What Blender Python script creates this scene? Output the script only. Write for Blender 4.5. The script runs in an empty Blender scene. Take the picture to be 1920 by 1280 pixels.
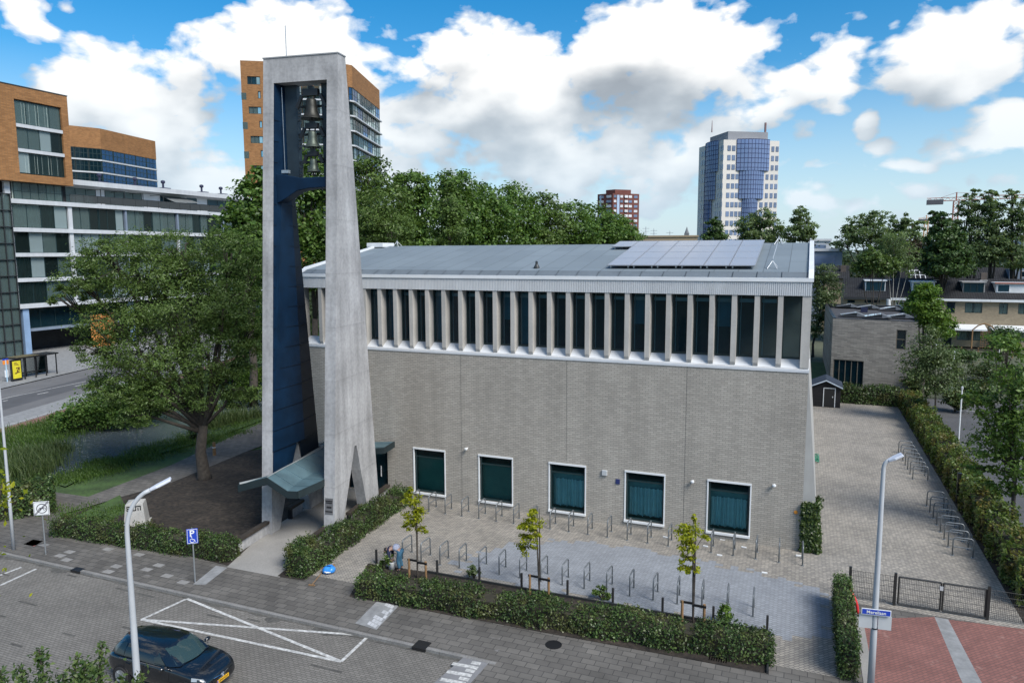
import bpy, bmesh, math, random
import numpy as np
from mathutils import Matrix, Vector
rad = math.radians
sc = bpy.context.scene
COL = sc.collection
sc.render.engine = 'CYCLES'; sc.cycles.max_bounces = 6; sc.cycles.diffuse_bounces = 3; sc.cycles.glossy_bounces = 3; sc.cycles.transparent_max_bounces = 10
random.seed(7); RNG = np.random.default_rng(7)
S = 13/11.0                                     # metres per calibration unit
# ---------------------------------------------------------------- camera (recovered from the photo's vanishing points)
F_PX, PITCH, ROLL, YAW = 1363.56, .120442, -.0036286, .383864
CAM = np.array([-.267*S, -28.008*S, 13.0])
_cy, _sy = math.cos(YAW), math.sin(YAW)
_w = np.array([-_sy*math.cos(PITCH), _cy*math.cos(PITCH), -math.sin(PITCH)])
_r0 = np.array([_cy, _sy, 0.]); _u0 = np.cross(_r0, _w)
_r = _r0*math.cos(ROLL)+_u0*math.sin(ROLL); _u = np.cross(_r, _w)
cd = bpy.data.cameras.new('camera'); cam = bpy.data.objects.new('camera', cd); COL.objects.link(cam)
cd.sensor_width = 36; cd.sensor_fit = 'HORIZONTAL'; cd.lens = F_PX/1920*36; cd.clip_end = 20000; cd.clip_start = .1
M = Matrix.Identity(4)
for i in range(3):
    M[i][0] = _r[i]; M[i][1] = _u[i]; M[i][2] = -_w[i]; M[i][3] = CAM[i]
cam.matrix_world = M; sc.camera = cam
# survey helpers: a sight line of the photo met with a known plane of the place
def ray(px, py): return (px-960)/F_PX*_r-(py-640)/F_PX*_u+_w
def G(px, py, z=0.):                              # on a horizontal plane
    d = ray(px, py); return CAM+d*((z-CAM[2])/d[2])
def YP(px, py, y=0.):                             # on a plane parallel to the church front
    d = ray(px, py); return CAM+d*((y-CAM[1])/d[1])
def XP(px, py, x=0.):
    d = ray(px, py); return CAM+d*((x-CAM[0])/d[0])
def DD(px, py, dist):                             # at a horizontal distance
    d = ray(px, py); return CAM+d*(dist/math.hypot(d[0], d[1]))
def PL(px, py, p0, n):                            # on the vertical plane through p0 with normal n
    d = ray(px, py); n = np.array(n, float); return CAM+d*(np.dot(np.array(p0, float)-CAM, n)/np.dot(d, n))
def HT(px, py, base):                             # height seen above a ground point at pixel row py
    d = ray(px, py); b = np.array(base, float); k = math.hypot(b[0]-CAM[0], b[1]-CAM[1])/math.hypot(d[0], d[1]); return (CAM+d*k)[2]
# ---------------------------------------------------------------- materials
def _new(name):
    m = bpy.data.materials.new(name); m.use_nodes = True
    nt = m.node_tree; return m, nt, nt.nodes['Principled BSDF']
def ramp(nt, fac, stops):
    r = nt.nodes.new('ShaderNodeValToRGB'); e = r.color_ramp.elements
    while len(e) < len(stops): e.new(.5)
    for k, (p, c) in enumerate(stops): e[k].position = p; e[k].color = (*c, 1)
    nt.links.new(fac, r.inputs[0]); return r.outputs[0]
def posn(nt): return nt.nodes.new('ShaderNodeNewGeometry').outputs['Position']
def noise(nt, vec, scale, detail=4, rough=.55):
    n = nt.nodes.new('ShaderNodeTexNoise'); n.inputs['Scale'].default_value = scale; n.inputs['Detail'].default_value = detail
    n.inputs['Roughness'].default_value = rough; nt.links.new(vec, n.inputs['Vector']); return n.outputs['Fac']
def mul(c, k): return tuple(max(0, min(1, x*k)) for x in c)
def mixc(nt, fac, a, b, mode='MIX'):
    m = nt.nodes.new('ShaderNodeMix'); m.data_type = 'RGBA'; m.blend_type = mode
    for sock, v in ((m.inputs[0], fac), (m.inputs[6], a), (m.inputs[7], b)):
        if isinstance(v, (int, float)): sock.default_value = v
        elif isinstance(v, tuple): sock.default_value = (*v[:3], 1)
        else: nt.links.new(v, sock)
    return m.outputs[2]
def bump(nt, b, h, strength, dist=.02):
    n = nt.nodes.new('ShaderNodeBump'); n.inputs['Strength'].default_value = strength; n.inputs['Distance'].default_value = dist
    nt.links.new(h, n.inputs['Height']); nt.links.new(n.outputs[0], b.inputs['Normal'])
def mat(name, c, rough=.6, var=.15, scale=3., metal=0., bmp=0., bscale=30., spec=.5, fine=0., fscale=60., streak=0.):
    m, nt, b = _new(name); p = posn(nt); b.inputs['Roughness'].default_value = rough; b.inputs['Metallic'].default_value = metal
    b.inputs['Specular IOR Level'].default_value = spec
    if var or fine or streak:
        col = ramp(nt, noise(nt, p, scale), [(.3, mul(c, 1-var)), (.7, mul(c, 1+var))])
        if fine: col = mixc(nt, 1., col, ramp(nt, noise(nt, p, fscale, 2), [(.3, (1-fine,)*3), (.7, (1+0*fine,)*3)]), 'MULTIPLY')
        if streak:                                # rain streaks: noise stretched along z
            mp = nt.nodes.new('ShaderNodeMapping'); mp.inputs['Scale'].default_value = (1, 1, .07); nt.links.new(p, mp.inputs[0])
            col = mixc(nt, 1., col, ramp(nt, noise(nt, mp.outputs[0], 2.2, 5), [(.35, (1-streak,)*3), (.65, (1, 1, 1))]), 'MULTIPLY')
        nt.links.new(col, b.inputs['Base Color'])
    else: b.inputs['Base Color'].default_value = (*c, 1)
    if bmp: bump(nt, b, noise(nt, p, bscale, 3), bmp)
    return m
def brickmat(name, c1, c2, mortar, w=.22, h=.07, ms=.008, u=(1, 0, 0), v=(0, 0, 1), rough=.8, var=.15, vscale=.5, bias=0., bmp=.3, freq=2, offset=.5, dirt=None, extra=None, streak=0.):
    m, nt, b = _new(name); p = posn(nt)
    def dot(a):
        n = nt.nodes.new('ShaderNodeVectorMath'); n.operation = 'DOT_PRODUCT'; nt.links.new(p, n.inputs[0]); n.inputs[1].default_value = a; return n.outputs['Value']
    cb = nt.nodes.new('ShaderNodeCombineXYZ'); nt.links.new(dot(u), cb.inputs[0]); nt.links.new(dot(v), cb.inputs[1])
    t = nt.nodes.new('ShaderNodeTexBrick'); t.inputs['Scale'].default_value = 1; t.inputs['Brick Width'].default_value = w; t.inputs['Row Height'].default_value = h
    t.inputs['Mortar Size'].default_value = ms; t.inputs['Bias'].default_value = bias; t.offset = offset; t.offset_frequency = freq; t.inputs['Mortar Smooth'].default_value = .3
    t.inputs['Color1'].default_value = (*c1, 1); t.inputs['Color2'].default_value = (*c2, 1); t.inputs['Mortar'].default_value = (*mortar, 1)
    nt.links.new(cb.outputs[0], t.inputs['Vector']); col = t.outputs['Color']
    col = mixc(nt, 1., col, ramp(nt, noise(nt, p, vscale, 6, .6), [(.3, (1-var,)*3), (.72, (1, 1, 1))]), 'MULTIPLY')
    if streak:
        mp = nt.nodes.new('ShaderNodeMapping'); mp.inputs['Scale'].default_value = (1, 1, .05); nt.links.new(p, mp.inputs[0]); col = mixc(nt, 1., col, ramp(nt, noise(nt, mp.outputs[0], 1.1, 6, .62), [(.34, (1-streak,)*3), (.62, (1, 1, 1))]), 'MULTIPLY')
    if extra: col = mixc(nt, ramp(nt, noise(nt, p, extra[1], 5, .65), [(extra[2], (0, 0, 0)), (extra[2]+.06, (extra[3],)*3)]), col, extra[0])
    nt.links.new(col, b.inputs['Base Color']); b.inputs['Roughness'].default_value = rough; b.inputs['Specular IOR Level'].default_value = .3
    bump(nt, b, t.outputs['Fac'], -bmp if bmp else 0, .01)
    return m
def leafmat(name, dark, light, trans=.35, rough=.45, var=.3, hue=None):
    m, nt, b = _new(name); g = nt.nodes.new('ShaderNodeNewGeometry')
    col = ramp(nt, g.outputs['Random Per Island'], [(0., dark), (.55, tuple((a+c)/2 for a, c in zip(dark, light))), (1., light)])
    col = mixc(nt, 1., col, ramp(nt, noise(nt, g.outputs['Position'], .55, 3), [(.3, (1-var,)*3), (.7, (1, 1, 1))]), 'MULTIPLY')
    if hue: col = mixc(nt, ramp(nt, noise(nt, g.outputs['Position'], 1.3, 2), [(.5, (0, 0, 0)), (.65, (.8,)*3)]), col, hue)
    nt.links.new(col, b.inputs['Base Color']); b.inputs['Roughness'].default_value = rough; b.inputs['Specular IOR Level'].default_value = .35
    t = nt.nodes.new('ShaderNodeBsdfTranslucent'); nt.links.new(mixc(nt, 1., col, (1.2/1.2, 1., .55), 'MULTIPLY'), t.inputs[0])
    mx = nt.nodes.new('ShaderNodeMixShader'); mx.inputs[0].default_value = trans
    nt.links.new(b.outputs[0], mx.inputs[1]); nt.links.new(t.outputs[0], mx.inputs[2]); nt.links.new(mx.outputs[0], nt.nodes['Material Output'].inputs[0])
    return m
def glassmat(name, tint=(.25, .4, .4), through=.6, rough=.02, body=(.02, .05, .05)):
    m, nt, b = _new(name); b.inputs['Base Color'].default_value = (*body, 1); b.inputs['Roughness'].default_value = rough; b.inputs['IOR'].default_value = 1.6
    t = nt.nodes.new('ShaderNodeBsdfTransparent'); t.inputs[0].default_value = (*tint, 1)
    f = nt.nodes.new('ShaderNodeFresnel'); f.inputs[0].default_value = 1.6
    mth = nt.nodes.new('ShaderNodeMath'); mth.operation = 'MULTIPLY_ADD'; mth.inputs[1].default_value = through; mth.inputs[2].default_value = 1-through; nt.links.new(f.outputs[0], mth.inputs[0])
    mx = nt.nodes.new('ShaderNodeMixShader'); nt.links.new(mth.outputs[0], mx.inputs[0]); nt.links.new(t.outputs[0], mx.inputs[1]); nt.links.new(b.outputs[0], mx.inputs[2])
    nt.links.new(mx.outputs[0], nt.nodes['Material Output'].inputs[0]); return m
# ---------------------------------------------------------------- objects
def tag(o, label=None, cat=None, group=None, kind=None):
    if label: o['label'] = label
    if cat: o['category'] = cat
    if group: o['group'] = group
    if kind: o['kind'] = kind
    return o
def empty(name, loc=(0, 0, 0), label=None, cat=None, group=None, rz=0.):
    o = bpy.data.objects.new(name, None); COL.objects.link(o); o.location = [float(x) for x in loc]; o.rotation_euler = (0, 0, rz); o.empty_display_size = .3
    return tag(o, label, cat, group)
def V(p): return np.array(p, float)
class MB:
    def __init__(s): s.v = []; s.f = []; s.m = []
    def add(s, vs, fs, mi=0):
        b = len(s.v); s.v += [tuple(float(x) for x in p) for p in vs]; s.f += [tuple(i+b for i in f) for f in fs]; s.m += [mi]*len(fs); return s
    def quad(s, *p, mi=0): return s.add(p, [tuple(range(len(p)))], mi)
    def box(s, x0, x1, y0, y1, z0, z1, mi=0):
        return s.add([(x0, y0, z0), (x1, y0, z0), (x1, y1, z0), (x0, y1, z0), (x0, y0, z1), (x1, y0, z1), (x1, y1, z1), (x0, y1, z1)],
                     [(3, 2, 1, 0), (4, 5, 6, 7), (0, 1, 5, 4), (1, 2, 6, 5), (2, 3, 7, 6), (3, 0, 4, 7)], mi)
    def obox(s, o, a, b, c, mi=0):               # box from corner o along vectors a, b, c
        o, a, b, c = map(V, (o, a, b, c)); P = [o, o+a, o+a+b, o+b, o+c, o+a+c, o+a+b+c, o+b+c]
        fs = [(3, 2, 1, 0), (4, 5, 6, 7), (0, 1, 5, 4), (1, 2, 6, 5), (2, 3, 7, 6), (3, 0, 4, 7)]
        if np.dot(np.cross(a, b), c) < 0: fs = [f[::-1] for f in fs]
        return s.add(P, fs, mi)
    def prism(s, poly, z0, z1, mi=0):
        n = len(poly); ar = sum(poly[i][0]*poly[(i+1) % n][1]-poly[(i+1) % n][0]*poly[i][1] for i in range(n))
        if ar < 0: poly = poly[::-1]
        vs = [(p[0], p[1], z0) for p in poly]+[(p[0], p[1], z1) for p in poly]
        return s.add(vs, [tuple(range(n))[::-1], tuple(range(n, 2*n))]+[(i, (i+1) % n, n+(i+1) % n, n+i) for i in range(n)], mi)
    def extr(s, poly, d, mi=0):                  # planar 3D polygon swept along d
        n = len(poly); d = V(d); P = [V(p) for p in poly]; Q = [p+d for p in P]
        nrm = sum((np.cross(P[i], P[(i+1) % n]) for i in range(n)), np.zeros(3))
        fs = [tuple(range(n))[::-1], tuple(range(n, 2*n))]+[(i, (i+1) % n, n+(i+1) % n, n+i) for i in range(n)]
        if np.dot(nrm, d) < 0: fs = [f[::-1] for f in fs]
        return s.add(P+Q, fs, mi)
    def cyl(s, p0, p1, r0, r1=None, n=10, mi=0, cap=True):
        p0, p1 = V(p0), V(p1); r1 = r0 if r1 is None else r1; d = p1-p0; d = d/(np.linalg.norm(d)+1e-9)
        a = np.cross(d, (0, 0, 1.)) if abs(d[2]) < .95 else np.cross(d, (1., 0, 0)); a /= np.linalg.norm(a); b = np.cross(d, a)
        c = [(math.cos(t), math.sin(t)) for t in [2*math.pi*i/n for i in range(n)]]
        vs = [p0+(a*x+b*y)*r0 for x, y in c]+[p1+(a*x+b*y)*r1 for x, y in c]
        fs = [(i, (i+1) % n, n+(i+1) % n, n+i) for i in range(n)]
        if cap: fs += [tuple(range(n))[::-1], tuple(range(n, 2*n))]
        return s.add(vs, fs, mi)
    def tube(s, pts, r, n=8, mi=0):
        pts = [V(p) for p in pts]; k = len(pts); rr = [r]*k if isinstance(r, (int, float)) else r
        t0 = pts[1]-pts[0]; t0 /= np.linalg.norm(t0)+1e-9; a = np.cross(t0, (0, 0, 1.)) if abs(t0[2]) < .9 else np.cross(t0, (0, 1., 0)); a /= np.linalg.norm(a); vs = []
        for i in range(k):
            t = pts[min(i+1, k-1)]-pts[max(i-1, 0)]; t /= np.linalg.norm(t)+1e-9
            a = a-t*np.dot(a, t); a /= np.linalg.norm(a)+1e-9; b = np.cross(t, a)
            vs += [pts[i]+(a*math.cos(2*math.pi*j/n)+b*math.sin(2*math.pi*j/n))*rr[i] for j in range(n)]
        fs = [(i*n+j, i*n+(j+1) % n, (i+1)*n+(j+1) % n, (i+1)*n+j) for i in range(k-1) for j in range(n)]
        fs += [tuple(range(n))[::-1], tuple(range((k-1)*n, k*n))]
        return s.add(vs, fs, mi)
    def lathe(s, prof, o=(0, 0, 0), n=20, mi=0, axis=None):   # prof [(r,z)] bottom to top
        o = V(o); ax = axis or ((1, 0, 0), (0, 1, 0), (0, 0, 1)); X, Y, Z = map(V, ax); vs = []
        for r, z in prof: vs += [o+X*(r*math.cos(2*math.pi*j/n))+Y*(r*math.sin(2*math.pi*j/n))+Z*z for j in range(n)]
        k = len(prof); fs = [(i*n+j, i*n+(j+1) % n, (i+1)*n+(j+1) % n, (i+1)*n+j) for i in range(k-1) for j in range(n)]
        fs += [tuple(range(n))[::-1], tuple(range((k-1)*n, k*n))]
        return s.add(vs, fs, mi)
    def build(s, name, mats, parent=None, smooth=False, loc=None, bevel=0., sub=0):
        me = bpy.data.meshes.new(name); me.from_pydata(s.v, [], s.f)
        mats = mats if isinstance(mats, (list, tuple)) else [mats]
        for m in mats: me.materials.append(m)
        if len(mats) > 1: me.polygons.foreach_set('material_index', s.m)
        if smooth: me.polygons.foreach_set('use_smooth', [True]*len(s.f))
        me.update(); return link(name, me, parent, loc, bevel, sub)
def root_of(o):
    while o.parent: o = o.parent
    return o
def link(name, me, parent=None, loc=None, bevel=0., sub=0):
    o = bpy.data.objects.new(name, me); COL.objects.link(o)
    if loc is not None:                          # put the origin at loc, keep the vertices where they are
        me.transform(Matrix.Translation([-float(x) for x in loc])); o.location = [float(x) for x in loc]
    if parent:
        o.parent = parent; r = root_of(parent)
        if parent == r: o.matrix_parent_inverse = (Matrix.Translation(r.location) @ r.rotation_euler.to_matrix().to_4x4()).inverted()
    if bevel:
        md = o.modifiers.new('bevel', 'BEVEL'); md.width = bevel; md.segments = 2; md.limit_method = 'ANGLE'
    if sub:
        md = o.modifiers.new('sub', 'SUBSURF'); md.levels = sub; md.render_levels = sub
    return o
def copy_tree(o, parent=None):
    c = o.copy(); COL.objects.link(c)
    if parent: mi_ = o.matrix_parent_inverse.copy(); c.parent = parent; c.matrix_parent_inverse = mi_
    for ch in list(o.children): copy_tree(ch, c)
    return c
def npmesh(name, verts, faces_n, mats, mi=None, smooth=False):   # verts (N*k,3), every face k own vertices
    verts = np.asarray(verts, np.float32); nf = len(verts)//faces_n; me = bpy.data.meshes.new(name)
    me.vertices.add(len(verts)); me.vertices.foreach_set('co', verts.ravel()); me.loops.add(len(verts)); me.loops.foreach_set('vertex_index', np.arange(len(verts), dtype=np.int32))
    me.polygons.add(nf); me.polygons.foreach_set('loop_start', np.arange(nf, dtype=np.int32)*faces_n)
    for m in (mats if isinstance(mats, (list, tuple)) else [mats]): me.materials.append(m)
    if mi is not None: me.polygons.foreach_set('material_index', np.asarray(mi, np.int32))
    me.update(calc_edges=True); return me
def text(name, body, size, origin, xdir, updir, m, parent=None, depth=.004, bold=0., align='CENTER'):
    """real lettering: a font curve turned to mesh, standing on a sign"""
    cu = bpy.data.curves.new(name, 'FONT'); cu.body = body; cu.size = size; cu.align_x = align; cu.align_y = 'CENTER'; cu.extrude = depth; cu.offset = bold; cu.resolution_u = 3
    tmp = bpy.data.objects.new(name+'_t', cu); COL.objects.link(tmp); dg = bpy.context.evaluated_depsgraph_get(); dg.update()
    me = bpy.data.meshes.new_from_object(tmp.evaluated_get(dg)); bpy.data.objects.remove(tmp)
    X = V(xdir)/np.linalg.norm(xdir); U = V(updir); U = U-X*np.dot(X, U); U /= np.linalg.norm(U); N = np.cross(X, U); o = V(origin)
    me.transform(Matrix([[X[i], U[i], N[i], o[i]] for i in range(3)]+[[0, 0, 0, 1]])); me.materials.clear(); me.materials.append(m); me.name = name
    return link(name, me, parent)
def pour_lines(m, pitch):                         # faint horizontal casting joints
    nt = m.node_tree; b = nt.nodes['Principled BSDF']; s = b.inputs['Base Color'].links[0].from_socket; sp = nt.nodes.new('ShaderNodeSeparateXYZ'); nt.links.new(posn(nt), sp.inputs[0])
    d = nt.nodes.new('ShaderNodeMath'); d.operation = 'DIVIDE'; d.inputs[1].default_value = pitch; nt.links.new(sp.outputs[2], d.inputs[0]); f = nt.nodes.new('ShaderNodeMath'); f.operation = 'FRACT'; nt.links.new(d.outputs[0], f.inputs[0])
    nt.links.new(mixc(nt, 1., s, ramp(nt, f.outputs[0], [(0., (.80, .80, .80)), (.022, (1, 1, 1)), (.93, (1, 1, 1)), (1., (.93, .93, .93))]), 'MULTIPLY'), b.inputs['Base Color'])
# ---------------------------------------------------------------- palette
M_conc = mat('weathered_concrete', (.40, .40, .402), .85, .17, .6, bmp=.15, bscale=25, fine=.2, fscale=7, streak=.28)
pour_lines(M_conc, 2.42)
M_white = mat('white_paint', (.66, .68, .69), .45, .06, 1.)
M_alu = mat('pale_aluminium', (.55, .57, .58), .4, .06, 2., metal=.3)
M_steel = mat('galvanised_steel', (.42, .45, .47), .38, .12, 8., metal=.75)
M_darksteel = mat('anthracite_steel', (.025, .028, .03), .45, .1, 5.)
M_black = mat('black_metal', (.012, .012, .013), .4, 0, 1)
M_rubber = mat('rubber', (.015, .015, .016), .8, 0, 1)
M_wood = mat('brown_timber', (.22, .13, .06), .8, .25, 6.)
M_bark = mat('bark', (.05, .042, .034), .95, .35, 6., bmp=.6, bscale=18)
M_palebark = mat('pale_bark', (.17, .155, .12), .9, .3, 6.)
M_twig = mat('twigs', (.03, .027, .016), .95, .3, 5.)  # stems, and the dark solid cores inside hedges and ivy
M_dark = mat('dark_interior', (.012, .014, .016), .9, 0, 1)
M_red = mat('red_paint', (.5, .02, .025), .4, .05, 2.)
M_blue_sign = mat('sign_blue', (.015, .05, .38), .4, 0, 1)
M_glass = glassmat('window_glass', (.5, .62, .62), .9)
M_glass_dark = glassmat('dark_glass', (.40, .64, .72), .70, body=(.012, .045, .065))  # teal body colour stands in for reflected surroundings
# ---------------------------------------------------------------- sky: Nishita daylight with cumulus, all in direction space
SUN_EL, SUN_AZ = 46., 118.                        # azimuth clockwise from +y
w = bpy.data.worlds.new('World'); w.cycles.sampling_method = 'MANUAL'; w.cycles.sample_map_resolution = 512; sc.world = w; w.use_nodes = True; nt = w.node_tree; nt.nodes.clear()
N = nt.nodes.new; L = nt.links.new
def mth(op, a, b=None, c=None, clamp=False, t=nt):
    n = t.nodes.new('ShaderNodeMath'); n.operation = op; n.use_clamp = clamp
    for i, v in enumerate((a, b, c)):
        if v is None: continue
        if isinstance(v, (int, float)): n.inputs[i].default_value = v
        else: t.links.new(v, n.inputs[i])
    return n.outputs[0]
def vm(op, a, b, t, out=0):
    n = t.nodes.new('ShaderNodeVectorMath'); n.operation = op
    for i, v in enumerate((a, b)):
        if v is None: continue
        if isinstance(v, tuple): n.inputs[i].default_value = v
        else: t.links.new(v, n.inputs[i])
    return n.outputs['Value'] if op in ('DOT_PRODUCT', 'LENGTH') else n.outputs[0]
def azel(px, py):
    d = ray(px, py); return math.atan2(d[0], d[1]), math.atan2(d[2], math.hypot(d[0], d[1]))
# bodies of cloud: centre, half-width, half-height in photo pixels (turned into azimuth / elevation), weight
CL = [(250, 215, 200, 125, 1.1), (90, 210, 95, 70, .9), (330, 330, 230, 75, .9), (25, 40, 75, 55, .9), (560, 110, 170, 100, 1.05), (430, 70, 90, 45, .75), (860, 30, 60, 40, .6), (760, 190, 130, 110, .9),
      (950, 170, 230, 130, 1.15), (1240, 110, 210, 130, 1.2), (1130, 280, 230, 80, .95), (1380, 190, 130, 70, .9), (1545, 140, 105, 55, .95), (1330, 260, 140, 55, .8),
      (1790, 100, 150, 85, 1.1), (1880, 225, 110, 60, .95), (1900, 20, 130, 50, .8), (1663, 213, 38, 22, .65), (1525, 233, 36, 26, .7), (1735, 290, 45, 17, .6), (1560, 290, 24, 11, .5), (1690, 258, 40, 20, .55),
      (640, 300, 200, 90, .8), (1000, 370, 330, 65, .75), (1560, 385, 150, 35, .7), (1730, 345, 60, 26, .65), (1880, 320, 60, 35, .7), (1640, 425, 300, 40, .6), (700, 400, 300, 60, .7), (1420, 350, 150, 60, .7)]
grp = bpy.data.node_groups.new('cloud_density', 'ShaderNodeTree')
grp.interface.new_socket('Vector', in_out='INPUT', socket_type='NodeSocketVector'); grp.interface.new_socket('Density', in_out='OUTPUT', socket_type='NodeSocketFloat'); grp.interface.new_socket('Soft', in_out='OUTPUT', socket_type='NodeSocketFloat')
gi, go = grp.nodes.new('NodeGroupInput'), grp.nodes.new('NodeGroupOutput')
v = vm('NORMALIZE', gi.outputs[0], None, grp); sp = grp.nodes.new('ShaderNodeSeparateXYZ'); grp.links.new(v, sp.inputs[0])
az = mth('ARCTAN2', sp.outputs[0], sp.outputs[1], t=grp); el = mth('ARCSINE', sp.outputs[2], t=grp)
cb = grp.nodes.new('ShaderNodeCombineXYZ'); grp.links.new(az, cb.inputs[0]); grp.links.new(el, cb.inputs[1])
def gnoise(scale, det, rough, vec, dist=0.):
    n = grp.nodes.new('ShaderNodeTexNoise'); n.inputs['Scale'].default_value = scale; n.inputs['Detail'].default_value = det; n.inputs['Roughness'].default_value = rough; n.inputs['Distortion'].default_value = dist
    grp.links.new(vec, n.inputs['Vector']); return n
wv = gnoise(5., 3, .5, v); warp = vm('MULTIPLY', vm('SUBTRACT', wv.outputs['Color'], (.5, .5, .5), grp), (.16, .10, 0), grp); pt = vm('ADD', cb.outputs[0], warp, grp)
field = None; hgt = None
for (px, py, rx, ry, wt) in CL:
    a0, e0 = azel(px, py); a1, _ = azel(px+rx, py); _, e1 = azel(px, py-ry)
    d = vm('MULTIPLY', vm('SUBTRACT', pt, (a0, e0, 0), grp), (1/abs(a1-a0), 1/abs(e1-e0), 0), grp)
    q = mth('MULTIPLY_ADD', vm('DOT_PRODUCT', d, d, grp), -wt*.55, wt, t=grp)
    field = q if field is None else mth('SMOOTH_MAX', field, q, .25, t=grp)
# elsewhere in the sky: broken cloud from noise alone, faded in away from the photographed sector
gen = mth('MULTIPLY_ADD', gnoise(3.2, 2, .5, v).outputs['Fac'], 3.2, -1.35, t=grp)
sector = vm('DOT_PRODUCT', v, tuple(float(x) for x in (_w[0], _w[1], 0)), grp)
gen = mth('MULTIPLY', gen, mth('MULTIPLY_ADD', sector, -4., 3.2, clamp=True, t=grp), t=grp)
field = mth('MAXIMUM', mth('MAXIMUM', field, 0., t=grp), gen, t=grp)
st = vm('MULTIPLY', v, (1, 1, 1.7), grp)
n1 = gnoise(9., 7, .58, st, .25).outputs['Fac']; n2 = gnoise(30., 4, .55, st).outputs['Fac']
vo = grp.nodes.new('ShaderNodeTexVoronoi'); vo.feature = 'SMOOTH_F1'; vo.inputs['Scale'].default_value = 22; vo.inputs['Smoothness'].default_value = .6; vo.inputs['Detail'].default_value = 2.; grp.links.new(vm('ADD', st, vm('MULTIPLY', wv.outputs['Color'], (.05, .05, .05), grp), grp), vo.inputs['Vector'])
puff = mth('SUBTRACT', .5, vo.outputs['Distance'], t=grp)
d = mth('ADD', field, mth('MULTIPLY_ADD', n1, 1.9, -.95, t=grp), t=grp)
d = mth('ADD', d, mth('MULTIPLY', puff, .55, t=grp), t=grp); d = mth('ADD', d, mth('MULTIPLY_ADD', n2, .35, -.175, t=grp), t=grp)
grp.links.new(mth('SUBTRACT', d, .22, t=grp), go.inputs[0]); grp.links.new(mth('ADD', field, mth('MULTIPLY_ADD', gnoise(9., 2, .5, st, .25).outputs['Fac'], 1.7, -.85, t=grp), t=grp), go.inputs[1])
tc = N('ShaderNodeTexCoord'); dirv = tc.outputs['Generated']
def dens(off):
    g = N('ShaderNodeGroup'); g.node_tree = grp; L(vm('ADD', dirv, off, nt) if off else dirv, g.inputs[0]); return g.outputs[0], g.outputs[1]
(d0, s0_), (d1, s1_) = dens(None), dens((.030, .0, .060))
mask = mth('MULTIPLY', d0, 3.6, clamp=True)
mask = mth('SMOOTHSTEP', mask, 0., 1.) if False else mask
thick = mth('MULTIPLY', d0, .95, clamp=True)
lit = mth('MULTIPLY_ADD', mth('SUBTRACT', s0_, s1_), .56, .62); lit = mth('ADD', lit, mth('MULTIPLY', mth('SUBTRACT', d0, d1), .34)); lit = mth('SUBTRACT', lit, mth('MULTIPLY', thick, .13)); lit = mth('ADD', lit, 0., clamp=True)
ccol = ramp(nt, lit, [(0., (.36, .40, .45)), (.25, (.48, .525, .575)), (.5, (.68, .715, .75)), (.75, (.93, .945, .955)), (1., (1.12, 1.12, 1.1))])
sky = N('ShaderNodeTexSky'); sky.sky_type = 'NISHITA'; sky.sun_disc = False; sky.sun_elevation = rad(SUN_EL); sky.sun_rotation = rad(SUN_AZ); sky.air_density = 1.; sky.dust_density = .6; sky.ozone_density = 2.2
hs = N('ShaderNodeHueSaturation'); hs.inputs['Saturation'].default_value = 1.5; hs.inputs['Hue'].default_value = .495; L(sky.outputs[0], hs.inputs['Color'])
bg1 = N('ShaderNodeBackground'); L(hs.outputs[0], bg1.inputs[0]); bg1.inputs[1].default_value = .066
bg2 = N('ShaderNodeBackground'); L(ccol, bg2.inputs[0]); bg2.inputs[1].default_value = .43
ms_ = N('ShaderNodeMixShader'); L(mask, ms_.inputs[0]); L(bg1.outputs[0], ms_.inputs[1]); L(bg2.outputs[0], ms_.inputs[2])
# milky air close to the horizon
sz = N('ShaderNodeSeparateXYZ'); L(vm('NORMALIZE', dirv, None, nt), sz.inputs[0])
hz = mth('MULTIPLY_ADD', sz.outputs[2], -3.8, .88, clamp=True); bg3 = N('ShaderNodeBackground'); bg3.inputs[0].default_value = (.60, .765, .90, 1); bg3.inputs[1].default_value = .44
m2 = N('ShaderNodeMixShader'); L(hz, m2.inputs[0]); L(ms_.outputs[0], m2.inputs[1]); L(bg3.outputs[0], m2.inputs[2])
out = N('ShaderNodeOutputWorld'); L(m2.outputs[0], out.inputs[0])
sl = bpy.data.lights.new('sun', 'SUN'); sl.energy = 2.2; sl.angle = rad(28); sl.color = (1, .96, .9); so = bpy.data.objects.new('sun', sl); COL.objects.link(so)
sd = Vector((math.sin(rad(SUN_AZ))*math.cos(rad(SUN_EL)), math.cos(rad(SUN_AZ))*math.cos(rad(SUN_EL)), math.sin(rad(SUN_EL)))); so.rotation_euler = sd.to_track_quat('Z', 'Y').to_euler()
so.location = (20, -40, 60)
sc.view_settings.view_transform = 'Standard'; sc.view_settings.look = 'None'; sc.view_settings.exposure = 1.22; sc.view_settings.gamma = 1.
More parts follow.
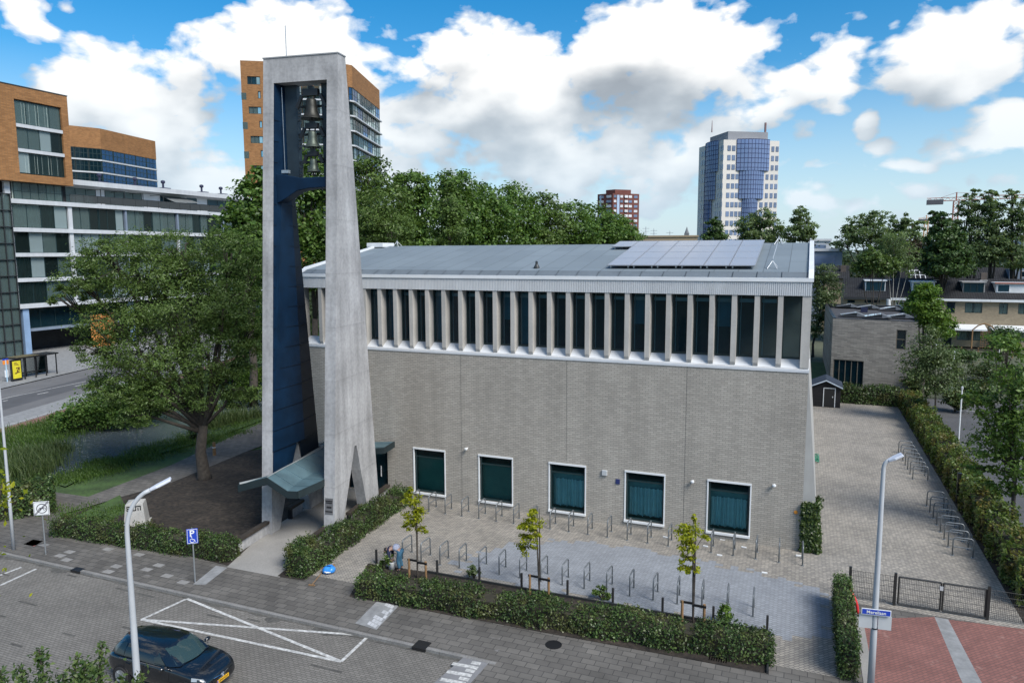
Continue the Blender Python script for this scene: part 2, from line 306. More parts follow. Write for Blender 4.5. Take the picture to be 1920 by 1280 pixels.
# ---------------------------------------------------------------- ground, streets, water
def struct(o): o['kind'] = 'structure'; return o
def sheet(name, poly, z, m, sub=None):
    mb = MB(); P = [(p[0], p[1], z) for p in poly]; n = len(P)
    ar = sum(P[i][0]*P[(i+1) % n][1]-P[(i+1) % n][0]*P[i][1] for i in range(n))
    mb.quad(*(P if ar > 0 else P[::-1])); return struct(mb.build(name, m))
def gp(*pts): return [G(*p)[:2] for p in pts]
M_ground = mat('rough_ground', (.085, .095, .055), .95, .3, .05, fine=.3, fscale=1.)
M_street = brickmat('street_clinker', (.225, .213, .192), (.178, .168, .152), (.095, .09, .08), .2, .1, .012, v=(0, 1, 0), var=.36, vscale=.28, bmp=.4)
M_walk = brickmat('pavement_tiles', (.165, .155, .14), (.118, .111, .101), (.06, .058, .055), .45, .3, .014, v=(0, 1, 0), var=.4, vscale=.5, bmp=.3, extra=((.23, .225, .22), 1.1, .66, .7))
M_plaza = brickmat('plaza_clinker', (.375, .345, .297), (.25, .233, .207), (.13, .125, .115), .21, .105, .012, u=(.7, .714, 0), v=(-.714, .7, 0), var=.28, vscale=.45, bmp=.3, extra=((.43, .405, .37), 3.2, .66, .6))
M_patch = brickmat('plaza_clinker_bluish', (.29, .31, .335), (.235, .25, .272), (.15, .16, .17), .21, .105, .01, u=(.7, .714, 0), v=(-.714, .7, 0), var=.2, vscale=.6, bmp=.3)
M_kerb = mat('kerb_concrete', (.22, .215, .205), .9, .2, 1.5, fine=.3, fscale=20)
M_pathc = mat('path_concrete', (.27, .262, .245), .9, .12, .8, fine=.15, fscale=14)
M_soil = mat('dark_soil', (.040, .031, .023), 1., .5, 1.1, bmp=1., bscale=5, fine=.75, fscale=5)
M_grass = mat('grass', (.05, .095, .022), .95, .35, .9, bmp=.8, bscale=14, fine=.45, fscale=9)
M_asph = mat('asphalt', (.135, .135, .137), .9, .12, .4, fine=.2, fscale=20)
M_asph2 = mat('dark_asphalt', (.085, .087, .092), .9, .15, .4, fine=.2, fscale=20)
M_redpath = mat('red_asphalt', (.21, .115, .09), .9, .15, .8, fine=.2, fscale=15)
M_redbrick = brickmat('red_paving', (.28, .125, .105), (.22, .10, .085), (.12, .08, .07), .21, .105, .012, u=(.7, .714, 0), v=(-.714, .7, 0), var=.25, vscale=.9, bmp=.3, extra=((.31, .19, .16), 1.6, .62, .6))
M_tile = mat('grey_tiles', (.235, .24, .24), .85, .2, 2.5, fine=.15, fscale=9)
M_line = mat('road_paint', (.56, .56, .54), .75, .15, 6., fine=.5, fscale=9)
M_carpark = brickmat('car_park_clinker', (.125, .125, .128), (.10, .10, .103), (.06, .06, .06), .21, .105, .012, v=(0, 1, 0), var=.3, vscale=.4)
g = MB().quad((-4000, -4000, -.25), (4000, -4000, -.25), (4000, 4000, -.25), (-4000, 4000, -.25)).build('ground', M_ground); struct(g)
KY = -12.98                                       # kerb line of the street in front
struct(MB().box(-75, 60, -80, KY, -.24, -.10).build('road', M_street))
sheet('lawn', [(-60, -30), (-60, 60), (-20, 60), (-20, -12.9), (-33, -12.9)], -.06, M_grass)
# footway in front, kerb dropping to the raised crossing at the right
KX1 = G(915, 1225)[0]
struct(MB().box(-75, KX1, KY+.0, -10.0, -.2, .0).build('pavement', M_walk))
struct(MB().box(KX1, 60, -80, -10.0, -.2, -.004).build('crossing', M_walk))
kb = MB(); x = -75.
while x < KX1-.5: kb.box(x, x+.985, KY-.14, KY, -.2, .004); x += 1.
struct(kb.build('kerb', M_kerb))
rj = random.Random(21); gt = MB(); x = -60.
while x < KX1:                                    # grit gathered along the kerb foot
    d = rj.uniform(.5, 1.6); w0 = rj.uniform(.05, .16) if rj.random() < .8 else rj.uniform(.2, .45); gt.quad((x, KY-.14, -.094), (x, KY-.14-w0*rj.uniform(.4, 1), -.094), (x+d*.5, KY-.14-w0, -.094), (x+d, KY-.14-w0*rj.uniform(.3, .9), -.094), (x+d, KY-.14, -.094)); x += d
for k in range(22):                               # scattered stained setts on the street
    x, y = rj.uniform(-32, -6), rj.uniform(-19, -13.3); n_ = rj.randint(2, 6)
    gt.quad((x, y, -.0945), (x+.2*n_, y, -.0945), (x+.2*n_, y+.1, -.0945), (x, y+.1, -.0945))
struct(gt.build('grit', mat('street_grit', (.10, .097, .088), .95, .3, 4, fine=.4, fscale=15)))
sheet('plaza', [(-19.7, -9.9), (1.25, -9.9), (1.65, -4.4), (7.6, -4.4), (7.4, 36.5), (-24, 36.5), (-24, 0), (-20.4, -.0)], .004, M_plaza)
pp = gp((845, 1052), (930, 1028), (1040, 1012), (1140, 1018), (1230, 1035), (1330, 1052), (1420, 1072), (1490, 1090), (1545, 1108), (1566, 1150), (1564, 1200), (1500, 1196), (1440, 1188), (1330, 1165), (1200, 1142), (1080, 1115), (960, 1092), (880, 1075))
rj = random.Random(3); pj = []
for i in range(len(pp)):                          # ragged border, like wetted stones
    a, b = pp[i], pp[(i+1) % len(pp)]
    for k in range(14): t = k/14; pj.append((a[0]+(b[0]-a[0])*t+rj.uniform(-.22, .22), a[1]+(b[1]-a[1])*t+rj.uniform(-.16, .16)))
def inside(p, poly):
    r = False; n = len(poly)
    for i in range(n):
        a, b = poly[i], poly[i-1]
        if (a[1] > p[1]) != (b[1] > p[1]) and p[0] < (b[0]-a[0])*(p[1]-a[1])/(b[1]-a[1])+a[0]: r = not r
    return r
cellm = MB(); y = -9.2
while y < 0:
    x = -17.; run = None
    while x < 2.:
        ok = inside((x+.15+rj.gauss(0, .22), y+.1+rj.gauss(0, .16)), pp)
        if ok and run is None: run = x
        if not ok and run is not None: cellm.quad((run, y, .008), (x, y, .008), (x, y+.21, .008), (run, y+.21, .008)); run = None
        x += .31
    if run is not None: cellm.quad((run, y, .008), (x, y, .008), (x, y+.21, .008), (run, y+.21, .008))
    y += .21
struct(cellm.build('plaza_patch', M_patch))
sheet('forecourt', [(-22, -10.25), (45, -10.25), (45, -3.6), (7.3, -3.6), (7.3, -4.2), (1.5, -4.2), (1.0, -9.7), (-19.8, -9.7)], .0015, M_walk)
sheet('hedge_bed', [(7.3, -4.0), (9.4, -4.0), (9.4, 36.6), (7.3, 36.6)], .008, M_soil)
sheet('path', gp((425, 1063), (524, 1082), (618, 1012), (735, 905), (705, 880), (620, 900), (574, 950), (494, 1000)), .012, M_pathc)
sheet('flower_bed', gp((92, 985), (130, 965), (225, 932), (320, 905), (465, 845), (520, 838), (612, 850), (574, 950), (494, 1000), (428, 1060), (330, 1036), (200, 1010)), .012, M_soil)
sheet('grass_verge', gp((100, 988), (225, 928), (240, 960), (150, 1000)), .02, M_grass)
sheet('footpath', gp((0, 965), (100, 922), (165, 931), (320, 872), (495, 790), (560, 760), (560, 810), (465, 845), (320, 905), (225, 932), (112, 965), (130, 1010), (0, 1035)), .008, M_walk)
sheet('planting_strip', gp((570, 1088), (775, 925), (740, 905), (618, 1000), (520, 1080)), .016, M_soil)
sheet('hedge_bed', gp((655, 1118), (1438, 1262), (1442, 1186), (1200, 1140), (1000, 1106), (800, 1072), (690, 1056)), .014, M_soil)
# patches of lighter tiles
sheet('tile_strip', gp((666, 1168), (715, 1118), (756, 1126), (706, 1180)), .006, M_tile)
tl = MB(); rt = random.Random(5)
a0_, a1_, a2_ = V(G(690, 1171)), V(G(727, 1130)), V(G(706, 1179)); ux, uy = (a2_-a0_)/3, (a1_-a0_)/7
for i in range(3):
    for j in range(7):
        if rt.random() < (.95 if j < 3 or i == 2 else .3):
            o_ = a0_+ux*(i+(.0 if j % 2 else -.45))+uy*j; o_[2] = .0105; tl.quad(o_+ux*.05+uy*.05, o_+ux*.95+uy*.05, o_+ux*.95+uy*.95, o_+ux*.05+uy*.95)
struct(tl.build('tile_patch', mat('pale_tiles', (.42, .43, .44), .85, .15, 3)))
sheet('tile_strip', gp((362, 1095), (405, 1060), (426, 1064), (385, 1096)), .006, M_tile)
tl = MB()
for (px, py) in [(100, 1042), (118, 1035), (112, 1050), (70, 1022), (190, 1072), (205, 1062), (248, 1040), (262, 1068), (160, 1014), (300, 1080), (330, 1092), (228, 1020), (285, 1060), (190, 1030)]:
    a = G(px, py); tl.quad((a[0], a[1], .004), (a[0]+.46, a[1], .004), (a[0]+.46, a[1]+.29, .004), (a[0], a[1]+.29, .004))
struct(tl.build('tile_patch', mat('lighter_tiles', (.215, .21, .2), .9, .15, 3)))
sheet('red_tiles', gp((44, 1020), (62, 1011), (81, 1014), (64, 1024)), .008, mat('red_tile', (.34, .13, .12), .85, .15, 3))
# painted lines on the street
def strip(mb, a, b, wd, z):
    a, b = V(a)[:2], V(b)[:2]; d = (b-a)/np.linalg.norm(b-a); n = np.array([-d[1], d[0]])*wd/2
    mb.quad((*(a-n), z), (*(b-n), z), (*(b+n), z), (*(a+n), z))
ZS = -.095
bay = MB(); A, B, Cc, Dd = (G(350, 1122, -.1), G(265, 1161, -.1), G(692, 1191, -.1), G(640, 1240, -.1))
for k, (a, b) in enumerate([(A, B), (B, Cc), (B, Dd), (A, Dd), (Cc, Dd)]): strip(bay, a, b, .12, ZS+.003*k)
struct(bay.build('parking_marking', M_line))
bay2 = MB()
for (a, b) in [((0, 1078), (40, 1063)), ((0, 1097), (68, 1066))]: strip(bay2, G(*a, -.1), G(*b, -.1), .13, ZS)
struct(bay2.build('parking_marking', M_line))
pt_ = MB()
for (a, b) in [((848, 1243), (896, 1252)), ((884, 1241), (901, 1244)), ((838, 1258), (884, 1266)), ((873, 1255), (890, 1258.5)), ((826, 1272.5), (872, 1281)), ((861, 1270), (879, 1274))]:
    strip(pt_, G(a[0], a[1]), G(b[0], b[1]), .17, .004)
struct(pt_.build('crossing_marking', M_line))
sheet('crossing_ramp', gp((808, 1284), (868, 1232), (918, 1240), (868, 1296)), .0, mat('ramp_stones', (.2, .2, .205), .85, .15, 2, fine=.2))
# parking places in red paving behind the pavement at the right
sheet('parking_place', gp((1618, 1160), (1640, 1282), (1660, 1320), (1830, 1330), (1800, 1270), (1752, 1156)), .008, M_redbrick)
sheet('parking_place', gp((1778, 1161), (1842, 1282), (1870, 1330), (2050, 1330), (2000, 1200), (1930, 1180)), .008, M_redbrick)
sheet('parking_divider', gp((1752, 1156), (1800, 1270), (1830, 1330), (1870, 1330), (1842, 1282), (1778, 1161)), .010, M_tile)
sheet('kerb_strip', gp((1600, 1150), (1618, 1160), (1642, 1290), (1622, 1300)), .012, M_pathc)
# car park on the right of the long hedge
sheet('car_park', [(8.6, -4.), (40, -4.), (40, 40), (9.2, 40)], .004, M_carpark)
pk = MB()
for (a, b) in [((1812, 770), (1850, 772)), ((1790, 690), (1760, 692))]: strip(pk, G(*a), G(*b), .12, .01)
struct(pk.build('car_park_marking', M_line))
# side lawn behind the shed
sheet('grass_strip', [(-.2, 34.4), (2.4, 34.4), (2.6, 60), (-.2, 60)], .01, M_grass)
# canal with sloping banks
NB = gp((100, 905), (165, 873), (250, 852), (370, 820), (495, 775), (560, 742)); FB = gp((60, 850), (120, 815), (240, 790), (400, 755), (495, 722), (560, 695))
wat, wnt, wb = _new('canal_water'); wb.inputs['Base Color'].default_value = (.07, .09, .10, 1); wb.inputs['Roughness'].default_value = .05; wb.inputs['IOR'].default_value = 1.6
wp = posn(wnt); wmp = wnt.nodes.new('ShaderNodeMapping'); wmp.inputs['Scale'].default_value = (1.6, .7, 1); wmp.inputs['Rotation'].default_value = (0, 0, .5); wnt.links.new(wp, wmp.inputs[0])
bump(wnt, wb, noise(wnt, wmp.outputs[0], 2.0, 4, .65), 1., .6)
sheet('canal', NB+FB[::-1], -.008, wat)
bk = MB()
for i in range(len(NB)-1): bk.quad((*NB[i], -.010), (*NB[i+1], -.010), (NB[i+1][0]+1.4, NB[i+1][1]-.3, .05), (NB[i][0]+1.4, NB[i][1]-.3, .05))
for i in range(len(FB)-1): bk.quad((FB[i][0]-1.6, FB[i][1]+.3, .15), (FB[i+1][0]-1.6, FB[i+1][1]+.3, .15), (*FB[i+1], -.010), (*FB[i], -.010))
struct(bk.build('canal_bank', M_grass))
# the road beyond the canal: red cycle path, carriageway, wide pavement in front of the flats
def band(name, a, b, z, m):                       # a, b: pairs of photo points on the near / far edge, prolonged
    a0, a1 = V(G(*a[0])[:2]), V(G(*a[1])[:2]); b0, b1 = V(G(*b[0])[:2]), V(G(*b[1])[:2])
    da, db = (a1-a0)/np.linalg.norm(a1-a0), (b1-b0)/np.linalg.norm(b1-b0)
    sheet(name, [a0-da*60, a1+da*120, b1+db*120, b0-db*60], z, m)
band('grass_verge', ((0, 875), (190, 800)), ((0, 833), (190, 762)), -.02, M_grass)
band('cycle_path', ((0, 832), (190, 764)), ((0, 803), (190, 745)), .0, M_redpath)
band('verge_strip', ((0, 804), (190, 746)), ((0, 783), (190, 727)), .002, M_tile)
band('carriageway', ((0, 785), (190, 729)), ((0, 730), (190, 686)), -.008, M_asph)
band('carriageway', ((0, 770), (190, 716)), ((0, 749), (190, 700)), -.003, M_asph2)
band('far_pavement', ((0, 729), (190, 685)), ((0, 640), (190, 610)), .02, M_tile)
rl = MB(); strip(rl, G(-60, 765), G(20, 744), .14, .004); strip(rl, G(20, 744), G(165, 714), .14, .004); strip(rl, G(70, 739), G(90, 735), .2, .004); strip(rl, G(140, 724), G(160, 720), .2, .004); strip(rl, G(5, 752), G(15, 750), .2, .004)
strip(rl, G(0, 801), G(190, 744), .1, .006)
struct(rl.build('road_marking', M_line))
# drains
def drain(px, py, r):
    p = G(px, py); d = MB().cyl((p[0], p[1], .0), (p[0], p[1], .012), r, n=16).build('manhole_cover', M_black, loc=(p[0], p[1], 0)); return d
tag(drain(1038, 1208, .28), 'small round black manhole cover in the grey pavement', 'manhole cover')
p = G(1346, 1236); gr = MB()
for k in range(8): gr.box(p[0]-.28+k*.075, p[0]-.245+k*.075, p[1]-.14, p[1]+.14, .0, .014)
tag(gr.build('drain_grate', M_darksteel, loc=(p[0], p[1], 0)), 'barred drain grate beside the front hedge', 'drain')
p = G(800, 1199); tag(MB().box(p[0]-.25, p[0]+.25, KY-.2, KY+.28, -.1, .010).build('gully_cover', M_black, loc=(p[0], KY, 0)), 'black gully cover set in the kerb by the white-lined bay', 'drain')
p = G(134, 1072); tag(MB().box(p[0]-.25, p[0]+.25, KY-.2, KY+.1, -.1, .010).build('gully_cover', M_black, loc=(p[0], KY, 0)), 'black gully cover in the kerb near the no-moped sign', 'drain')
# ---------------------------------------------------------------- generic walls with openings
def wall_holes(mb, o, u, n, W, z0, z1, holes, depth=.25, mi=0, rmi=None):
    """upright wall face from o along u (width W), outward normal n; holes (a0,a1,h0,h1) with reveals running inwards"""
    o, u, n = V(o), V(u), V(n); rmi = mi if rmi is None else rmi
    P = lambda a, h, d=0.: o+u*a+V((0, 0, h))-n*d
    xs = sorted({0., W, *[h[0] for h in holes], *[h[1] for h in holes]}); zs = sorted({z0, z1, *[h[2] for h in holes], *[h[3] for h in holes]})
    flip = np.dot(np.cross(u, (0, 0, 1)), n) < 0
    def q(*p, m): mb.quad(*(p[::-1] if flip else p), mi=m)
    for i in range(len(xs)-1):
        for j in range(len(zs)-1):
            cx, cz = (xs[i]+xs[i+1])/2, (zs[j]+zs[j+1])/2
            if any(h[0] < cx < h[1] and h[2] < cz < h[3] for h in holes): continue
            q(P(xs[i], zs[j]), P(xs[i+1], zs[j]), P(xs[i+1], zs[j+1]), P(xs[i], zs[j+1]), m=mi)
    for a0, a1, h0, h1 in holes:
        for (p, r) in (((a0, h0), (a1, h0)), ((a1, h0), (a1, h1)), ((a1, h1), (a0, h1)), ((a0, h1), (a0, h0))):
            q(P(*p), P(*p, depth), P(*r, depth), P(*r), m=rmi)
# ---------------------------------------------------------------- the church hall
XL, XR, ZS_, ZF, ZC = -26.6, -.06, 8.06, 11.17, 11.92; YR, ZR, YB = 8.5, 13.5, 17.
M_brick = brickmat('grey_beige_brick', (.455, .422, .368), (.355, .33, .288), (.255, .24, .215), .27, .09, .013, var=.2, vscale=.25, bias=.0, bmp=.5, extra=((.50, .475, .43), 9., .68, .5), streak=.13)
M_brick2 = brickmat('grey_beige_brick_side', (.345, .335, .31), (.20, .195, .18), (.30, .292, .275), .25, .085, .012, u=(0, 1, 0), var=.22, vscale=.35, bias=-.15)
M_roof = brickmat('roofing_felt', (.19, .228, .252), (.168, .203, .226), (.11, .132, .146), 3.2, 1.05, .022, u=(0, 1, 0), v=(1, 0, 0), var=.12, vscale=.4, rough=.75, bmp=.2)
M_roof_e = mat('roofing_felt_edge', (.12, .145, .165), .8, .1, 1., fine=.1, fscale=8)
M_fin = mat('fin_concrete', (.44, .425, .395), .8, .1, .9, fine=.08, fscale=9, streak=.15)
ch = empty('church_hall', ((XL+XR)/2, 8, 0), 'large grey brick church hall with a band of tall narrow windows near its roof', 'church')
wins = [(775, 840, 835, 928.5), (899, 853, 962.5, 945), (1031, 869, 1098, 961), (1172, 885, 1247, 982), (1327, 901, 1408, 1006)]
WX = [-19.38+3.82*i for i in range(5)]; WX[4] = -4.10; WW, WZ0, WZ1 = 1.90, .36, 2.70
# doors beside the tower
DOOR = (-23.6, -21.0, .02, 2.75)
mb = MB(); wall_holes(mb, (XL, 0, 0), (1, 0, 0), (0, -1, 0), XR-XL, 0, ZS_, [(x-XL, x-XL+WW, WZ0, WZ1) for x in WX]+[(DOOR[0]-XL, DOOR[1]-XL, DOOR[2], DOOR[3])], .28)
mb.build('wall', M_brick, ch)
for x in (-16.53, -10.85, -5.15): MB().box(x-.009, x+.009, -.003, .02, 2.9 if x > -11 and x < -10 else .05, ZS_-.18).build('expansion_joint', mat('joint_grey', (.09, .088, .082), .9, .1, 3) if x < -16 else bpy.data.materials['joint_grey'], ch)
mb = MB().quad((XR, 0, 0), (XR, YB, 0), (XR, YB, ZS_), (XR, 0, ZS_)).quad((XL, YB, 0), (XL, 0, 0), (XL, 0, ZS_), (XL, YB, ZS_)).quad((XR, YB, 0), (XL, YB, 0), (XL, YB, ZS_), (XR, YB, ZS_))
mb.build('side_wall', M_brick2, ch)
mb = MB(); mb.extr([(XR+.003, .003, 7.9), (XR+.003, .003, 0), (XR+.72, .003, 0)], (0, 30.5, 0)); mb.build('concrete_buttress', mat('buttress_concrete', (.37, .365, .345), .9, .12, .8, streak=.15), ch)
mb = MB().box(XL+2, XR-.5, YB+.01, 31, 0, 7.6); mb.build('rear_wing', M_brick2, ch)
# interior seen through the panes
mb = MB().box(XL+.3, XR-.3, 3.2, 3.3, 0.02, 12.2).box(XL+.3, XR-.3, .35, 3.2, 3.1, 3.2).box(XL+.3, XR-.3, .35, 3.2, .02, .1); mb.build('interior', mat('dim_interior', (.12, .10, .085), .9, .3, .8), ch)
M_frame_d = mat('dark_green_frame', (.012, .03, .032), .35, 0, 1)
M_curt = mat('pale_curtain', (.62, .76, .78), .9, .08, 3.)
M_blind = mat('green_blind', (.09, .20, .17), .8, .15, 1.2)
M_gl = glassmat('teal_glass', (.62, .90, .92), .88, body=(.008, .045, .05))
for i, x in enumerate(WX):
    f = MB(); t = .075
    f.box(x-.01, x+WW+.01, -.05, .06, WZ1-.0, WZ1+.085).box(x-.01, x+WW+.01, -.09, .06, WZ0-.10, WZ0-.0)
    f.box(x-.01, x+t-.03, -.03, .06, WZ0, WZ1).box(x+WW-t+.03, x+WW+.01, -.03, .06, WZ0, WZ1)
    w = f.build('window', M_white, ch); w['label'] = ['plain dark green window nearest the bell tower', 'plain dark green window, second from the tower', 'curtained window in the middle of the wall', 'curtained window, second from the right corner', 'curtained window nearest the right corner'][i]
    f = MB(); fy0, fy1 = .10, .17; a, b = x+.055, x+WW-.055
    f.box(a, a+.075, fy0, fy1, WZ0, WZ1).box(b-.075, b, fy0, fy1, WZ0, WZ1).box(a+.075, b-.075, fy0, fy1, WZ0, WZ0+.10).box(a+.075, b-.075, fy0, fy1, WZ1-.07, WZ1).box(a+.075, b-.075, fy0, fy1, WZ1-.46, WZ1-.39)
    f.build('frame', M_frame_d, w)
    MB().quad((a+.07, .14, WZ0+.09), (b-.07, .14, WZ0+.09), (b-.07, .14, WZ1-.06), (a+.07, .14, WZ1-.06)).build('pane', M_gl, w)
    if i >= 2:
        c = MB(); nx = 90; zt = WZ0+1.52; pts = []
        for k in range(nx+1):
            q = a+.1+(b-a-.2)*k/nx; ph = k*.62+1.2*math.sin(k*.11+i); yy = .42+.055*math.sin(ph)+.03*math.sin(ph*.37+i); zb = WZ0+.16+.03*math.sin(ph*.5)
            pts.append((q, yy, zb))
        for k in range(nx):
            p0, p1 = pts[k], pts[k+1]; c.quad(p0, p1, (p1[0], p1[1], zt), (p0[0], p0[1], zt))
        c.build('curtain', M_curt, w, smooth=True)
        MB().quad((a, .55, WZ0+.1), (b, .55, WZ0+.1), (b, .55, WZ1-.5), (a, .55, WZ1-.5)).build('blind', mat('teal_blind', (.22, .36, .37), .85, .1, 2), w)
    else:
        MB().quad((a, .40, WZ0+.05), (b, .40, WZ0+.05), (b, .40, WZ1-.45), (a, .40, WZ1-.45)).build('blind', M_blind, w)
# sloping white ledge under the clerestory
led = MB(); led.extr([(XL, -.03, ZS_-.16), (XL, -.03, ZS_-.04), (XL, .56, ZS_+.36), (XL, .62, ZS_+.36), (XL, .62, ZS_-.16)], (XR-XL+.02, 0, 0)); led.build('sill_band', mat('white_sill', (.55, .57, .59), .5, .06, 1.5), ch)
# fins: tapered foot standing on the ledge
FX = [-1.40-.951*k for k in range(26)]; FW = .215
fp = MB(); fp.extr([(0, .0, ZF), (0, .0, ZS_+.16), (0, .04, ZS_+.03), (0, .60, ZS_+.36), (0, .60, ZF)], (FW, 0, 0))
fin0 = fp.build('fin', M_fin, ch)
for k, x in enumerate(FX):
    f = fin0 if k == 0 else fin0.copy()
    if k: COL.objects.link(f)
    f.location = (x, 0, 0)
pl = MB(); pl.extr([(0, -.0, ZF), (0, -.0, ZS_+.03), (0, .6, ZS_+.36), (0, .6, ZF)], (.36, 0, 0)); p1 = pl.build('corner_pillar', M_fin, ch); p1.location = (XR-.365, .0, 0)
p2 = p1.copy(); COL.objects.link(p2); p2.location = (XL+.005, .0, 0)
for k in range(25):
    x0, x1 = FX[k]-.951+FW+.002, FX[k]-.002
    if k == 0: pass
    f = MB(); t = .05
    f.box(x0, x0+t, .50, .56, ZS_+.34, ZF).box(x1-t, x1, .50, .56, ZS_+.34, ZF).box(x0+t, x1-t, .50, .56, ZS_+.34, ZS_+.43).box(x0+t, x1-t, .50, .56, ZF-.07, ZF)
    w = f.build('clerestory_window', M_frame_d, ch)
    MB().quad((x0+t, .53, ZS_+.42), (x1-t, .53, ZS_+.42), (x1-t, .53, ZF-.06), (x0+t, .53, ZF-.06)).build('pane', M_glass_dark, w)
    if k in (21, 20, 17, 13, 12, 6, 2): MB().quad((x0+t, .85, ZS_+.42+(0, 1.2)[k in (13, 6, 2)]), (x1-t, .85, ZS_+.42+(0, 1.2)[k in (13, 6, 2)]), (x1-t, .85, ZF-.05), (x0+t, .85, ZF-.05)).build('blind', bpy.data.materials.get('teal_blind_reflection') or mat('teal_blind_reflection', (.16, .38, .46), .85, .1, 2), w)  # some presumed blinds, the rest added in place of teal reflections
    MB().box(x0+t+.01, x1-t-.01, .66, .70, ZF-.36, ZF-.2).box(x0+t+.07, x0+t+.095, .62, .66, ZS_+.42, ZF-.06).build('blind_box', M_alu, w)
x0, x1 = FX[0]+FW+.002, XR-.37
w = MB().box(x0, x0+.05, .5, .56, ZS_+.34, ZF).box(x1-.05, x1, .5, .56, ZS_+.34, ZF).box(x0+.05, x1-.05, .5, .56, ZS_+.34, ZS_+.43).box(x0+.05, x1-.05, .5, .56, ZF-.07, ZF).build('clerestory_window', M_frame_d, ch)
MB().quad((x0+.05, .53, ZS_+.42), (x1-.05, .53, ZS_+.42), (x1-.05, .53, ZF-.06), (x0+.05, .53, ZF-.06)).build('pane', M_glass_dark, w)
# corrugated fascia
fa = MB(); nx = int((XR-XL)/.085); pr = []
for k in range(nx):
    x = XL+(XR-XL)*k/nx; d = (XR-XL)/nx
    pr += [(x, -.03), (x+d*.55, -.03), (x+d*.62, .0), (x+d*.93, .0)]
pr.append((XR, -.03))
for k in range(len(pr)-1): fa.quad((*pr[k], ZF), (*pr[k+1], ZF), (*pr[k+1], ZC-.16), (*pr[k], ZC-.16))
fa.quad((XL, -.03, ZF), (XL, .6, ZF), (XR, .6, ZF), (XR, -.03, ZF)); fa.quad((XR, -.03, ZF), (XR, YB, ZF), (XR, YB, ZC-.16), (XR, -.03, ZC-.16)); fa.quad((XL, YB, ZF), (XL, -.03, ZF), (XL, -.03, ZC-.16), (XL, YB, ZC-.16)); fa.quad((XR, YB, ZF), (XL, YB, ZF), (XL, YB, ZC), (XR, YB, ZC))
fa.build('fascia', mat('pale_cladding', (.56, .575, .585), .5, .05, 1., streak=.08), ch)
co = MB(); co.box(XL-.04, XR+.04, -.07, .12, ZC-.16, ZC)
for xa, xb in ((XR-.17, XR+.04), (XL-.04, XL+.17)):
    co.extr([(xa, .12, ZC-.16), (xa, .12, ZC), (xa, .8, 12.28), (xa, YR, ZR+.10), (xa, YB-.1, 12.1), (xa, YB-.1, ZC-.16)], (xb-xa, 0, 0))
co.build('coping', M_white, ch)
rf = MB(); xa, xb = XL+.17, XR-.17
rf.quad((xa, .12, ZC-.03), (xb, .12, ZC-.03), (xb, .75, 12.14), (xa, .75, 12.14), mi=1)
rf.quad((xa, .75, 12.145), (xb, .75, 12.145), (xb, YR, ZR), (xa, YR, ZR)); rf.quad((xa, YR, ZR), (xb, YR, ZR), (xb, YB, 12.), (xa, YB, 12.))
rf.build('roof', [M_roof, M_roof_e], ch)
MB().box(xb-.45, xb-.40, .8, YR, 12.16, 12.165).build('roof_seam', M_roof_e, ch) if False else None
RZ = lambda y: 12.145+(y-.75)*(ZR-12.145)/(YR-.75)
# gutter outlets: small dark laps along the eaves strip
lp = MB()
for k in range(26):
    x = XL+.8+k*1.02; lp.add([(x, .14, ZC+.0), (x+.03, .14, ZC+.0), (x+.03, .74, 12.155), (x, .74, 12.155)], [(0, 1, 2, 3)])
lp.build('eaves_lap', M_darksteel, ch)
MB().box(-27., -25.75, 7.7, 9.1, 13.42, 13.7).build('roof_hatch', M_white, ch, bevel=.03)
# solar panels: 6 x 4 and one extra at the ridge
M_pv, nt_, b_ = _new('solar_cells'); b_.inputs['Base Color'].default_value = (.37, .372, .385, 1); b_.inputs['Roughness'].default_value = .48; b_.inputs['Specular IOR Level'].default_value = .9; b_.inputs['Coat Weight'].default_value = .6; b_.inputs['Coat Roughness'].default_value = .12
ph_ = RZ(.75); sx, sy0 = 1.13, 1.25; rowl = (8.35-sy0)/4; k_ = (ZR-12.145)/(YR-.75); ln = math.hypot(1, k_)
cells = MB(); cells.quad((.03, .03, .036), (sx-.05, .03, .036), (sx-.05, rowl*ln-.05, .036), (.03, rowl*ln-.05, .036))
fr = MB(); A_, B_ = sx-.02, rowl*ln-.02; fr.box(0, A_, 0, .03, 0, .04).box(0, A_, B_-.03, B_, 0, .04).box(0, .03, .03, B_-.03, 0, .04).box(A_-.03, A_, .03, B_-.03, 0, .04)
rl_ = MB()
for q in range(1, 10): rl_.box(.031, A_-.031, q*B_/10-.004, q*B_/10+.004, .0362, .0375)
ftm = MB().box(.1, .16, .1, .2, -.12, 0).box(A_-.16, A_-.1, .1, .2, -.12, 0).box(.1, .16, B_-.2, B_-.1, -.12, 0).box(A_-.16, A_-.1, B_-.2, B_-.1, -.12, 0)
pv = empty('solar_panel', (0, 0, 0)); fr.build('frame', mat('panel_frame', (.33, .34, .36), .45, .05, 2, metal=.3), pv); cc = cells.build('cell_sheet', M_pv, pv); rl_.build('cell_line', mat('cell_line_grey', (.265, .27, .285), .45, 0, 1), cc); ftm.build('mount', M_steel, pv)
rows_ = ['front row of the roof array', 'second row from the eaves', 'third row from the eaves', 'ridge row of the array']; cols_ = ['left end', 'second from the left', 'third from the left', 'third from the right', 'second from the right', 'right end']
first = True
for r_ in range(4):
    for c_ in range(-1, 6):
        if c_ < 0 and r_ < 3: continue
        o = pv if first else copy_tree(pv); first = False
        y = sy0+r_*rowl; o.location = (-9.22+c_*sx, y, RZ(y)+.16); o.rotation_euler = (math.atan(k_), 0, 0)
        lab = 'blue-grey solar panel, '+(cols_[c_] if c_ >= 0 else 'alone past the left end')+' of the '+rows_[r_]
        tag(o, lab, 'solar panel', 'solar panels on the church roof')
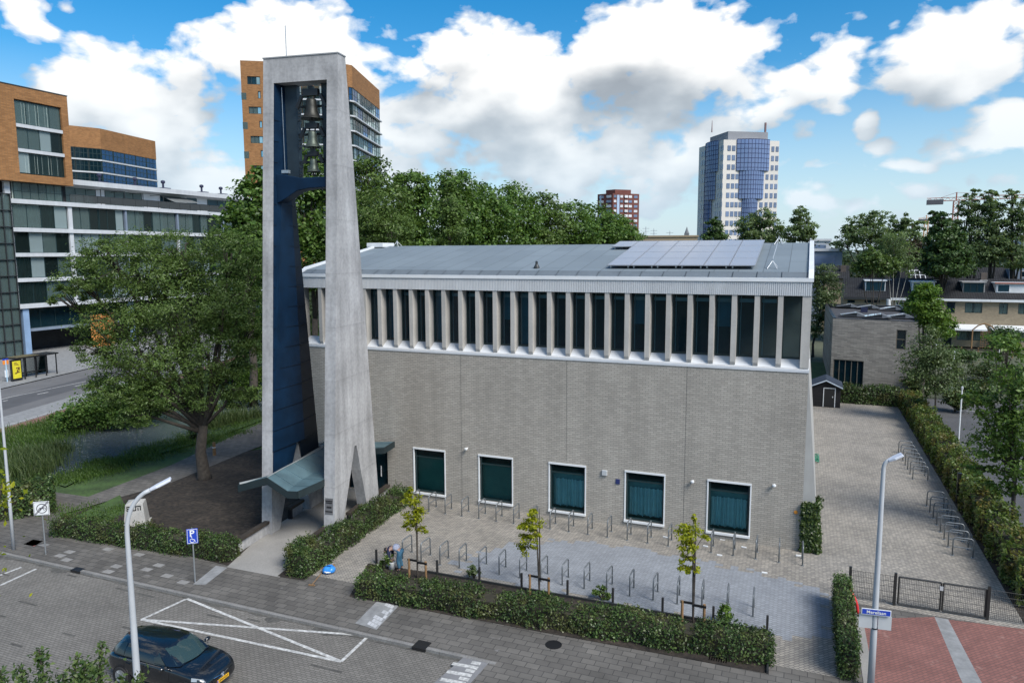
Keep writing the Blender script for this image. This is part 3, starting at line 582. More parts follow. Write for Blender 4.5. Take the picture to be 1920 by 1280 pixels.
# roof safety anchors with a wire, vents
def anchor(x, y, lab):
    e = empty('roof_anchor', (x, y, RZ(y)), lab, 'roof anchor'); z = RZ(y)
    m = MB()
    for k in range(4): m.cyl((x+.3*math.cos(k*1.571+.78), y+.3*math.sin(k*1.571+.78), RZ(y+.3*math.sin(k*1.571+.78))+.02), (x, y, z+.34), .02, n=6)
    m.build('tripod', M_alu, e); MB().cyl((x, y, z+.32), (x, y, z+.42), .03, n=8).build('eyelet', M_steel, e); return e
anchor(-1.75, 1.6, 'white tripod roof anchor by the eaves right of the solar panels'); anchor(-1.75, 8.1, 'white tripod roof anchor at the ridge right of the solar panels'); anchor(-24.6, 1.9, 'tripod roof anchor at the left end near the bell tower'); anchor(-25., 8.2, 'tripod roof anchor at the ridge right of the bell tower')
tag(MB().tube([(-1.75, 1.6, RZ(1.6)+.38), (-1.75, 5, RZ(5)+.32), (-1.75, 8.1, RZ(8.1)+.38)], .012, 5).build('safety_wire', M_alu), 'white safety wire strung between two roof anchors', 'wire')
tag(MB().lathe([(.16, 0), (.14, .08), (.07, .2), (.06, .34), (.0, .36)], (-12.9, 1.4, RZ(1.4)), 12).build('roof_vent', M_darksteel, loc=(-12.9, 1.4, RZ(1.4))), 'small dark vent cone alone on the grey church roof', 'vent')
# small fittings on the wall
def camera_fit(x, z, lab):
    e = empty('security_camera', (x, -.02, z), lab, 'camera'); MB().cyl((x, 0, z), (x, -.12, z), .05, n=8).build('bracket', M_white, e); MB().lathe([(0, -.08), (.06, -.05), (.085, 0), (.08, .05), (0, .06)], (x, -.16, z), 12).build('dome', M_white, e); return e
camera_fit(-16.2, 3.02, 'white dome camera beside the joint above the first two windows'); camera_fit(-4.76, 2.62, 'white camera between the two right-hand windows'); camera_fit(-1.25, 2.85, 'white camera on the brick near the right corner')
vx = -8.9; tag(MB().box(vx-.13, vx+.13, -.10, 0, 2.42, 2.68).build('wall_vent', M_alu, bevel=.02), 'pale square vent box on the brick between two windows', 'vent')
sg = MB().box(-8.36, -8.16, -.03, 0, 2.06, 2.30).build('wall_sign', mat('navy_plate', (.02, .03, .12), .4, 0, 1)); tag(sg, 'tiny navy plate on the brick below the vent box', 'sign')
tag(MB().lathe([(.0, -.04), (.07, -.03), (.085, 0)], (-.32, 0, 1.72), 12, axis=((1, 0, 0), (0, 0, 1), (0, 1, 0))).build('warning_disc', mat('orange_enamel', (.75, .28, .03), .5, 0, 1), loc=(-.32, 0, 1.72)), 'orange disc on the brick near the ivy corner', 'sign')
# entrance doors, half hidden by the tower
en = MB(); a, b, z0, z1 = DOOR
en.box(a, a+.08, .14, .22, z0, z1).box(b-.08, b, .14, .22, z0, z1).box((a+b)/2-.06, (a+b)/2+.06, .14, .22, z0, z1).box(a, b, .14, .22, z1-.1, z1)
dr = en.build('entrance_door', M_black, ch); MB().quad((a, .18, z0), (b, .18, z0), (b, .18, z1), (a, .18, z1)).build('pane', M_glass_dark, dr); MB().box(b-.5, b-.46, .08, .12, .9, 1.5).box((a+b)/2+.2, (a+b)/2+.24, .08, .12, .9, 1.5).build('handle', M_white, dr)
# hose on the side wall and tap
hs_ = MB(); c0 = G(1524, 862); pts = []
for k in range(120): t = k*.36; r_ = .42+.1*math.sin(k*.9); pts.append((c0[0]+.15+.42*r_*math.cos(t), c0[1]+1.1*r_*math.sin(t)+k*.012-.6, .05+.03*math.sin(k*.5)+.12*abs(math.sin(k*.37))))
tag(hs_.tube(pts, .022, 5).build('garden_hose', mat('green_hose', (.03, .2, .12), .5, 0, 1)), 'green garden hose coiled on the paving by the side wall', 'hose')
# ---------------------------------------------------------------- bell tower: two concrete A-shaped slabs joined at the top
TA = rad(7.5); TO = V((-19.9*S, -6.0*S, 0)); E1 = V((math.cos(TA), math.sin(TA), 0)); E2 = V((-math.sin(TA), math.cos(TA), 0))
def TW(a, b, z): return TO+E1*a+E2*b+V((0, 0, z))
TWID, TDEP, TH, TT = 3.75, 4.85, 21.85, .53; F1, F2 = 1.80, 2.50          # depth position of the front / back face at the top
fr_ = lambda z: F1*z/TH                           # front face
bk_ = lambda z: TDEP+(F2-TDEP)*z/TH
bt = empty('bell_tower', TO+E1*TWID/2+E2*TDEP/2, 'tall grey concrete bell tower with splayed legs and dark blue lining', 'bell tower')
GA0, GA1, GZ, GB = .70, 3.55, 3.85, 2.37           # gap between the legs of a slab: foot positions and apex
prof = [(0, 0), (GA0, 0), (GB-.1, GZ), (GB+.1, GZ), (GA1, 0), (TDEP, 0), (F2, TH), (F1, TH)]
fm = MB()
for a0 in (0., TWID-TT):
    # the slab as convex strips so that the gap stays open
    L_ = [(0, 0), (GA0, 0), (GB-.1, GZ), (fr_(GZ), GZ)]; R_ = [(GA1, 0), (TDEP, 0), (bk_(GZ), GZ), (GB+.1, GZ)]; T_ = [(fr_(GZ), GZ), (GB-.1, GZ), (GB+.1, GZ), (bk_(GZ), GZ), (F2, TH), (F1, TH)]
    P = lambda q, a: TW(a, q[0], q[1])
    for poly in (L_, R_, T_):
        fm.quad(*[P(q, a0+TT) for q in poly]); fm.quad(*[P(q, a0) for q in poly][::-1])
    ring = [(0, 0), (GA0, 0), (GB-.1, GZ), (GB+.1, GZ), (GA1, 0), (TDEP, 0), (bk_(GZ), GZ), (F2, TH), (F1, TH), (fr_(GZ), GZ)]
    for i in range(len(ring)):
        q, r_ = ring[i], ring[(i+1) % len(ring)]; fm.quad(P(q, a0), P(q, a0+TT), P(r_, a0+TT), P(r_, a0))
TB = 1.12; za = TH-TB                              # top beam
for poly in ([(TT, fr_(za), za), (TWID-TT, fr_(za), za), (TWID-TT, F1, TH), (TT, F1, TH)], [(TT, F1, TH), (TWID-TT, F1, TH), (TWID-TT, F2, TH), (TT, F2, TH)], [(TWID-TT, bk_(za), za), (TT, bk_(za), za), (TT, F2, TH), (TWID-TT, F2, TH)], [(TT, bk_(za), za), (TWID-TT, bk_(za), za), (TWID-TT, fr_(za), za), (TT, fr_(za), za)]):
    fm.quad(*[TW(*q) for q in poly])
fm.build('frame', M_conc, bt)
cp = MB(); cp.extr([TW(-.03, F1-.03, TH), TW(TWID+.03, F1-.03, TH), TW(TWID+.03, F2+.03, TH), TW(-.03, F2+.03, TH)], (0, 0, .05)); cp.build('lead_cap', mat('lead_sheet', (.3, .31, .32), .6, .1, 2), bt)
for zz in (5.2, 8.6, 12.1, 15.5): pass
MB().cyl(TW(.95, 2.2, TH), TW(.95, 2.2, TH+1.5), .018, n=6).build('lightning_rod', M_steel, bt)
# navy sheet-metal lining on the inside of the left slab, creased, with folded seams
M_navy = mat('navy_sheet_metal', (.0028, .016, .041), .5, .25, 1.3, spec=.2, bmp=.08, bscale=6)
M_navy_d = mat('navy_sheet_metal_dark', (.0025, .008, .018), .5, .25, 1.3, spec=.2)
ln_ = MB(); zs = [0.9, 3.0, GZ-.2, GZ+.001]+[GZ+.95*k for k in range(1, 17)]+[za-.01]
zs = [z for z in zs if z <= za]
def crease(z): return 2.98-.029*z
a_in = TT+.03; a_cr = TT+.20
ln_.quad(TW(a_in, fr_(GZ)+.03, GZ), TW(a_cr, crease(GZ), GZ), TW(a_cr, crease(za), za), TW(a_in, fr_(za)+.03, za))
ln_.quad(TW(a_cr, crease(GZ), GZ), TW(a_in, bk_(GZ)-.02, GZ), TW(a_in, bk_(za)-.02, za), TW(a_cr, crease(za), za), mi=1)  # darker copy of the navy paints the shade beyond the crease
ln_.quad(TW(TT, fr_(GZ)+.03, GZ), TW(a_in, fr_(GZ)+.03, GZ), TW(a_in, fr_(za)+.03, za), TW(TT, fr_(za)+.03, za))
# lower skirts beside the gap
gf = lambda z: GA0+(GB-.1-GA0)*z/GZ; gb = lambda z: GA1+(GB+.1-GA1)*z/GZ; zl = 2.6
ln_.quad(TW(a_in, fr_(zl)+.03, zl), TW(a_in+.03, gf(zl), zl), TW(a_in+.1, GB-.1, GZ), TW(a_in, fr_(GZ)+.03, GZ))
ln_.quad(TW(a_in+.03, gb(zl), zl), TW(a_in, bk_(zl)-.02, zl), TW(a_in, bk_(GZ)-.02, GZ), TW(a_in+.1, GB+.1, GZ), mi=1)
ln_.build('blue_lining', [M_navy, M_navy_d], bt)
for z in zs[3:-1]:
    sm = MB()
    for (p, q) in ((TW(a_in, fr_(z)+.03, z), TW(a_cr, crease(z), z)), (TW(a_cr, crease(z), z), TW(a_in, bk_(z)-.02, z))):
        d = E1*.022; sm.obox(p, q-p, d, V((0, 0, .035)))
    sm.build('lining_seam', M_navy_d, bt)
# right slab: narrow lining strip, posts of the bell frame, cross beam
ri = MB(); a = TWID-TT-.03
z0_ = za-4.8
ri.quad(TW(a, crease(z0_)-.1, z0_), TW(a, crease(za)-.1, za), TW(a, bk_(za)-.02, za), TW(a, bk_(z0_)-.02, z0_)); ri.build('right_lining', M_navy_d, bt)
zb0, zb1 = za-4.88, za-4.16                        # cross beam, deeper where it meets the left lining
bm_ = MB(); b0, b1 = fr_(zb1)+.12, fr_(zb1)+.85
sec = [(TT+.03, zb0-.55), (TT+.55, zb0-.30), (TT+1.1, zb0+.02), (TT+1.7, zb0+.12), (TWID-TT, zb0+.15), (TWID-TT, zb1-.1), (TT+1.3, zb1-.12), (TT+.6, zb1+.02), (TT+.03, zb1+.1)]
bm_.extr([TW(q[0], b0, q[1]) for q in sec], E2*(b1-b0)); bm_.build('cross_beam', M_navy, bt, bevel=.03)
MB().obox(TW(TT+.3, b0+.1, zb1+.12), E1*.34, E2*.2, V((0, 0, .14))).build('flood_lamp', M_steel, bt)
pb = (F1+F2)/2+.2
po = MB()
for aa, w_ in ((TT+.20, .62), (TWID-TT-.62, .5)): po.obox(TW(aa, pb-.05, zb1), E1*w_, E2*.28, V((0, 0, za-zb1)))
po.build('bell_post', mat('dark_post', (.02, .035, .048), .5, .15, 3), bt)
MB().cyl(TW(TT+.30, F1+.1, zb1+.2), TW(TT+.26, F1+.15, za-.15), .013, n=6).build('conduit', M_steel, bt)
cl = MB()
for k in range(3):
    zc = za-1.15-k*1.25
    for j in range(4): cl.box(*(lambda c: (c[0]-.05, c[0]+.06, c[1]-.06, c[1]+.05, c[2], c[2]+.06))(TW(TT+.95, pb-.1, zc-.15*j)))
    cl.tube([TW(TT+.85, pb-.1, zc-.5), TW(TT+1.05, pb-.15, zc-.5), TW(TT+1.05, pb-.15, zc+.1)], .02, 5)
    cl.obox(TW(TT+.84, pb, zc+.12), E1*(TWID-2*TT-1.4), E2*.1, V((0, 0, .1)))
cl.build('ringing_gear', M_darksteel, bt)
# three bronze bells hanging one above the other
M_bronze = mat('bell_bronze', (.085, .105, .088), .5, .3, 5., metal=.6); M_bronze_d = mat('dark_bell_bronze', (.035, .036, .032), .5, .3, 5., metal=.6)
for (r_, zt, m_, lab) in ((.50, za-.70, M_bronze_d, 'largest and darkest bell at the top of the tower opening'), (.40, za-2.14, M_bronze, 'middle bronze bell in the tower opening'), (.325, za-3.38, M_bronze, 'smallest, greenest bell just above the blue cross beam')):
    c = TW(TWID*.585, pb-.25, zt); hgt_ = r_*1.78
    e = empty('bell', c, lab, 'bell', 'bells hanging in the tower')
    pf = [(.0, hgt_), (.30, hgt_), (.44, hgt_*.97), (.50, hgt_*.85), (.53, hgt_*.6), (.60, hgt_*.38), (.74, hgt_*.16), (.93, hgt_*.03), (1., 0), (.97, -.02), (.85, .02), (.0, .10)]
    MB().lathe([(r*r_, z-hgt_) for r, z in pf][::-1], c, 24).build('bell_body', m_, e, smooth=True)
    y_ = MB(); y_.obox(c+V((0, 0, .12))-E1*.38*r_/.5-E2*.12, E1*.76*r_/.5, E2*.24, V((0, 0, .30*r_/.5)))
    for s_ in (-1, 1): y_.obox(c+V((0, 0, .14))+E1*(s_*.40*r_/.5)-E2*.06, E1*(s_*.28*r_/.5)+V((0, 0, -.55*r_/.5)), E2*.12, E1*(s_*.12)+V((0, 0, .06)))
    for s_ in (-1, 1): y_.cyl(c+E1*(s_*.16*r_/.5), c+E1*(s_*.2*r_/.5)+V((0, 0, .16)), .035, n=6)
    y_.obox(c+V((0, 0, .12+.3*r_/.5))-E1*.1-E2*.08, E1*.2, E2*.16, V((0, 0, .14))); y_.build('yoke', M_black, e)
    y_ = MB(); y_.cyl(c+V((0, 0, -hgt_*.6)), c+V((0, 0, -hgt_-.12)), .025, n=6); y_.lathe([(0, -.2), (.045, -.14), (.05, -.06), (0, .0)], c+V((0, 0, -hgt_-.06)), 8); y_.build('clapper', M_black, e)
# dark plaque on the right front leg with three lines of lettering
pq = MB(); P0 = PL(604, 944, TW(0, 0, 1.9), -E2); zc = 1.55; fz = lambda z: fr_(z)-.012
pq.add([TW(TWID-TT+.06, fz(1.2), 1.2), TW(TWID-.08, fz(1.2), 1.2), TW(TWID-.08, fz(1.95), 1.95), TW(TWID-TT+.06, fz(1.95), 1.95)], [(0, 1, 2, 3)])
pq.build('name_plaque', mat('grey_plaque', (.12, .12, .125), .5, .1, 3), bt)
pl2 = MB()
for (z, w_) in ((1.80, .34), (1.72, .30), (1.32, .36)): pl2.obox(TW(TWID-TT/2-w_/2-.01, fz(z)-.012, z), E1*w_, E2*.01, V((0, 0, .045)))
for k in range(3): pl2.obox(TW(TWID-TT/2-.12+k*.085, fz(1.5)-.012, 1.5), E1*.06, E2*.01, V((0, 0, .08)))
pl2.build('plaque_lettering', M_black, bt)
# ---------------------------------------------------------------- folded copper-green canopy through the tower to the doors
cn = empty('entrance_canopy', TW(1.9, 2, 0), 'folded green metal canopy running from the bell tower to the church doors', 'canopy')
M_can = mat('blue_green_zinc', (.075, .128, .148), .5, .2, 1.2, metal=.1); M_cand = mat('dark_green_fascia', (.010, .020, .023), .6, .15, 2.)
yf, yb = -1.15, 6.3                               # along the tower's own axis
# section (across, height): left eave, peak, valley, right eave
zpk, zv, zl_, zr = 3.06, 2.42, 2.50, 3.02
sec_f = [(-.85, zl_), (.98, zpk), (2.32, 2.55), (TWID-.05, 3.06)]
def cs(b):                                         # the section changes along the canopy
    K = [(-1.15, ((-.30, 2.68), (1.18, 3.15), (2.18, 2.60), (2.66, 2.62))), (0., ((.56, 2.74), (1.18, 3.18), (2.1, 2.72), (TWID-TT-.03, 2.78))), (4.86, ((.56, 2.9), (1.3, 3.25), (2.6, 2.92), (TWID-TT-.03, 3.0))), (5.0, ((.1, 2.9), (1.3, 3.25), (2.6, 2.95), (4.0, 3.06))), (9., ((.1, 2.9), (1.3, 3.25), (2.6, 2.95), (4.0, 3.06)))]
    for (b0, p0), (b1, p1) in zip(K, K[1:]):
        if b <= b1: t = (b-b0)/(b1-b0); return [(p[0]+(q[0]-p[0])*t, p[1]+(q[1]-p[1])*t) for p, q in zip(p0, p1)]
bs = np.array([-1.15, -.5, 0., 1.2, 2.4, 3.6, 4.86, 5., 6.3]); top = MB(); bot = MB()
for i in range(8):
    s0, s1 = cs(bs[i]), cs(bs[i+1])
    for j in range(3):
        top.quad(TW(s0[j][0], bs[i], s0[j][1]), TW(s0[j+1][0], bs[i], s0[j+1][1]), TW(s1[j+1][0], bs[i+1], s1[j+1][1]), TW(s1[j][0], bs[i+1], s1[j][1]))
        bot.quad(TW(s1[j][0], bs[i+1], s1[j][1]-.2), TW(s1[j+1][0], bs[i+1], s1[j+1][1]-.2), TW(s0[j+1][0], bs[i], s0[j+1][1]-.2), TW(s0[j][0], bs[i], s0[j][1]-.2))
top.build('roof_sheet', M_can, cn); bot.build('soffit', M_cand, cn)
fs = MB(); d3 = V((0, 0, .32))
def edge(p, q, out_):
    fs.obox(V(p)-d3*.96, V(q)-V(p), V(out_), d3)
s0, s1 = cs(yf), cs(yb)
for j in range(3): edge(TW(s0[j][0], yf, s0[j][1]), TW(s0[j+1][0], yf, s0[j+1][1]), -E2*.05)
for i in range(8):
    q0, q1 = cs(bs[i]), cs(bs[i+1])
    edge(TW(q0[0][0], bs[i], q0[0][1]), TW(q1[0][0], bs[i+1], q1[0][1]), -E1*.05); edge(TW(q0[3][0], bs[i], q0[3][1]), TW(q1[3][0], bs[i+1], q1[3][1]), E1*.05)
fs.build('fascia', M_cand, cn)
rd = MB(); rd.tube([TW(cs(b)[1][0], b, cs(b)[1][1]+.015) for b in bs], .03, 6); rd.tube([TW(cs(b)[0][0]+.05, b, cs(b)[0][1]+.07) for b in bs], .06, 6)
rd.build('ridge_cap', mat('dull_lead', (.2, .22, .225), .6, .15, 3), cn)
for i, b in enumerate(np.linspace(yf+.55, yb-.4, 9)):
    q = cs(b); st_ = MB()
    for j in range(3): st_.obox(TW(q[j][0], b, q[j][1]+.002), TW(q[j+1][0], b, q[j+1][1])-TW(q[j][0], b, q[j][1]), E2*.03, V((0, 0, .022)))
    st_.build('standing_seam', M_can, cn)
# low walls with dark timber caps along the path
def bench(a0, b0, b1, lab, zt=.62):
    e = empty('low_rail', TW(a0, b0, 0), lab, 'rail'); dw = E1*.16
    MB().obox(TW(a0, b0, 0), dw*.75, E2*(b1-b0), V((0, 0, zt-.12))).build('panel', M_conc, e) if zt > .5 else None
    MB().obox(TW(a0-.05, b0-.05, zt-.12), dw*1.6, E2*(b1-b0+.1), V((0, 0, .13))).build('timber_cap', mat('dark_timber', (.035, .028, .022), .7, .3, 4), e)
    MB().obox(TW(a0-.02, b0-.02, .0), dw*1.2, E2*.12, V((0, 0, zt-.1))).build('post', M_black, e); return e
bench(.2, -2.4, .05, 'low dark rail from the left tower leg to the street hedge'); bench(TWID-TT-.02, -2.6, -.02, 'low walled rail in front of the right tower leg')
bench(TWID-.36, 1.98, 3.12, 'low rail between the two right tower legs'); bench(.2, 1.98, 3.12, 'low rail between the two left tower legs'); bench(TWID-.3, 5.05, 6.4, 'short dark rail behind the right tower leg by the doors')
# ---------------------------------------------------------------- generic glazing for the flats
M_glass_apt = glassmat('flat_glass', (.8, .92, .9), .66, body=(.13, .19, .185)); M_glass_apt.node_tree.nodes['Fresnel'].inputs[0].default_value = 2.2
M_glass_blue = glassmat('blue_glass', (.12, .3, .55), .62, body=(.03, .11, .27)); M_glass_blue.node_tree.nodes['Fresnel'].inputs[0].default_value = 2.4
M_glass_pale = glassmat('painted_reflection_pale', (.8, .9, .9), .55, body=(.33, .42, .43)); M_glass_pale.node_tree.nodes['Fresnel'].inputs[0].default_value = 2.2  # pale body colour stands in for sky reflections and drawn curtains
M_glass_shade = glassmat('painted_reflection_dark', (.45, .6, .58), .72, body=(.02, .035, .034)); M_glass_shade.node_tree.nodes['Fresnel'].inputs[0].default_value = 1.9  # dark body colour stands in for trees reflected in the panes
_rg = random.Random(77)
M_ocurt = mat('pale_green_curtain', (.58, .68, .62), .9, .15, 1.5, streak=.3)
M_obrick = brickmat('orange_brick', (.36, .175, .065), (.25, .115, .04), (.2, .12, .065), .5, .16, .02, u=(.71, .71, 0), var=.25, vscale=.5, bias=-.1, bmp=.2)
M_bluegrey = mat('blue_grey_render', (.16, .20, .26), .7, .1, .6)
M_slab = mat('white_slab', (.48, .50, .52), .6, .06, .6, streak=.1)
M_room = mat('room_dark', (.03, .032, .034), .9, .3, .5)
def glazed(parent, o, u, n, a0, a1, z0, z1, nv, hb=(), glass=None, curtain=None, name='window', fm=None, t=.07, inset=.0, back=True):
    """window on the plane o + u*a, outward n: frame with nv lights and horizontal bars at fractions hb; pane, curtain behind"""
    o, u, n = V(o), V(u), V(n); Z = V((0, 0, 1)); p = lambda a, z, d: o+u*a+Z*z+n*d
    f = MB(); w_ = a1-a0
    for k in range(nv+1):
        c = a0+w_*k/nv; f.obox(p(min(max(c-t/2, a0), a1-t), z0, inset-.04), u*t, Z*(z1-z0), n*.08)
    for h in (0., *hb, 1.):
        zz = min(z0+(z1-z0)*h, z1-t); f.obox(p(a0, zz, inset-.03), u*w_, Z*t, n*.06)
    o_ = f.build(name, fm or M_frame_d, parent)
    pn = MB()
    for k in range(nv):
        q0, q1 = a0+w_*k/nv, a0+w_*(k+1)/nv; pn.quad(p(q0, z0, inset), p(q1, z0, inset), p(q1, z1, inset), p(q0, z1, inset), mi=_rg.choice((0, 0, 1, 1, 2)))
    pn.build('pane', [glass, glass, glass] if glass else [M_glass_apt, M_glass_shade, M_glass_pale], o_)
    if curtain:
        c = MB()
        for (c0, c1) in curtain:
            m_ = max(4, int((c1-c0)*w_/.12)); q = [(a0+w_*(c0+(c1-c0)*k/m_), -.35+.06*math.sin(k*1.9+a0)) for k in range(m_+1)]
            for k in range(m_): c.quad(p(q[k][0], z0, q[k][1]), p(q[k+1][0], z0, q[k+1][1]), p(q[k+1][0], z1, q[k+1][1]), p(q[k][0], z1, q[k][1]))
        c.build('curtain', M_ocurt, o_)
    return o_
# ---------------------------------------------------------------- flats on the left
X0 = -94.; U, Nn = (0, 1, 0), (1, 0, 0); rf_ = random.Random(11)
ap = empty('apartment_block', (X0-6, 50, 0), 'long white and glass apartment block with an orange brick box on its left end', 'apartment block')
MB().box(X0-12, X0-.6, 29.3, 76, 6.2, 20.05).box(X0-12, X0-3.4, 37.8, 76, 20.06, 22.7).box(X0-12, X0-.6, 29.3, 37.8, 20.05, 22.3).box(X0-12, X0-5, 31, 76, 0, 6.2).build('core', M_room, ap)
sl_ = MB()
for z0, z1 in ((6.16, 6.72), (9.57, 10.05), (12.8, 13.28), (15.98, 16.5), (19.55, 20.1)):
    sl_.box(X0-.9, X0+.28, 29.6, 76, z0, z1)
sl_.box(X0-11, X0-1.6, 37.7, 76, 22.75, 23.45); sl_.build('floor_slab', M_slab, ap)
MB().box(X0-3.28, X0-.02, 37.8, 76, 20.06, 20.12).build('terrace_deck', M_slab, ap)
wl = MB(); wl.box(X0-3.5, X0-3.3, 37.8, 76, 20.1, 22.75).box(X0-.8, X0-.2, 29.3, 30.0, 6.7, 22.3); wl.build('wall', mat('white_render', (.6, .62, .64), .7, .06, .5), ap)
for z0, z1 in ((6.72, 9.57), (10.05, 12.8), (13.28, 15.98), (16.5, 19.55)):
    for y in (37.75, 46.6, 56.2, 66.): w_ = .28 if y < 38 else .15; MB().box(X0-.5, X0+.05, y-w_, y+w_, z0+.001, z1-.001).build('column', M_slab if y < 38 or z0 == 13.28 else M_bluegrey, ap)
flo = [(6.72, 9.57), (10.05, 12.8), (13.28, 15.98), (16.5, 19.55)]
for fi, (z0, z1) in enumerate(flo):
    for (b0, b1) in ((30.05, 37.45), (38.05, 42.2), (42.3, 46.3), (46.9, 51.4), (51.5, 55.9), (56.5, 61.), (61.1, 65.7), (66.3, 70.9), (71., 75.9)):
        cu = [None, [(0, .5)], [(0, 1)], [(0, .3), (.7, 1)], [(.5, 1)]][rf_.randrange(5)]
        if b0 < 31: cu = [[(0, .98)], [(0, .32)], None, [(0, .48), (.52, 1)]][fi]
        glazed(ap, (X0, 0, 0), U, Nn, b0, b1, z0, z1, 4 if b1-b0 > 5 else 3, (), None, cu, inset=-.25)
glazed(ap, (X0, 0, 0), U, Nn, 30.3, 36.9, 20.1, 22.3, 6, (.45,), None, [(0, .18), (.66, 1)], inset=-.1)
for (b0, b1, nv, hb) in ((38., 44.5, 4, (.5,)), (46, 52.5, 4, (.5,)), (56, 60.2, 2, ()), (61.5, 63.6, 1, ()), (66, 73, 3, (.55,))):
    glazed(ap, (X0-3.28, 0, 0), U, Nn, b0, b1, 20.12, 22.45, nv, hb, M_glass_apt if b0 < 55 else M_glass_dark)
# balcony railing of smoked glass along the terrace
y = 37.9; nb = 18
gm = glassmat('balcony_glass', (.78, .8, .8), .85, body=(.2, .21, .21))
rp = MB(); gp_ = MB()
for k in range(nb):
    a, b = y+k*2.1, y+(k+1)*2.1-.06; rp.box(X0+.02, X0+.06, a-.05, a, 20.1, 21.25); gp_.box(X0+.03, X0+.05, a, b, 20.2, 21.2)
rp.box(X0+.01, X0+.07, y, y+nb*2.1, 21.2, 21.25); r_ = rp.build('balcony_railing', M_darksteel, ap); gp_.build('pane', gm, r_)
# pergolas and furniture on the terrace
for (a, b) in ((43., 47.), (50.2, 54.)):
    pg = MB()
    for q in (a, b): pg.box(X0-.5, X0-.42, q, q+.08, 20.1, 22.3).box(X0-3.2, X0-.4, q, q+.08, 22.22, 22.3)
    pg.box(X0-.5, X0-.42, a, b, 22.22, 22.3)
    pg.build('pergola', M_darksteel, ap)
aw = MB(); aw.quad((X0-3.25, 56, 22.4), (X0-3.25, 61, 22.4), (X0-1., 62, 21.5), (X0-1., 57, 21.3)); aw.build('awning', mat('grey_canvas', (.12, .13, .13), .9, .2, 2), ap)
for k, yy in enumerate((46.2, 52.4, 57.8, 66., 70.5)):
    h = MB(); h.box(X0-5.2, X0-3.6, yy-.8, yy+.8, 23.45, 23.8).cyl((X0-4.4, yy, 23.8), (X0-4.4, yy, 24.5), .16); h.lathe([(0, 0), (.3, .1), (.36, .3), (.3, .5), (0, .6)], (X0-4.4, yy, 24.45), 10); h.build('chimney', mat('navy_vent', (.015, .018, .05), .5, 0, 1) if k == 0 else bpy.data.materials['navy_vent'], ap)
# orange brick box hanging out over the left end
Xb = X0+1.; bw = MB(); hol = [(30.6, 36.85, 23.25, 32.4), (24.6, 27.9, 29.2, 31.6), (24.6, 27.9, 25.4, 27.8)]
wall_holes(bw, (Xb, 20, 0), (0, 1, 0), (1, 0, 0), 17.8, 22.25, 34., [(a-20, b-20, c, d) for a, b, c, d in hol], .5)
bw.quad((Xb, 37.8, 22.25), (Xb-11, 37.8, 22.25), (Xb-11, 37.8, 34), (Xb, 37.8, 34)); bw.quad((Xb, 20, 34), (Xb, 37.8, 34), (Xb-11, 37.8, 34), (Xb-11, 20, 34)); bw.quad((Xb, 37.8, 22.25), (Xb, 20, 22.25), (Xb-11, 20, 22.25), (Xb-11, 37.8, 22.25)); bw.quad((Xb-11, 20, 22.25), (Xb, 20, 22.25), (Xb, 20, 34), (Xb-11, 20, 34))
bw.build('brick_box', M_obrick, ap); MB().box(Xb-.2, Xb+.05, 19.95, 37.85, 34., 34.12).build('roof_trim', M_darksteel, ap)
for k, (z0, z1) in enumerate(((23.35, 25.95), (26.4, 29.), (29.45, 32.3))):
    glazed(ap, (Xb, 0, 0), U, Nn, 30.65, 36.8, z0, z1, 4, (), None, [[(0, .5), (.5, .9)], None, [(0, .25), (.3, .75)]][k], inset=-.3)
bs_ = MB().box(Xb-.4, Xb+.03, 30.62, 36.83, 25.96, 26.38).box(Xb-.4, Xb+.03, 30.62, 36.83, 29.01, 29.43); bs_.build('window_band', M_slab, ap)
for z0, z1 in ((25.4, 27.8), (29.2, 31.6)): glazed(ap, (Xb, 0, 0), U, Nn, 24.65, 27.85, z0, z1, 2, (), M_glass_dark, inset=-.4)
MB().box(Xb-1.2, Xb-1.0, 30.6, 36.85, 23.25, 32.4).build('room', M_room, ap)
# glass stairwell at the far left
gs = MB(); Z_ = [0.1+2.05*k for k in range(11)]
for z in Z_: gs.box(X0-.1, X0+.55, 14, 29.5, z, z+.09)
for yy in (14, 17, 20, 23., 25.2, 27.3, 28.4, 29.42): gs.box(X0-.1, X0+.5, yy, yy+.09, .1, 20.6)
sg_ = gs.build('stairwell_frame', M_darksteel, ap); MB().quad((X0+.3, 14, .1), (X0+.3, 29.5, .1), (X0+.3, 29.5, 20.6), (X0+.3, 14, 20.6)).build('pane', M_glass_apt, sg_)
tf = MB()
for k in range(5):
    z = .4+4.1*k; tf.extr([(X0-1.5, 16, z), (X0-1.5, 28, z+2.9), (X0-1.5, 28, z+3.2), (X0-1.5, 16, z+.3)], (-.9, 0, 0))
tf.box(X0-5, X0-2.6, 14, 29.3, 0, 22).build('stair', mat('stair_grey', (.2, .23, .23), .8, .2, .6), ap)
# open ground floor
for ya_, yb_ in ((30.2, 31.), (46.2, 47.)): MB().box(X0-.55, X0-.05, ya_, yb_, 0, 6.16).build('ground_column', bpy.data.materials.get('pale_blue_column') or mat('pale_blue_column', (.2, .3, .45), .6, .1, .8), ap)
glazed(ap, (X0-1.2, 0, 0), U, Nn, 31.1, 46., 3.4, 5.9, 7, (), M_glass_dark); MB().box(X0-1.6, X0-1.0, 31, 46, 3.0, 3.38).build('mezzanine_beam', M_bluegrey, ap)
cw = MB(); pts = [(X0-3.5+4.2*math.sin(t*.2), 36.5+t*.62) for t in range(5, 14)]
for i in range(8): cw.quad((*pts[i], .0), (*pts[i+1], .0), (*pts[i+1], 4.6), (*pts[i], 4.6))
cw.build('curved_brick_wall', mat('bright_orange_brick', (.5, .2, .05), .85, .2, 1.5, fine=.3, fscale=5), ap)
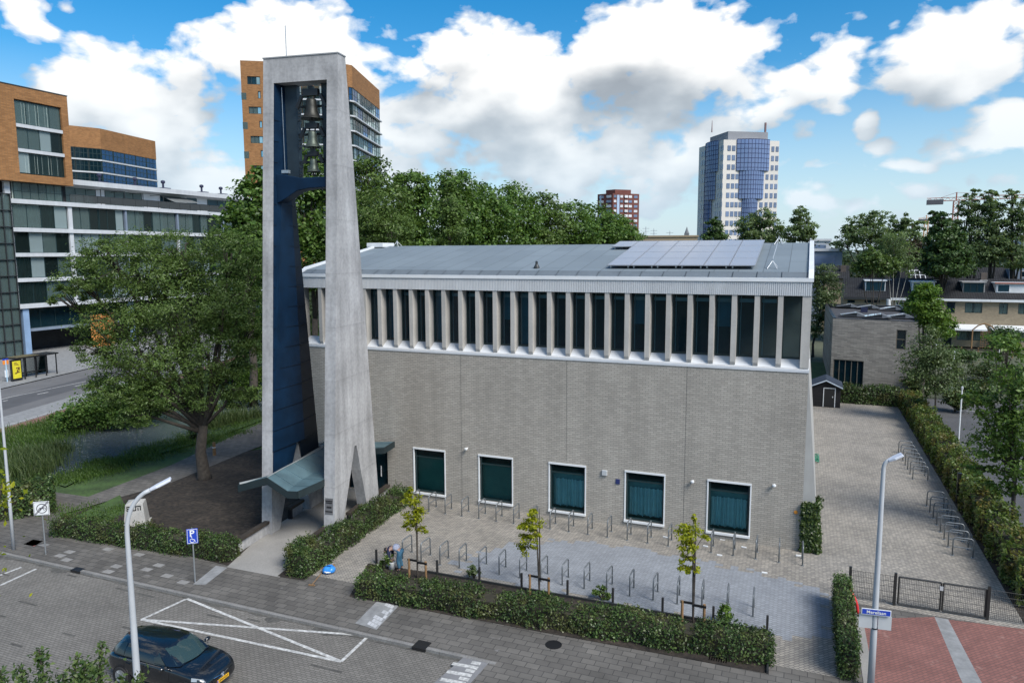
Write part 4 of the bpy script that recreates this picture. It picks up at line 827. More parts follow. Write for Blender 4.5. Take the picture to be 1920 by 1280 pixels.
# ---------------------------------------------------------------- two sister towers in orange brick further away
def face(p, q): 
    d = V(q)-V(p); d[2] = 0; L_ = np.linalg.norm(d); u_ = d/L_; return u_, V((u_[1], -u_[0], 0)), L_
zA = DD(133, 235, 220)[2]; A2, B2, C2 = G(110, 233, zA), G(187, 241, zA), G(291, 265, zA)
t2 = empty('apartment_tower', (*((A2+C2)/2)[:2], 0), 'blue-glazed block with a brown brick crown behind the white flats on the left', 'apartment tower')
bk2 = [C2+V((-14, 8, 0)), A2+V((-10, 20, 0))]; poly = [A2, B2, C2, *bk2]; zc_ = zA-5.2
def shell(poly, z0, z1, m, name, par, inset=0.):
    mb = MB(); mb.prism([(q[0], q[1]) for q in poly], z0, z1); return mb.build(name, m, par)
shell(poly, zc_, zA, M_obrick, 'brick_crown', t2)
ctr = sum(poly)/len(poly); inn = [ctr+(q-ctr)*.965 for q in poly]; shell(inn, 0, zc_-.01, M_room, 'core', t2)
for (p, q, nb_) in ((A2, B2, 3), (B2, C2, 5)):
    u_, n_, L_ = face(p, q)
    if np.dot(n_, CAM-p) < 0: n_ = -n_
    z = zc_
    for k in range(6):
        for j in range(nb_): glazed(t2, (p[0], p[1], 0), u_, n_, L_*j/nb_+.1, L_*(j+1)/nb_-.1, z-2.75, z-.02, 3, (.5,), M_glass_blue if nb_ == 5 else M_glass_dark, inset=-.1, t=.14)
        z -= 3.15
sb = MB()
for k in range(1, 8):
    z = zc_-3.15*k+.02; mbp = [ctr+(q-ctr)*1.01 for q in poly]; sb.prism([(q[0], q[1]) for q in mbp], z, z+.36)
sb.build('floor_slab', M_slab, t2)
zT = DD(450, 113, 167)[2]; D3, A3, B3, C3 = G(450, 113.5, zT), G(651.5, 121, zT), G(659.7, 122.6, zT), G(711.3, 169.8, zT)
t3 = empty('apartment_tower', (*((D3+C3)/2)[:2], 0), 'tall orange brick apartment tower right behind the bell tower', 'apartment tower')
u_, n_, L_ = face(D3, A3)
if np.dot(n_, CAM-D3) < 0: n_ = -n_
mb = MB(); hol = []
def on(px, py): q = PL(px, py, D3, n_); return float(np.dot(q-D3, u_)), float(q[2])
for (xa, xb, ya, yb_) in [(463, 488, 143, 159), (466, 490.5, 200, 214), (469.5, 493.5, 255, 269), (472, 496, 310, 322), (483, 489, 171, 185), (486, 492, 227, 240), (488.5, 494.5, 282, 295)]:
    a_, zt_ = on(xa, ya); b_2, zb_ = on(xb, yb_); hol.append((a_, b_2, zb_, zt_))
wall_holes(mb, (D3[0], D3[1], 0), u_, n_, L_, 6, zT, hol, .35); bkp = -n_*14
mb.quad((*D3[:2], 6), (*D3[:2], zT), (*(D3+bkp)[:2], zT), (*(D3+bkp)[:2], 6)); mb.quad(D3, A3, A3+bkp*2, D3+bkp)
mb.build('brick_wall', M_obrick, t3)
for k, h_ in enumerate(hol): glazed(t3, (D3[0], D3[1], 0), u_, n_, h_[0], h_[1], h_[2], h_[3], 3 if k < 4 else 1, (), M_glass_apt if k % 3 else M_glass_dark, [(.3, .7)] if k < 4 else None, inset=-.25, t=.12)
# corner windows biting into the left edge
for (ya, yb_) in ((174, 187), (229, 242), (284, 297)):
    _, zt_ = on(455, ya); _, zb_ = on(455, yb_); q = V((D3[0], D3[1], 0)); MB().obox(q-u_*.05+n_*.02+V((0, 0, zb_)), u_*1.0, -n_*2., V((0, 0, zt_-zb_))).build('corner_window', M_glass_apt, t3)
zcr = zT-4.6
ag0, ag1 = on(546, 200)[0], L_-.1
for k in range(9):
    z = zcr-3.1*k; MB().obox(V((D3[0], D3[1], 0))+u_*ag0+n_*.0+V((0, 0, z-3.1)), u_*(ag1-ag0), n_*.6, V((0, 0, .3))).build('floor_slab', M_slab, t3)
    for j in range(5): glazed(t3, (D3[0], D3[1], 0), u_, n_, ag0+(ag1-ag0)*j/5+.08, ag0+(ag1-ag0)*(j+1)/5-.08, z-2.78, z-.02, 2, (.4,), None, [(0, .5)] if (k+j) % 2 else [(.3, 1)], inset=.45, t=.12)
for (p, q, nb_) in ((A3, B3, 1), (B3, C3, 6)):
    u2, n2, L2 = face(p, q)
    if np.dot(n2, CAM-p) < 0 and nb_ == 1: n2 = -n2
    if nb_ == 6 and n2[0] < 0: n2 = -n2
    cr = MB(); cr.obox((p[0], p[1], zcr), u2*L2, -n2*3, V((0, 0, zT-zcr))); cr.build('brick_crown', M_obrick, t3)
    z = zcr
    for k in range(9):
        for j in range(nb_): glazed(t3, (p[0], p[1], 0), u2, n2, L2*j/nb_+.08, L2*(j+1)/nb_-.08, z-2.75, z-.02, 2 if nb_ > 1 else 1, (.45,), None if (k*7+j*3) % 5 else M_glass_blue, [(0, 1)] if (k+j) % 3 == 0 else None, inset=-.1, t=.12)
        z -= 3.1
    sb = MB()
    for k in range(1, 10): sb.obox((p[0], p[1], zcr-3.1*k+.0), u2*L2, n2*.5, V((0, 0, .3))); sb.obox((p[0], p[1], zcr-3.1*k), u2*L2, -n2*3, V((0, 0, .3)))
    sb.build('floor_slab', M_slab, t3)
    MB().obox(V((p[0], p[1], 4))-n2*4.2+u2*.3, u2*(L2-.6), -n2*4, V((0, 0, zT-5))).build('core', M_room, t3)
# ---------------------------------------------------------------- bus shelter, poster, stop pole
b0_, b1_ = G(32, 714), G(107, 701); us = (b1_-b0_)/np.linalg.norm(b1_-b0_); ns = V((-us[1], us[0], 0))
if np.dot(ns, CAM-b0_) > 0: ns = -ns
bsn = empty('bus_shelter', (b0_+b1_)/2, 'black framed glass bus shelter with a mossy flat roof across the road', 'bus shelter')
LS = np.linalg.norm(b1_-b0_); m = MB()
for k in range(4):
    for d in (0., 1.4): m.obox(b0_+us*(.9+k*(LS-.9)/3)+ns*d, us*.09, ns*.09, V((0, 0, 2.25)))
m.obox(b0_+ns*1.1+us*1.2+V((0, 0, .5)), us*(LS-1.6), ns*.3, V((0, 0, .06))); m.build('frame', M_black, bsn)
MB().obox(b0_-ns*.15-us*.1+V((0, 0, 2.25)), us*(LS+.35), ns*1.8, V((0, 0, .14))).build('roof', M_black, bsn)
MB().obox(b0_-ns*.05+us*.1+V((0, 0, 2.391)), us*(LS*.55), ns*1.55, V((0, 0, .03))).build('moss', mat('roof_moss', (.1, .085, .04), 1, .5, 3), bsn)
MB().obox(b0_+ns*1.44+us*.9+V((0, 0, .2)), us*(LS-.9), ns*.015, V((0, 0, 1.9))).build('pane', glassmat('shelter_glass', (.85, .88, .87), .95), bsn)
pf = b0_-us*.55; po_ = empty('poster_case', pf, 'yellow lit poster case at the left end of the bus shelter', 'poster case'); fx = us*1.1
m = MB().obox(pf-ns*.1, fx, ns*.22, V((0, 0, 2.25))); m.build('case', M_black, po_)
MB().obox(pf+us*.1-ns*.115+V((0, 0, .3)), us*.9, ns*.01, V((0, 0, 1.8))).build('poster', mat('yellow_poster', (.62, .55, .03), .5, .15, 2), po_)
m = MB(); rp_ = random.Random(2)
for k in range(24): a_, z_ = rp_.uniform(.3, .8), rp_.uniform(.75, 1.35); m.obox(pf+us*a_-ns*.12+V((0, 0, z_)), us*.12, ns*.004, V((0, 0, .1)))
for k in range(3): m.obox(pf+us*.3-ns*.12+V((0, 0, 1.65+.12*k)), us*(.5-.1*k), ns*.004, V((0, 0, .06)))
m.build('poster_print', mat('brown_print', (.14, .07, .02), .6, .2, 2), po_)
q = G(14, 716); e = empty('bus_stop_pole', q, 'blue and white stop pole with a small orange sign beside the bus shelter', 'bus stop'); MB().cyl(q, q+V((0, 0, 2.3)), .06).build('pole', mat('pale_blue_paint', (.35, .5, .62), .5, .1, 2), e)
MB().obox(q-us*.3+V((0, 0, 1.85)), us*.6, ns*.05, V((0, 0, .42))).build('sign', mat('orange_sign', (.75, .25, .04), .5, 0, 1), e); MB().obox(q-us*.3+V((0, 0, 2.28)), us*.6, ns*.05, V((0, 0, .16))).build('sign_top', M_blue_sign, e); MB().obox(q-us*.17+V((0, 0, .5)), us*.34, ns*.06, V((0, 0, .75))).build('timetable', M_white, e)
# ---------------------------------------------------------------- small brick house behind the yard
HZ = 6.65; HF0, HF1, HB0 = G(1562, 597, HZ), G(1750, 605, HZ), G(1547, 570, HZ); HB1 = HF1+(HB0-HF0)*1.05
M_lbrick = brickmat('long_grey_brick', (.42, .385, .335), (.24, .22, .195), (.23, .21, .19), .55, .11, .014, var=.25, vscale=.4, bias=-.1, bmp=.2, extra=((.60, .575, .54), 5., .66, .65))
hs2 = empty('brick_house', (*((HF0+HB1)/2)[:2], 0), 'small flat-roofed house of long grey brick with six roof lights', 'house')
def hwall(p, q, holes, name='wall'):
    u_, n_, L_ = face(p, q)
    c = (HF0+HB1)/2
    if np.dot(n_, p-c) < 0: n_ = -n_
    mb = MB(); wall_holes(mb, (p[0], p[1], 0), u_, n_, L_, 0, HZ, holes, .22); mb.build(name, M_lbrick, hs2); return u_, n_, L_
def onw(p, n_, u_, px, py): q_ = PL(px, py, p, n_); return float(np.dot(q_-p, u_)), float(q_[2])
u_, n_, L_ = face(HF0, HF1)
if np.dot(n_, CAM-HF0) < 0: n_ = -n_
a0, zt0 = onw(HF0, n_, u_, 1681, 618); a1, zb0 = onw(HF0, n_, u_, 1697.5, 656)
b0, zt1 = onw(HF0, n_, u_, 1562.5, 673); b1, _ = onw(HF0, n_, u_, 1620, 673)
hwall(HF0, HF1, [(a0, a1, zb0, zt0), (max(b0, .15), b1, .15, zt1)])
glazed(hs2, (HF0[0], HF0[1], 0), u_, n_, a0, a1, zb0, zt0, 1, (.5,), M_glass_dark, None, inset=-.1, fm=mat('bronze_frame', (.16, .14, .11), .5, .1, 2))
glazed(hs2, (HF0[0], HF0[1], 0), u_, n_, max(b0, .15), b1, .15, zt1, 5, (), M_glass_dark, None, inset=-.12, fm=bpy.data.materials['bronze_frame'])
us_, ns_, Ls_ = face(HF0, HB0)
if ns_[0] > 0: ns_ = -ns_
hwall(HF0, HB0, [(.25, .85, 3.9, 5.9), (.2, 1.6, .1, 2.9), (3.4, 4.2, 3.9, 5.9)])
for h_ in [(.25, .85, 3.9, 5.9), (.2, 1.6, .1, 2.9), (3.4, 4.2, 3.9, 5.9)]: glazed(hs2, (HF0[0], HF0[1], 0), us_, ns_, *h_, 1, (), M_glass_dark, None, inset=-.12)
hwall(HB0, HB1, []); hwall(HF1, HB1, [])
hc = (HF0+HB1)/2; rr = [hc+(q-hc)*.97 for q in (HF0, HF1, HB1, HB0)]
MB().prism([(q[0], q[1]) for q in rr], HZ-.5, HZ-.42).build('roof', mat('dark_roofing', (.05, .05, .055), .9, .2, 1), hs2)
MB().prism([(q[0], q[1]) for q in [hc+(q-hc)*.95 for q in (HF0, HF1, HB1, HB0)]], .05, HZ-.55).build('interior', M_room, hs2)
pr_ = MB()
for (p, q) in ((HF0, HF1), (HF1, HB1), (HB1, HB0), (HB0, HF0)):
    d = q-p; nn = V((-d[1], d[0], 0))/np.linalg.norm(d)
    if np.dot(nn, hc-p) < 0: nn = -nn
    pr_.obox(p+V((0, 0, .001)), d, nn*.3, V((0, 0, .05))); pr_.obox(p+nn*.26+V((0, 0, -.5)), d, nn*.04, V((0, 0, .5)))
pr_.build('parapet_cap', M_darksteel, hs2)
M_sky = glassmat('rooflight_glass', (.5, .6, .7), .12, body=(.62, .68, .74)); M_sky.node_tree.nodes['Fresnel'].inputs[0].default_value = 2.5  # pale body colour stands in for the sky's reflection
for (px, py) in ((1581, 575), (1620, 577), (1663, 580), (1590, 591), (1636, 594), (1679, 594)):
    q = G(px, py, HZ-.25); ey = (HB0-HF0)/np.linalg.norm(HB0-HF0); w_ = 1.6
    o_ = q-u_*w_/2-ey*w_*.5; m = MB(); m.extr([o_, o_+u_*w_, o_+u_*w_+V((0, 0, .36)), o_+V((0, 0, .04))], ey*w_); r_ = m.build('roof_light', M_darksteel, hs2)
    MB().quad(o_+V((0, 0, .07))+u_*.04-ey*.02, o_+u_*(w_-.02)+V((0, 0, .38))-ey*.02, o_+u_*(w_-.02)+V((0, 0, .38))+ey*w_, o_+u_*.04+V((0, 0, .07))+ey*w_).build('pane', M_sky, r_)
    o2 = o_+u_*w_; MB().extr([o2+V((0, 0, .02)), o2+u_*.9+V((0, 0, .02)), o2+V((0, 0, .4))], ey*w_).build('roof_light_hood', mat('grey_hood', (.2, .21, .22), .5, .1, 2), hs2)
q = G(1620, 585, HZ-.4); MB().box(q[0]-.35, q[0]+.35, q[1]-.3, q[1]+.3, HZ-.4, HZ+.15).build('roof_unit', mat('navy_unit', (.012, .016, .05), .5, 0, 1), hs2)
q = G(1666, 572, HZ-.4); MB().cyl((q[0], q[1], HZ-.4), (q[0], q[1], HZ+.35), .28, n=12).build('flue', M_white, hs2)
# ---------------------------------------------------------------- terraced houses
WY = 82.7; EZ = 6.7; RDY = WY+4.6; RZ2 = YP(1760, 523, RDY)[2]
M_rtile = brickmat('black_roof_tiles', (.038, .04, .044), (.024, .025, .028), (.008, .008, .009), .3, .36, .05, v=(0, .8, .6), var=.35, vscale=.5, offset=0., bmp=.8)
M_ybrick = brickmat('yellow_brick', (.36, .295, .2), (.27, .215, .145), (.25, .21, .15), .25, .085, .012, var=.2, vscale=.5, bias=-.1)
hx = [YP(px, 600, WY)[0] for px in (1580, 1667, 1762, 1853, 1945, 2040, 2130)]
hl = ['dark-tiled terraced house at the left end, with one wide dormer', 'terraced house half hidden by the bright green tree, white gutter board', 'terraced house behind the parked silver car, wide tilted dormer', 'terraced house with the big white box dormer', 'terraced house at the right edge of the photo', 'terraced house beyond the right edge']
dorm = [(1623, 1660, 528, 545, 'b'), (1710, 1752, 530, 550, 'w'), (1806, 1846, 531, 549, 't'), (1868, 1925, 533, 549, 'x'), None, None]
for i in range(5):
    x0, x1 = hx[i], hx[i+1]; e = empty('row_house', ((x0+x1)/2, WY+4, 0), hl[i], 'house', 'terraced houses on the right')
    holes = []; P_ = lambda px, py: (float(YP(px, py, WY)[0]-x0), float(YP(px, py, WY)[2]))
    for (xa, xb, ya, yb_, k) in [(1589, 1603, 562, 568, 0), (1621, 1650, 562, 568, 0), (1681, 1694, 565, 573, 1), (1775, 1790, 566, 587, 0), (1810, 1841, 567, 587, 2), (1874, 1889, 568, 589, 2), (1910, 1936, 569, 589, 2)]:
        a_, zt_ = P_(xa, ya); b_2, zb_ = P_(xb, yb_)
        if 0 < a_ and b_2 < x1-x0: holes.append((a_, b_2, zb_, zt_, k))
    w_ = x1-x0; low = [(.6, 1.6, .1, 2.3, 0), (2.2, w_-.6, .9, 2.3, 2)]
    mb = MB(); wall_holes(mb, (x0, WY, 0), (1, 0, 0), (0, -1, 0), w_, 0, EZ, [h[:4] for h in holes+low], .15); mb.quad((x0, WY, 0), (x0, WY, EZ), (x0, RDY, RZ2), (x0, WY+9.2, EZ), (x0, WY+9.2, 0)); mb.quad((x1, WY+9.2, 0), (x1, WY+9.2, EZ), (x1, RDY, RZ2), (x1, WY, EZ), (x1, WY, 0)); mb.build('wall', M_ybrick, e)
    for h_ in holes+low: glazed(e, (x0, WY, 0), (1, 0, 0), (0, -1, 0), *h_[:4], 2 if h_[1]-h_[0] > 1.4 else 1, (), M_glass_dark if h_[4] == 0 else M_glass_apt, [(0, .4), (.6, 1)] if h_[4] == 2 else None, inset=-.06, fm=M_white if h_[4] == 1 else None)
    MB().box(x0+.1, x1-.1, WY+.8, WY+8, .05, EZ-.1).build('interior', M_room, e)
    r_ = MB(); t = .12; sl2 = (RZ2-EZ)/(RDY-WY)
    r_.extr([(x0+.01, WY-.45, EZ-.45*sl2+.1), (x0+.01, RDY, RZ2+.1), (x0+.01, WY+9.65, EZ-.45*sl2+.1), (x0+.01, WY+9.65, EZ-.45*sl2), (x0+.01, RDY, RZ2-.02), (x0+.01, WY-.45, EZ-.45*sl2)], (w_-.02, 0, 0)); rf2 = r_.build('roof', M_rtile, e)
    MB().box(x0+.01, x1-.01, WY-.5, WY-.44, EZ-.45, EZ-.12).build('gutter_board', M_darksteel if i == 0 else M_white, e)
    MB().box(x1-.4, x1+.35 if i < 4 else x1, RDY-.3, RDY+.3, RZ2-.1, RZ2+.95).build('chimney', mat('chimney_brick', (.09, .075, .065), .9, .2, 2) if i == 0 else bpy.data.materials['chimney_brick'], rf2)
    MB().box(x1-.55, x1+.45 if i < 4 else x1, RDY-.5, RDY-.31, RZ2-.35, RZ2-.1).build('lead_flashing', M_white, rf2)
    if dorm[i]:
        xa, xb, ya, yb_, k = dorm[i]; yd = WY+1.2; p = YP(xa, ya, yd); q = YP(xb, yb_, yd); dx0, dx1, dz1, dz0 = p[0], q[0], p[2]+.1, q[2]-.1
        dm = MB(); dm.box(dx0, dx1, yd+.02, yd+3., dz0, dz1).box(dx0-.15, dx1+.15, yd-.2, yd+3.2, dz1, dz1+.14); d_ = dm.build('dormer', {'b': M_white, 'w': M_white, 't': mat('grey_boards', (.3, .3, .3), .7, .1, 2), 'x': M_white}[k], rf2 if False else e)
        if k == 'x':
            glazed(e, (0, yd, 0), (1, 0, 0), (0, -1, 0), dx0+.15, dx0+1.6, dz0+.15, dz1-.1, 1, (), M_glass_dark, name='dormer_window', fm=M_white); MB().box(dx0-.2, dx1+.2, yd-.25, yd-.15, dz1, dz1+.16).build('red_trim', mat('rust_trim', (.35, .09, .05), .6, .1, 2), e)
        else: glazed(e, (0, yd, 0), (1, 0, 0), (0, -1, 0), dx0+.12, dx1-.12, dz0+.12, dz1-.06, 3, (), M_glass_dark if k != 'w' else M_glass_apt, [(.35, .62), (.68, 1)] if k == 'b' else None, name='dormer_window', fm=M_frame_d if k != 'w' else M_white)
    if i in (2, 3):                               # lean-to porch
        MB().extr([(x0+.2, WY-.02, 3.1), (x0+.2, WY-2., 2.6), (x0+.2, WY-2., 2.4), (x0+.2, WY-.02, 2.5)], (w_-.6, 0, 0)).build('porch_roof', M_white, e)
# second terrace behind: only the roofs show
Y2 = 106.; r2 = YP(1750, 501, Y2+4.6)[2]; E2z = r2-2.7
xs2 = [YP(px, 520, Y2)[0] for px in (1690, 1790, 1878, 1960)]
for i in range(3):
    x0, x1 = xs2[i], xs2[i+1]; e = empty('row_house', ((x0+x1)/2, Y2+4, 0), ['dark roof of the rear terrace with a white-barred glass panel', 'dark roof of the rear terrace with one pale skylight', 'dark roof of the rear terrace with a wide dormer'][i], 'house', 'rear terrace')
    MB().box(x0, x1, Y2, Y2+9.2, 0, E2z).build('wall', M_ybrick, e); r_ = MB(); r_.extr([(x0, Y2-.4, E2z), (x0, Y2+4.6, r2), (x0, Y2+9.6, E2z)], (x1-x0-.02, 0, 0)); rr_ = r_.build('roof', M_rtile, e)
    sl3 = (r2-E2z)/5.; z_of = lambda y: E2z+(y-Y2+.4)*sl3
    if i == 0:
        m = MB(); a_, b_2 = YP(1707, 500, Y2+2)[0], YP(1735, 500, Y2+2)[0]
        for k in range(4): c = a_+(b_2-a_)*k/3; m.add([(c, Y2+.6, z_of(Y2+.6)+.05), (c+.12, Y2+.6, z_of(Y2+.6)+.05), (c+.12, Y2+3.6, z_of(Y2+3.6)+.05), (c, Y2+3.6, z_of(Y2+3.6)+.05)], [(0, 1, 2, 3)])
        for yy in (.6, 2.1, 3.5): m.add([(a_, Y2+yy, z_of(Y2+yy)+.06), (b_2+.12, Y2+yy, z_of(Y2+yy)+.06), (b_2+.12, Y2+yy+.14, z_of(Y2+yy+.14)+.06), (a_, Y2+yy+.14, z_of(Y2+yy+.14)+.06)], [(0, 1, 2, 3)])
        m.build('glass_panel', M_white, e)
    if i == 1:
        a_ = YP(1781, 505, Y2+2.5)[0]; MB().add([(a_, Y2+2.2, z_of(Y2+2.2)+.08), (a_+1.2, Y2+2.2, z_of(Y2+2.2)+.08), (a_+1.2, Y2+3.2, z_of(Y2+3.2)+.08), (a_, Y2+3.2, z_of(Y2+3.2)+.08)], [(0, 1, 2, 3)]).build('skylight', M_white, e)
    if i == 2:
        a_ = YP(1893, 510, Y2+1.2)[0]; MB().box(a_, a_+4.6, Y2+1.2, Y2+4, z_of(Y2+1.2)-.2, r2-.2).build('dormer', M_bluegrey, e); glazed(e, (0, Y2+1.2, 0), (1, 0, 0), (0, -1, 0), a_+1.6, a_+4.4, z_of(Y2+1.2)+.3, r2-.5, 2, (), M_glass_dark, None, 'dormer_window', M_white)
xa, xb = YP(1545, 505, 100)[0], YP(1594, 505, 100)[0]; zr = YP(1570, 498, 103)[2]
e = empty('row_house', ((xa+xb)/2, 103, 0), 'short dark tiled roof just right of the church corner, behind the leaning tree', 'house'); MB().box(xa, xb, 99.5, 107, 0, zr-2).build('wall', M_ybrick, e); MB().extr([(xa, 99, zr-2), (xa, 103, zr), (xa, 107.4, zr-2)], (xb-xa, 0, 0)).build('roof', M_rtile, e); MB().box(xa+2.6, xa+3.4, 101, 101.6, zr-1.2, zr+.1).build('chimney', bpy.data.materials['chimney_brick'], e)
# garden shed by the church
s0, s1 = G(1519, 761), G(1575, 765); us_ = (s1-s0)/np.linalg.norm(s1-s0); ns_ = V((-us_[1], us_[0], 0)); sw = np.linalg.norm(s1-s0); sd_ = 2.6
sh = empty('garden_shed', (s0+s1)/2+ns_*1.3, 'black timber garden shed with white trim at the end of the yard', 'shed'); Z = V((0, 0, 1))
MB().extr([s0, s1, s1+Z*1.75, (s0+s1)/2+Z*2.25, s0+Z*1.75], ns_*sd_).build('wall', brickmat('black_boards', (.02, .02, .022), (.015, .015, .017), (.006, .006, .006), 4, .14, .01), sh)
m = MB()
for a, b in ((s0-us_*.15+Z*1.72, (s0+s1)/2+Z*2.32), ((s0+s1)/2+Z*2.32, s1+us_*.15+Z*1.72)): m.extr([a-ns_*.2, b-ns_*.2, b-ns_*.2+Z*.08, a-ns_*.2+Z*.08], ns_*(sd_+.4))
m.build('roof', mat('blue_black_felt', (.022, .03, .045), .7, .2, 2), sh)
m = MB()
for a, b in ((s0-us_*.15+Z*1.66, (s0+s1)/2+Z*2.26), ((s0+s1)/2+Z*2.26, s1+us_*.15+Z*1.66)): m.extr([a-ns_*.23, b-ns_*.23, b-ns_*.23+Z*.1, a-ns_*.23+Z*.1], ns_*.03)
m.build('barge_board', mat('pale_blue_trim', (.45, .52, .6), .5, .05, 2), sh)
d0 = s0+us_*sw*.42; m = MB(); dw_ = .95
for a, l_, h_, z_ in ((0, .06, 1.62, .05), (dw_-.06, .06, 1.62, .05)): m.obox(d0+us_*a-ns_*.04+Z*z_, us_*l_, ns_*.03, Z*h_)
m.obox(d0-ns_*.04+Z*1.61, us_*dw_, ns_*.03, Z*.06); m.build('door_frame', M_white, sh); dd = MB().obox(d0+us_*.06-ns_*.025+Z*.05, us_*(dw_-.12), ns_*.02, Z*1.55).build('door', M_black, sh); MB().obox(d0+us_*.7-ns_*.06+Z*.85, us_*.08, ns_*.03, Z*.12).build('handle', M_alu, dd)
# retaining wall block, pergola, trellis, carport arch by the houses
pw = G(1890, 655); e = empty('pergola', (21.2, 79.6, 0), 'arched timber pergola with trellis beside the silver car', 'pergola'); m = MB(); xa, xb = YP(1822, 640, 80)[0], YP(1866, 640, 80)[0]
m.tube([(xa, 80, 0), (xa, 80, 2.6), (xa+.6, 80, 3.2), ((xa+xb)/2, 80, 3.5), (xb-.6, 80, 3.2), (xb, 80, 2.6), (xb, 80, 0)], .09, 6); m.build('arch', M_wood, e); m = MB()
for k in range(7): m.box(xa+1.0+k*.3, xa+1.04+k*.3, 80.1, 80.14, .2, 2.5); m.box(xa+1., xa+2.9, 80.08, 80.12, .3+k*.35, .34+k*.35)
m.build('trellis', M_wood, e)
fw = empty('wooden_fence', (22, 72, 0), 'dark timber fence along the planted bank below the silver car', 'fence'); a, b = G(1770, 665), G(1910, 672); dirn = (b-a)/np.linalg.norm(b-a); m = MB(); LL = np.linalg.norm(b-a)
for k in range(int(LL/1.8)+1): MB().obox(a+dirn*(k*1.8), dirn*.12, V((0, .12, 0)), Z*1.1).build('post', M_wood, fw)
m = MB()
for z in (.35, .75): m.obox(a+Z*z, b-a, V((0, .04, 0)), Z*.22)
m.build('rail', mat('dark_boards', (.05, .04, .03), .8, .3, 3), fw)
# ---------------------------------------------------------------- office tower
M_stone = mat('pale_stone', (.58, .555, .51), .8, .06, .05); M_offwin = mat('tinted_office_window', (.12, .17, .27), .1, .3, .2, spec=.8); M_offblue = glassmat('office_blue_glass', (.05, .1, .3), .3, body=(.17, .25, .44)); M_offblue.node_tree.nodes['Fresnel'].inputs[0].default_value = 2.3
zo = DD(1357, 262, 290)[2]; OL, OC, OR = G(1311, 277, zo), DD(1357, 262, 290), G(1461.5, 264.5, zo)
ot = empty('office_tower', (*((OL+OR)/2)[:2], 0), 'pale stone office tower with stepped blue glass fronts behind the church roof', 'office tower')
OB = OL+(OR-OC); body = [OL, OC, OR, OB]; shell(body, 0, zo, M_stone, 'wall', ot); FLH = 3.47
cnt = 0
for (p, q, xs_w, blue) in ((OC, OR, ((1362, 1368, 0), (1370.5, 1376.5, 0), (1378.5, 1384, 3), (1386, 1391, 6), (1444, 1449, 0), (1452, 1457, 0), (1435, 1440, 3), (1425, 1431, 6)), ((1379, 1440), (1385, 1431), (1392, 1421))),
                           (OL, OC, ((1314, 1316.5, 0), (1318, 1320.5, 0), (1348.5, 1351, 0), (1352.5, 1355, 0), (1344, 1346.5, 3), (1340, 1342.5, 6)), ((1322, 1346), (1322, 1342), (1324, 1336)))):
    u_, n_, L_ = face(p, q)
    if np.dot(n_, CAM-p) < 0: n_ = -n_
    A_ = lambda px: float(np.dot(PL(px, 350, p, n_)-p, u_))
    proto = None
    for r_ in range(14):
        z1_ = zo-2.1-r_*FLH; z0_ = z1_-1.9
        if z0_ < 12: break
        for (xa, xb, rmin) in xs_w:
            if r_ < rmin: continue
            a_, b_2 = A_(xa), A_(xb); w_ = MB().obox(p+u_*a_+n_*.02+V((0, 0, z0_-zo)), u_*(b_2-a_), n_*.12, V((0, 0, z1_-z0_))).build('window', M_offwin, ot)
    for k, (xa, xb) in enumerate(blue):
        a_, b_2 = A_(xa), A_(xb); zt_ = zo+(.3 if k == 0 else -.8-FLH*3*k); zb_ = zo-.8-FLH*3*(k+1) if k < 2 else 14.
        gmm = MB(); fmm = MB(); ns2 = 10; bul = 2.2
        arc = lambda t: p+u_*(a_+(b_2-a_)*t)+n_*(.25+bul*math.sin(math.pi*(t*.8+.1))-bul*math.sin(math.pi*.1))
        for j in range(ns2):
            gmm.quad(*[arc(t)*[1, 1, 0]+V((0, 0, z)) for t, z in ((j/ns2, zb_), ((j+1)/ns2, zb_), ((j+1)/ns2, zt_), (j/ns2, zt_))])
            fmm.cyl(arc(j/ns2)*[1, 1, 0]+V((0, 0, zb_)), arc(j/ns2)*[1, 1, 0]+V((0, 0, zt_)), .09, n=4, cap=False)
        z = zt_
        while z > zb_:
            for j in range(ns2): fmm.cyl(arc(j/ns2)*[1, 1, 0]+V((0, 0, z)), arc((j+1)/ns2)*[1, 1, 0]+V((0, 0, z)), .1, n=4, cap=False)
            z -= FLH/2
        c_ = gmm.build('curved_glazing', M_offblue, ot); fmm.build('mullion', mat('navy_mullion', (.015, .025, .09), .5, 0, 1), c_)
cc_ = (OL+OR)/2; inn = [cc_+(q-cc_)*.72 for q in body]; shell(inn, zo, zo+3.6, mat('plant_room_grey', (.2, .21, .23), .7, .1, .2), 'plant_room', ot)
a1 = inn[1]; MB().cyl((a1[0]-6, a1[1], zo+3.6), (a1[0]-6, a1[1], zo+8), .25, .08, n=6).build('mast', mat('mast_red_grey', (.2, .12, .12), .6, .2, 1), ot); MB().cyl((inn[2][0]-1, inn[2][1], zo+3.6), (inn[2][0]-1, inn[2][1], zo+7.2), .45, n=6).build('chimney', bpy.data.materials['mast_red_grey'], ot)
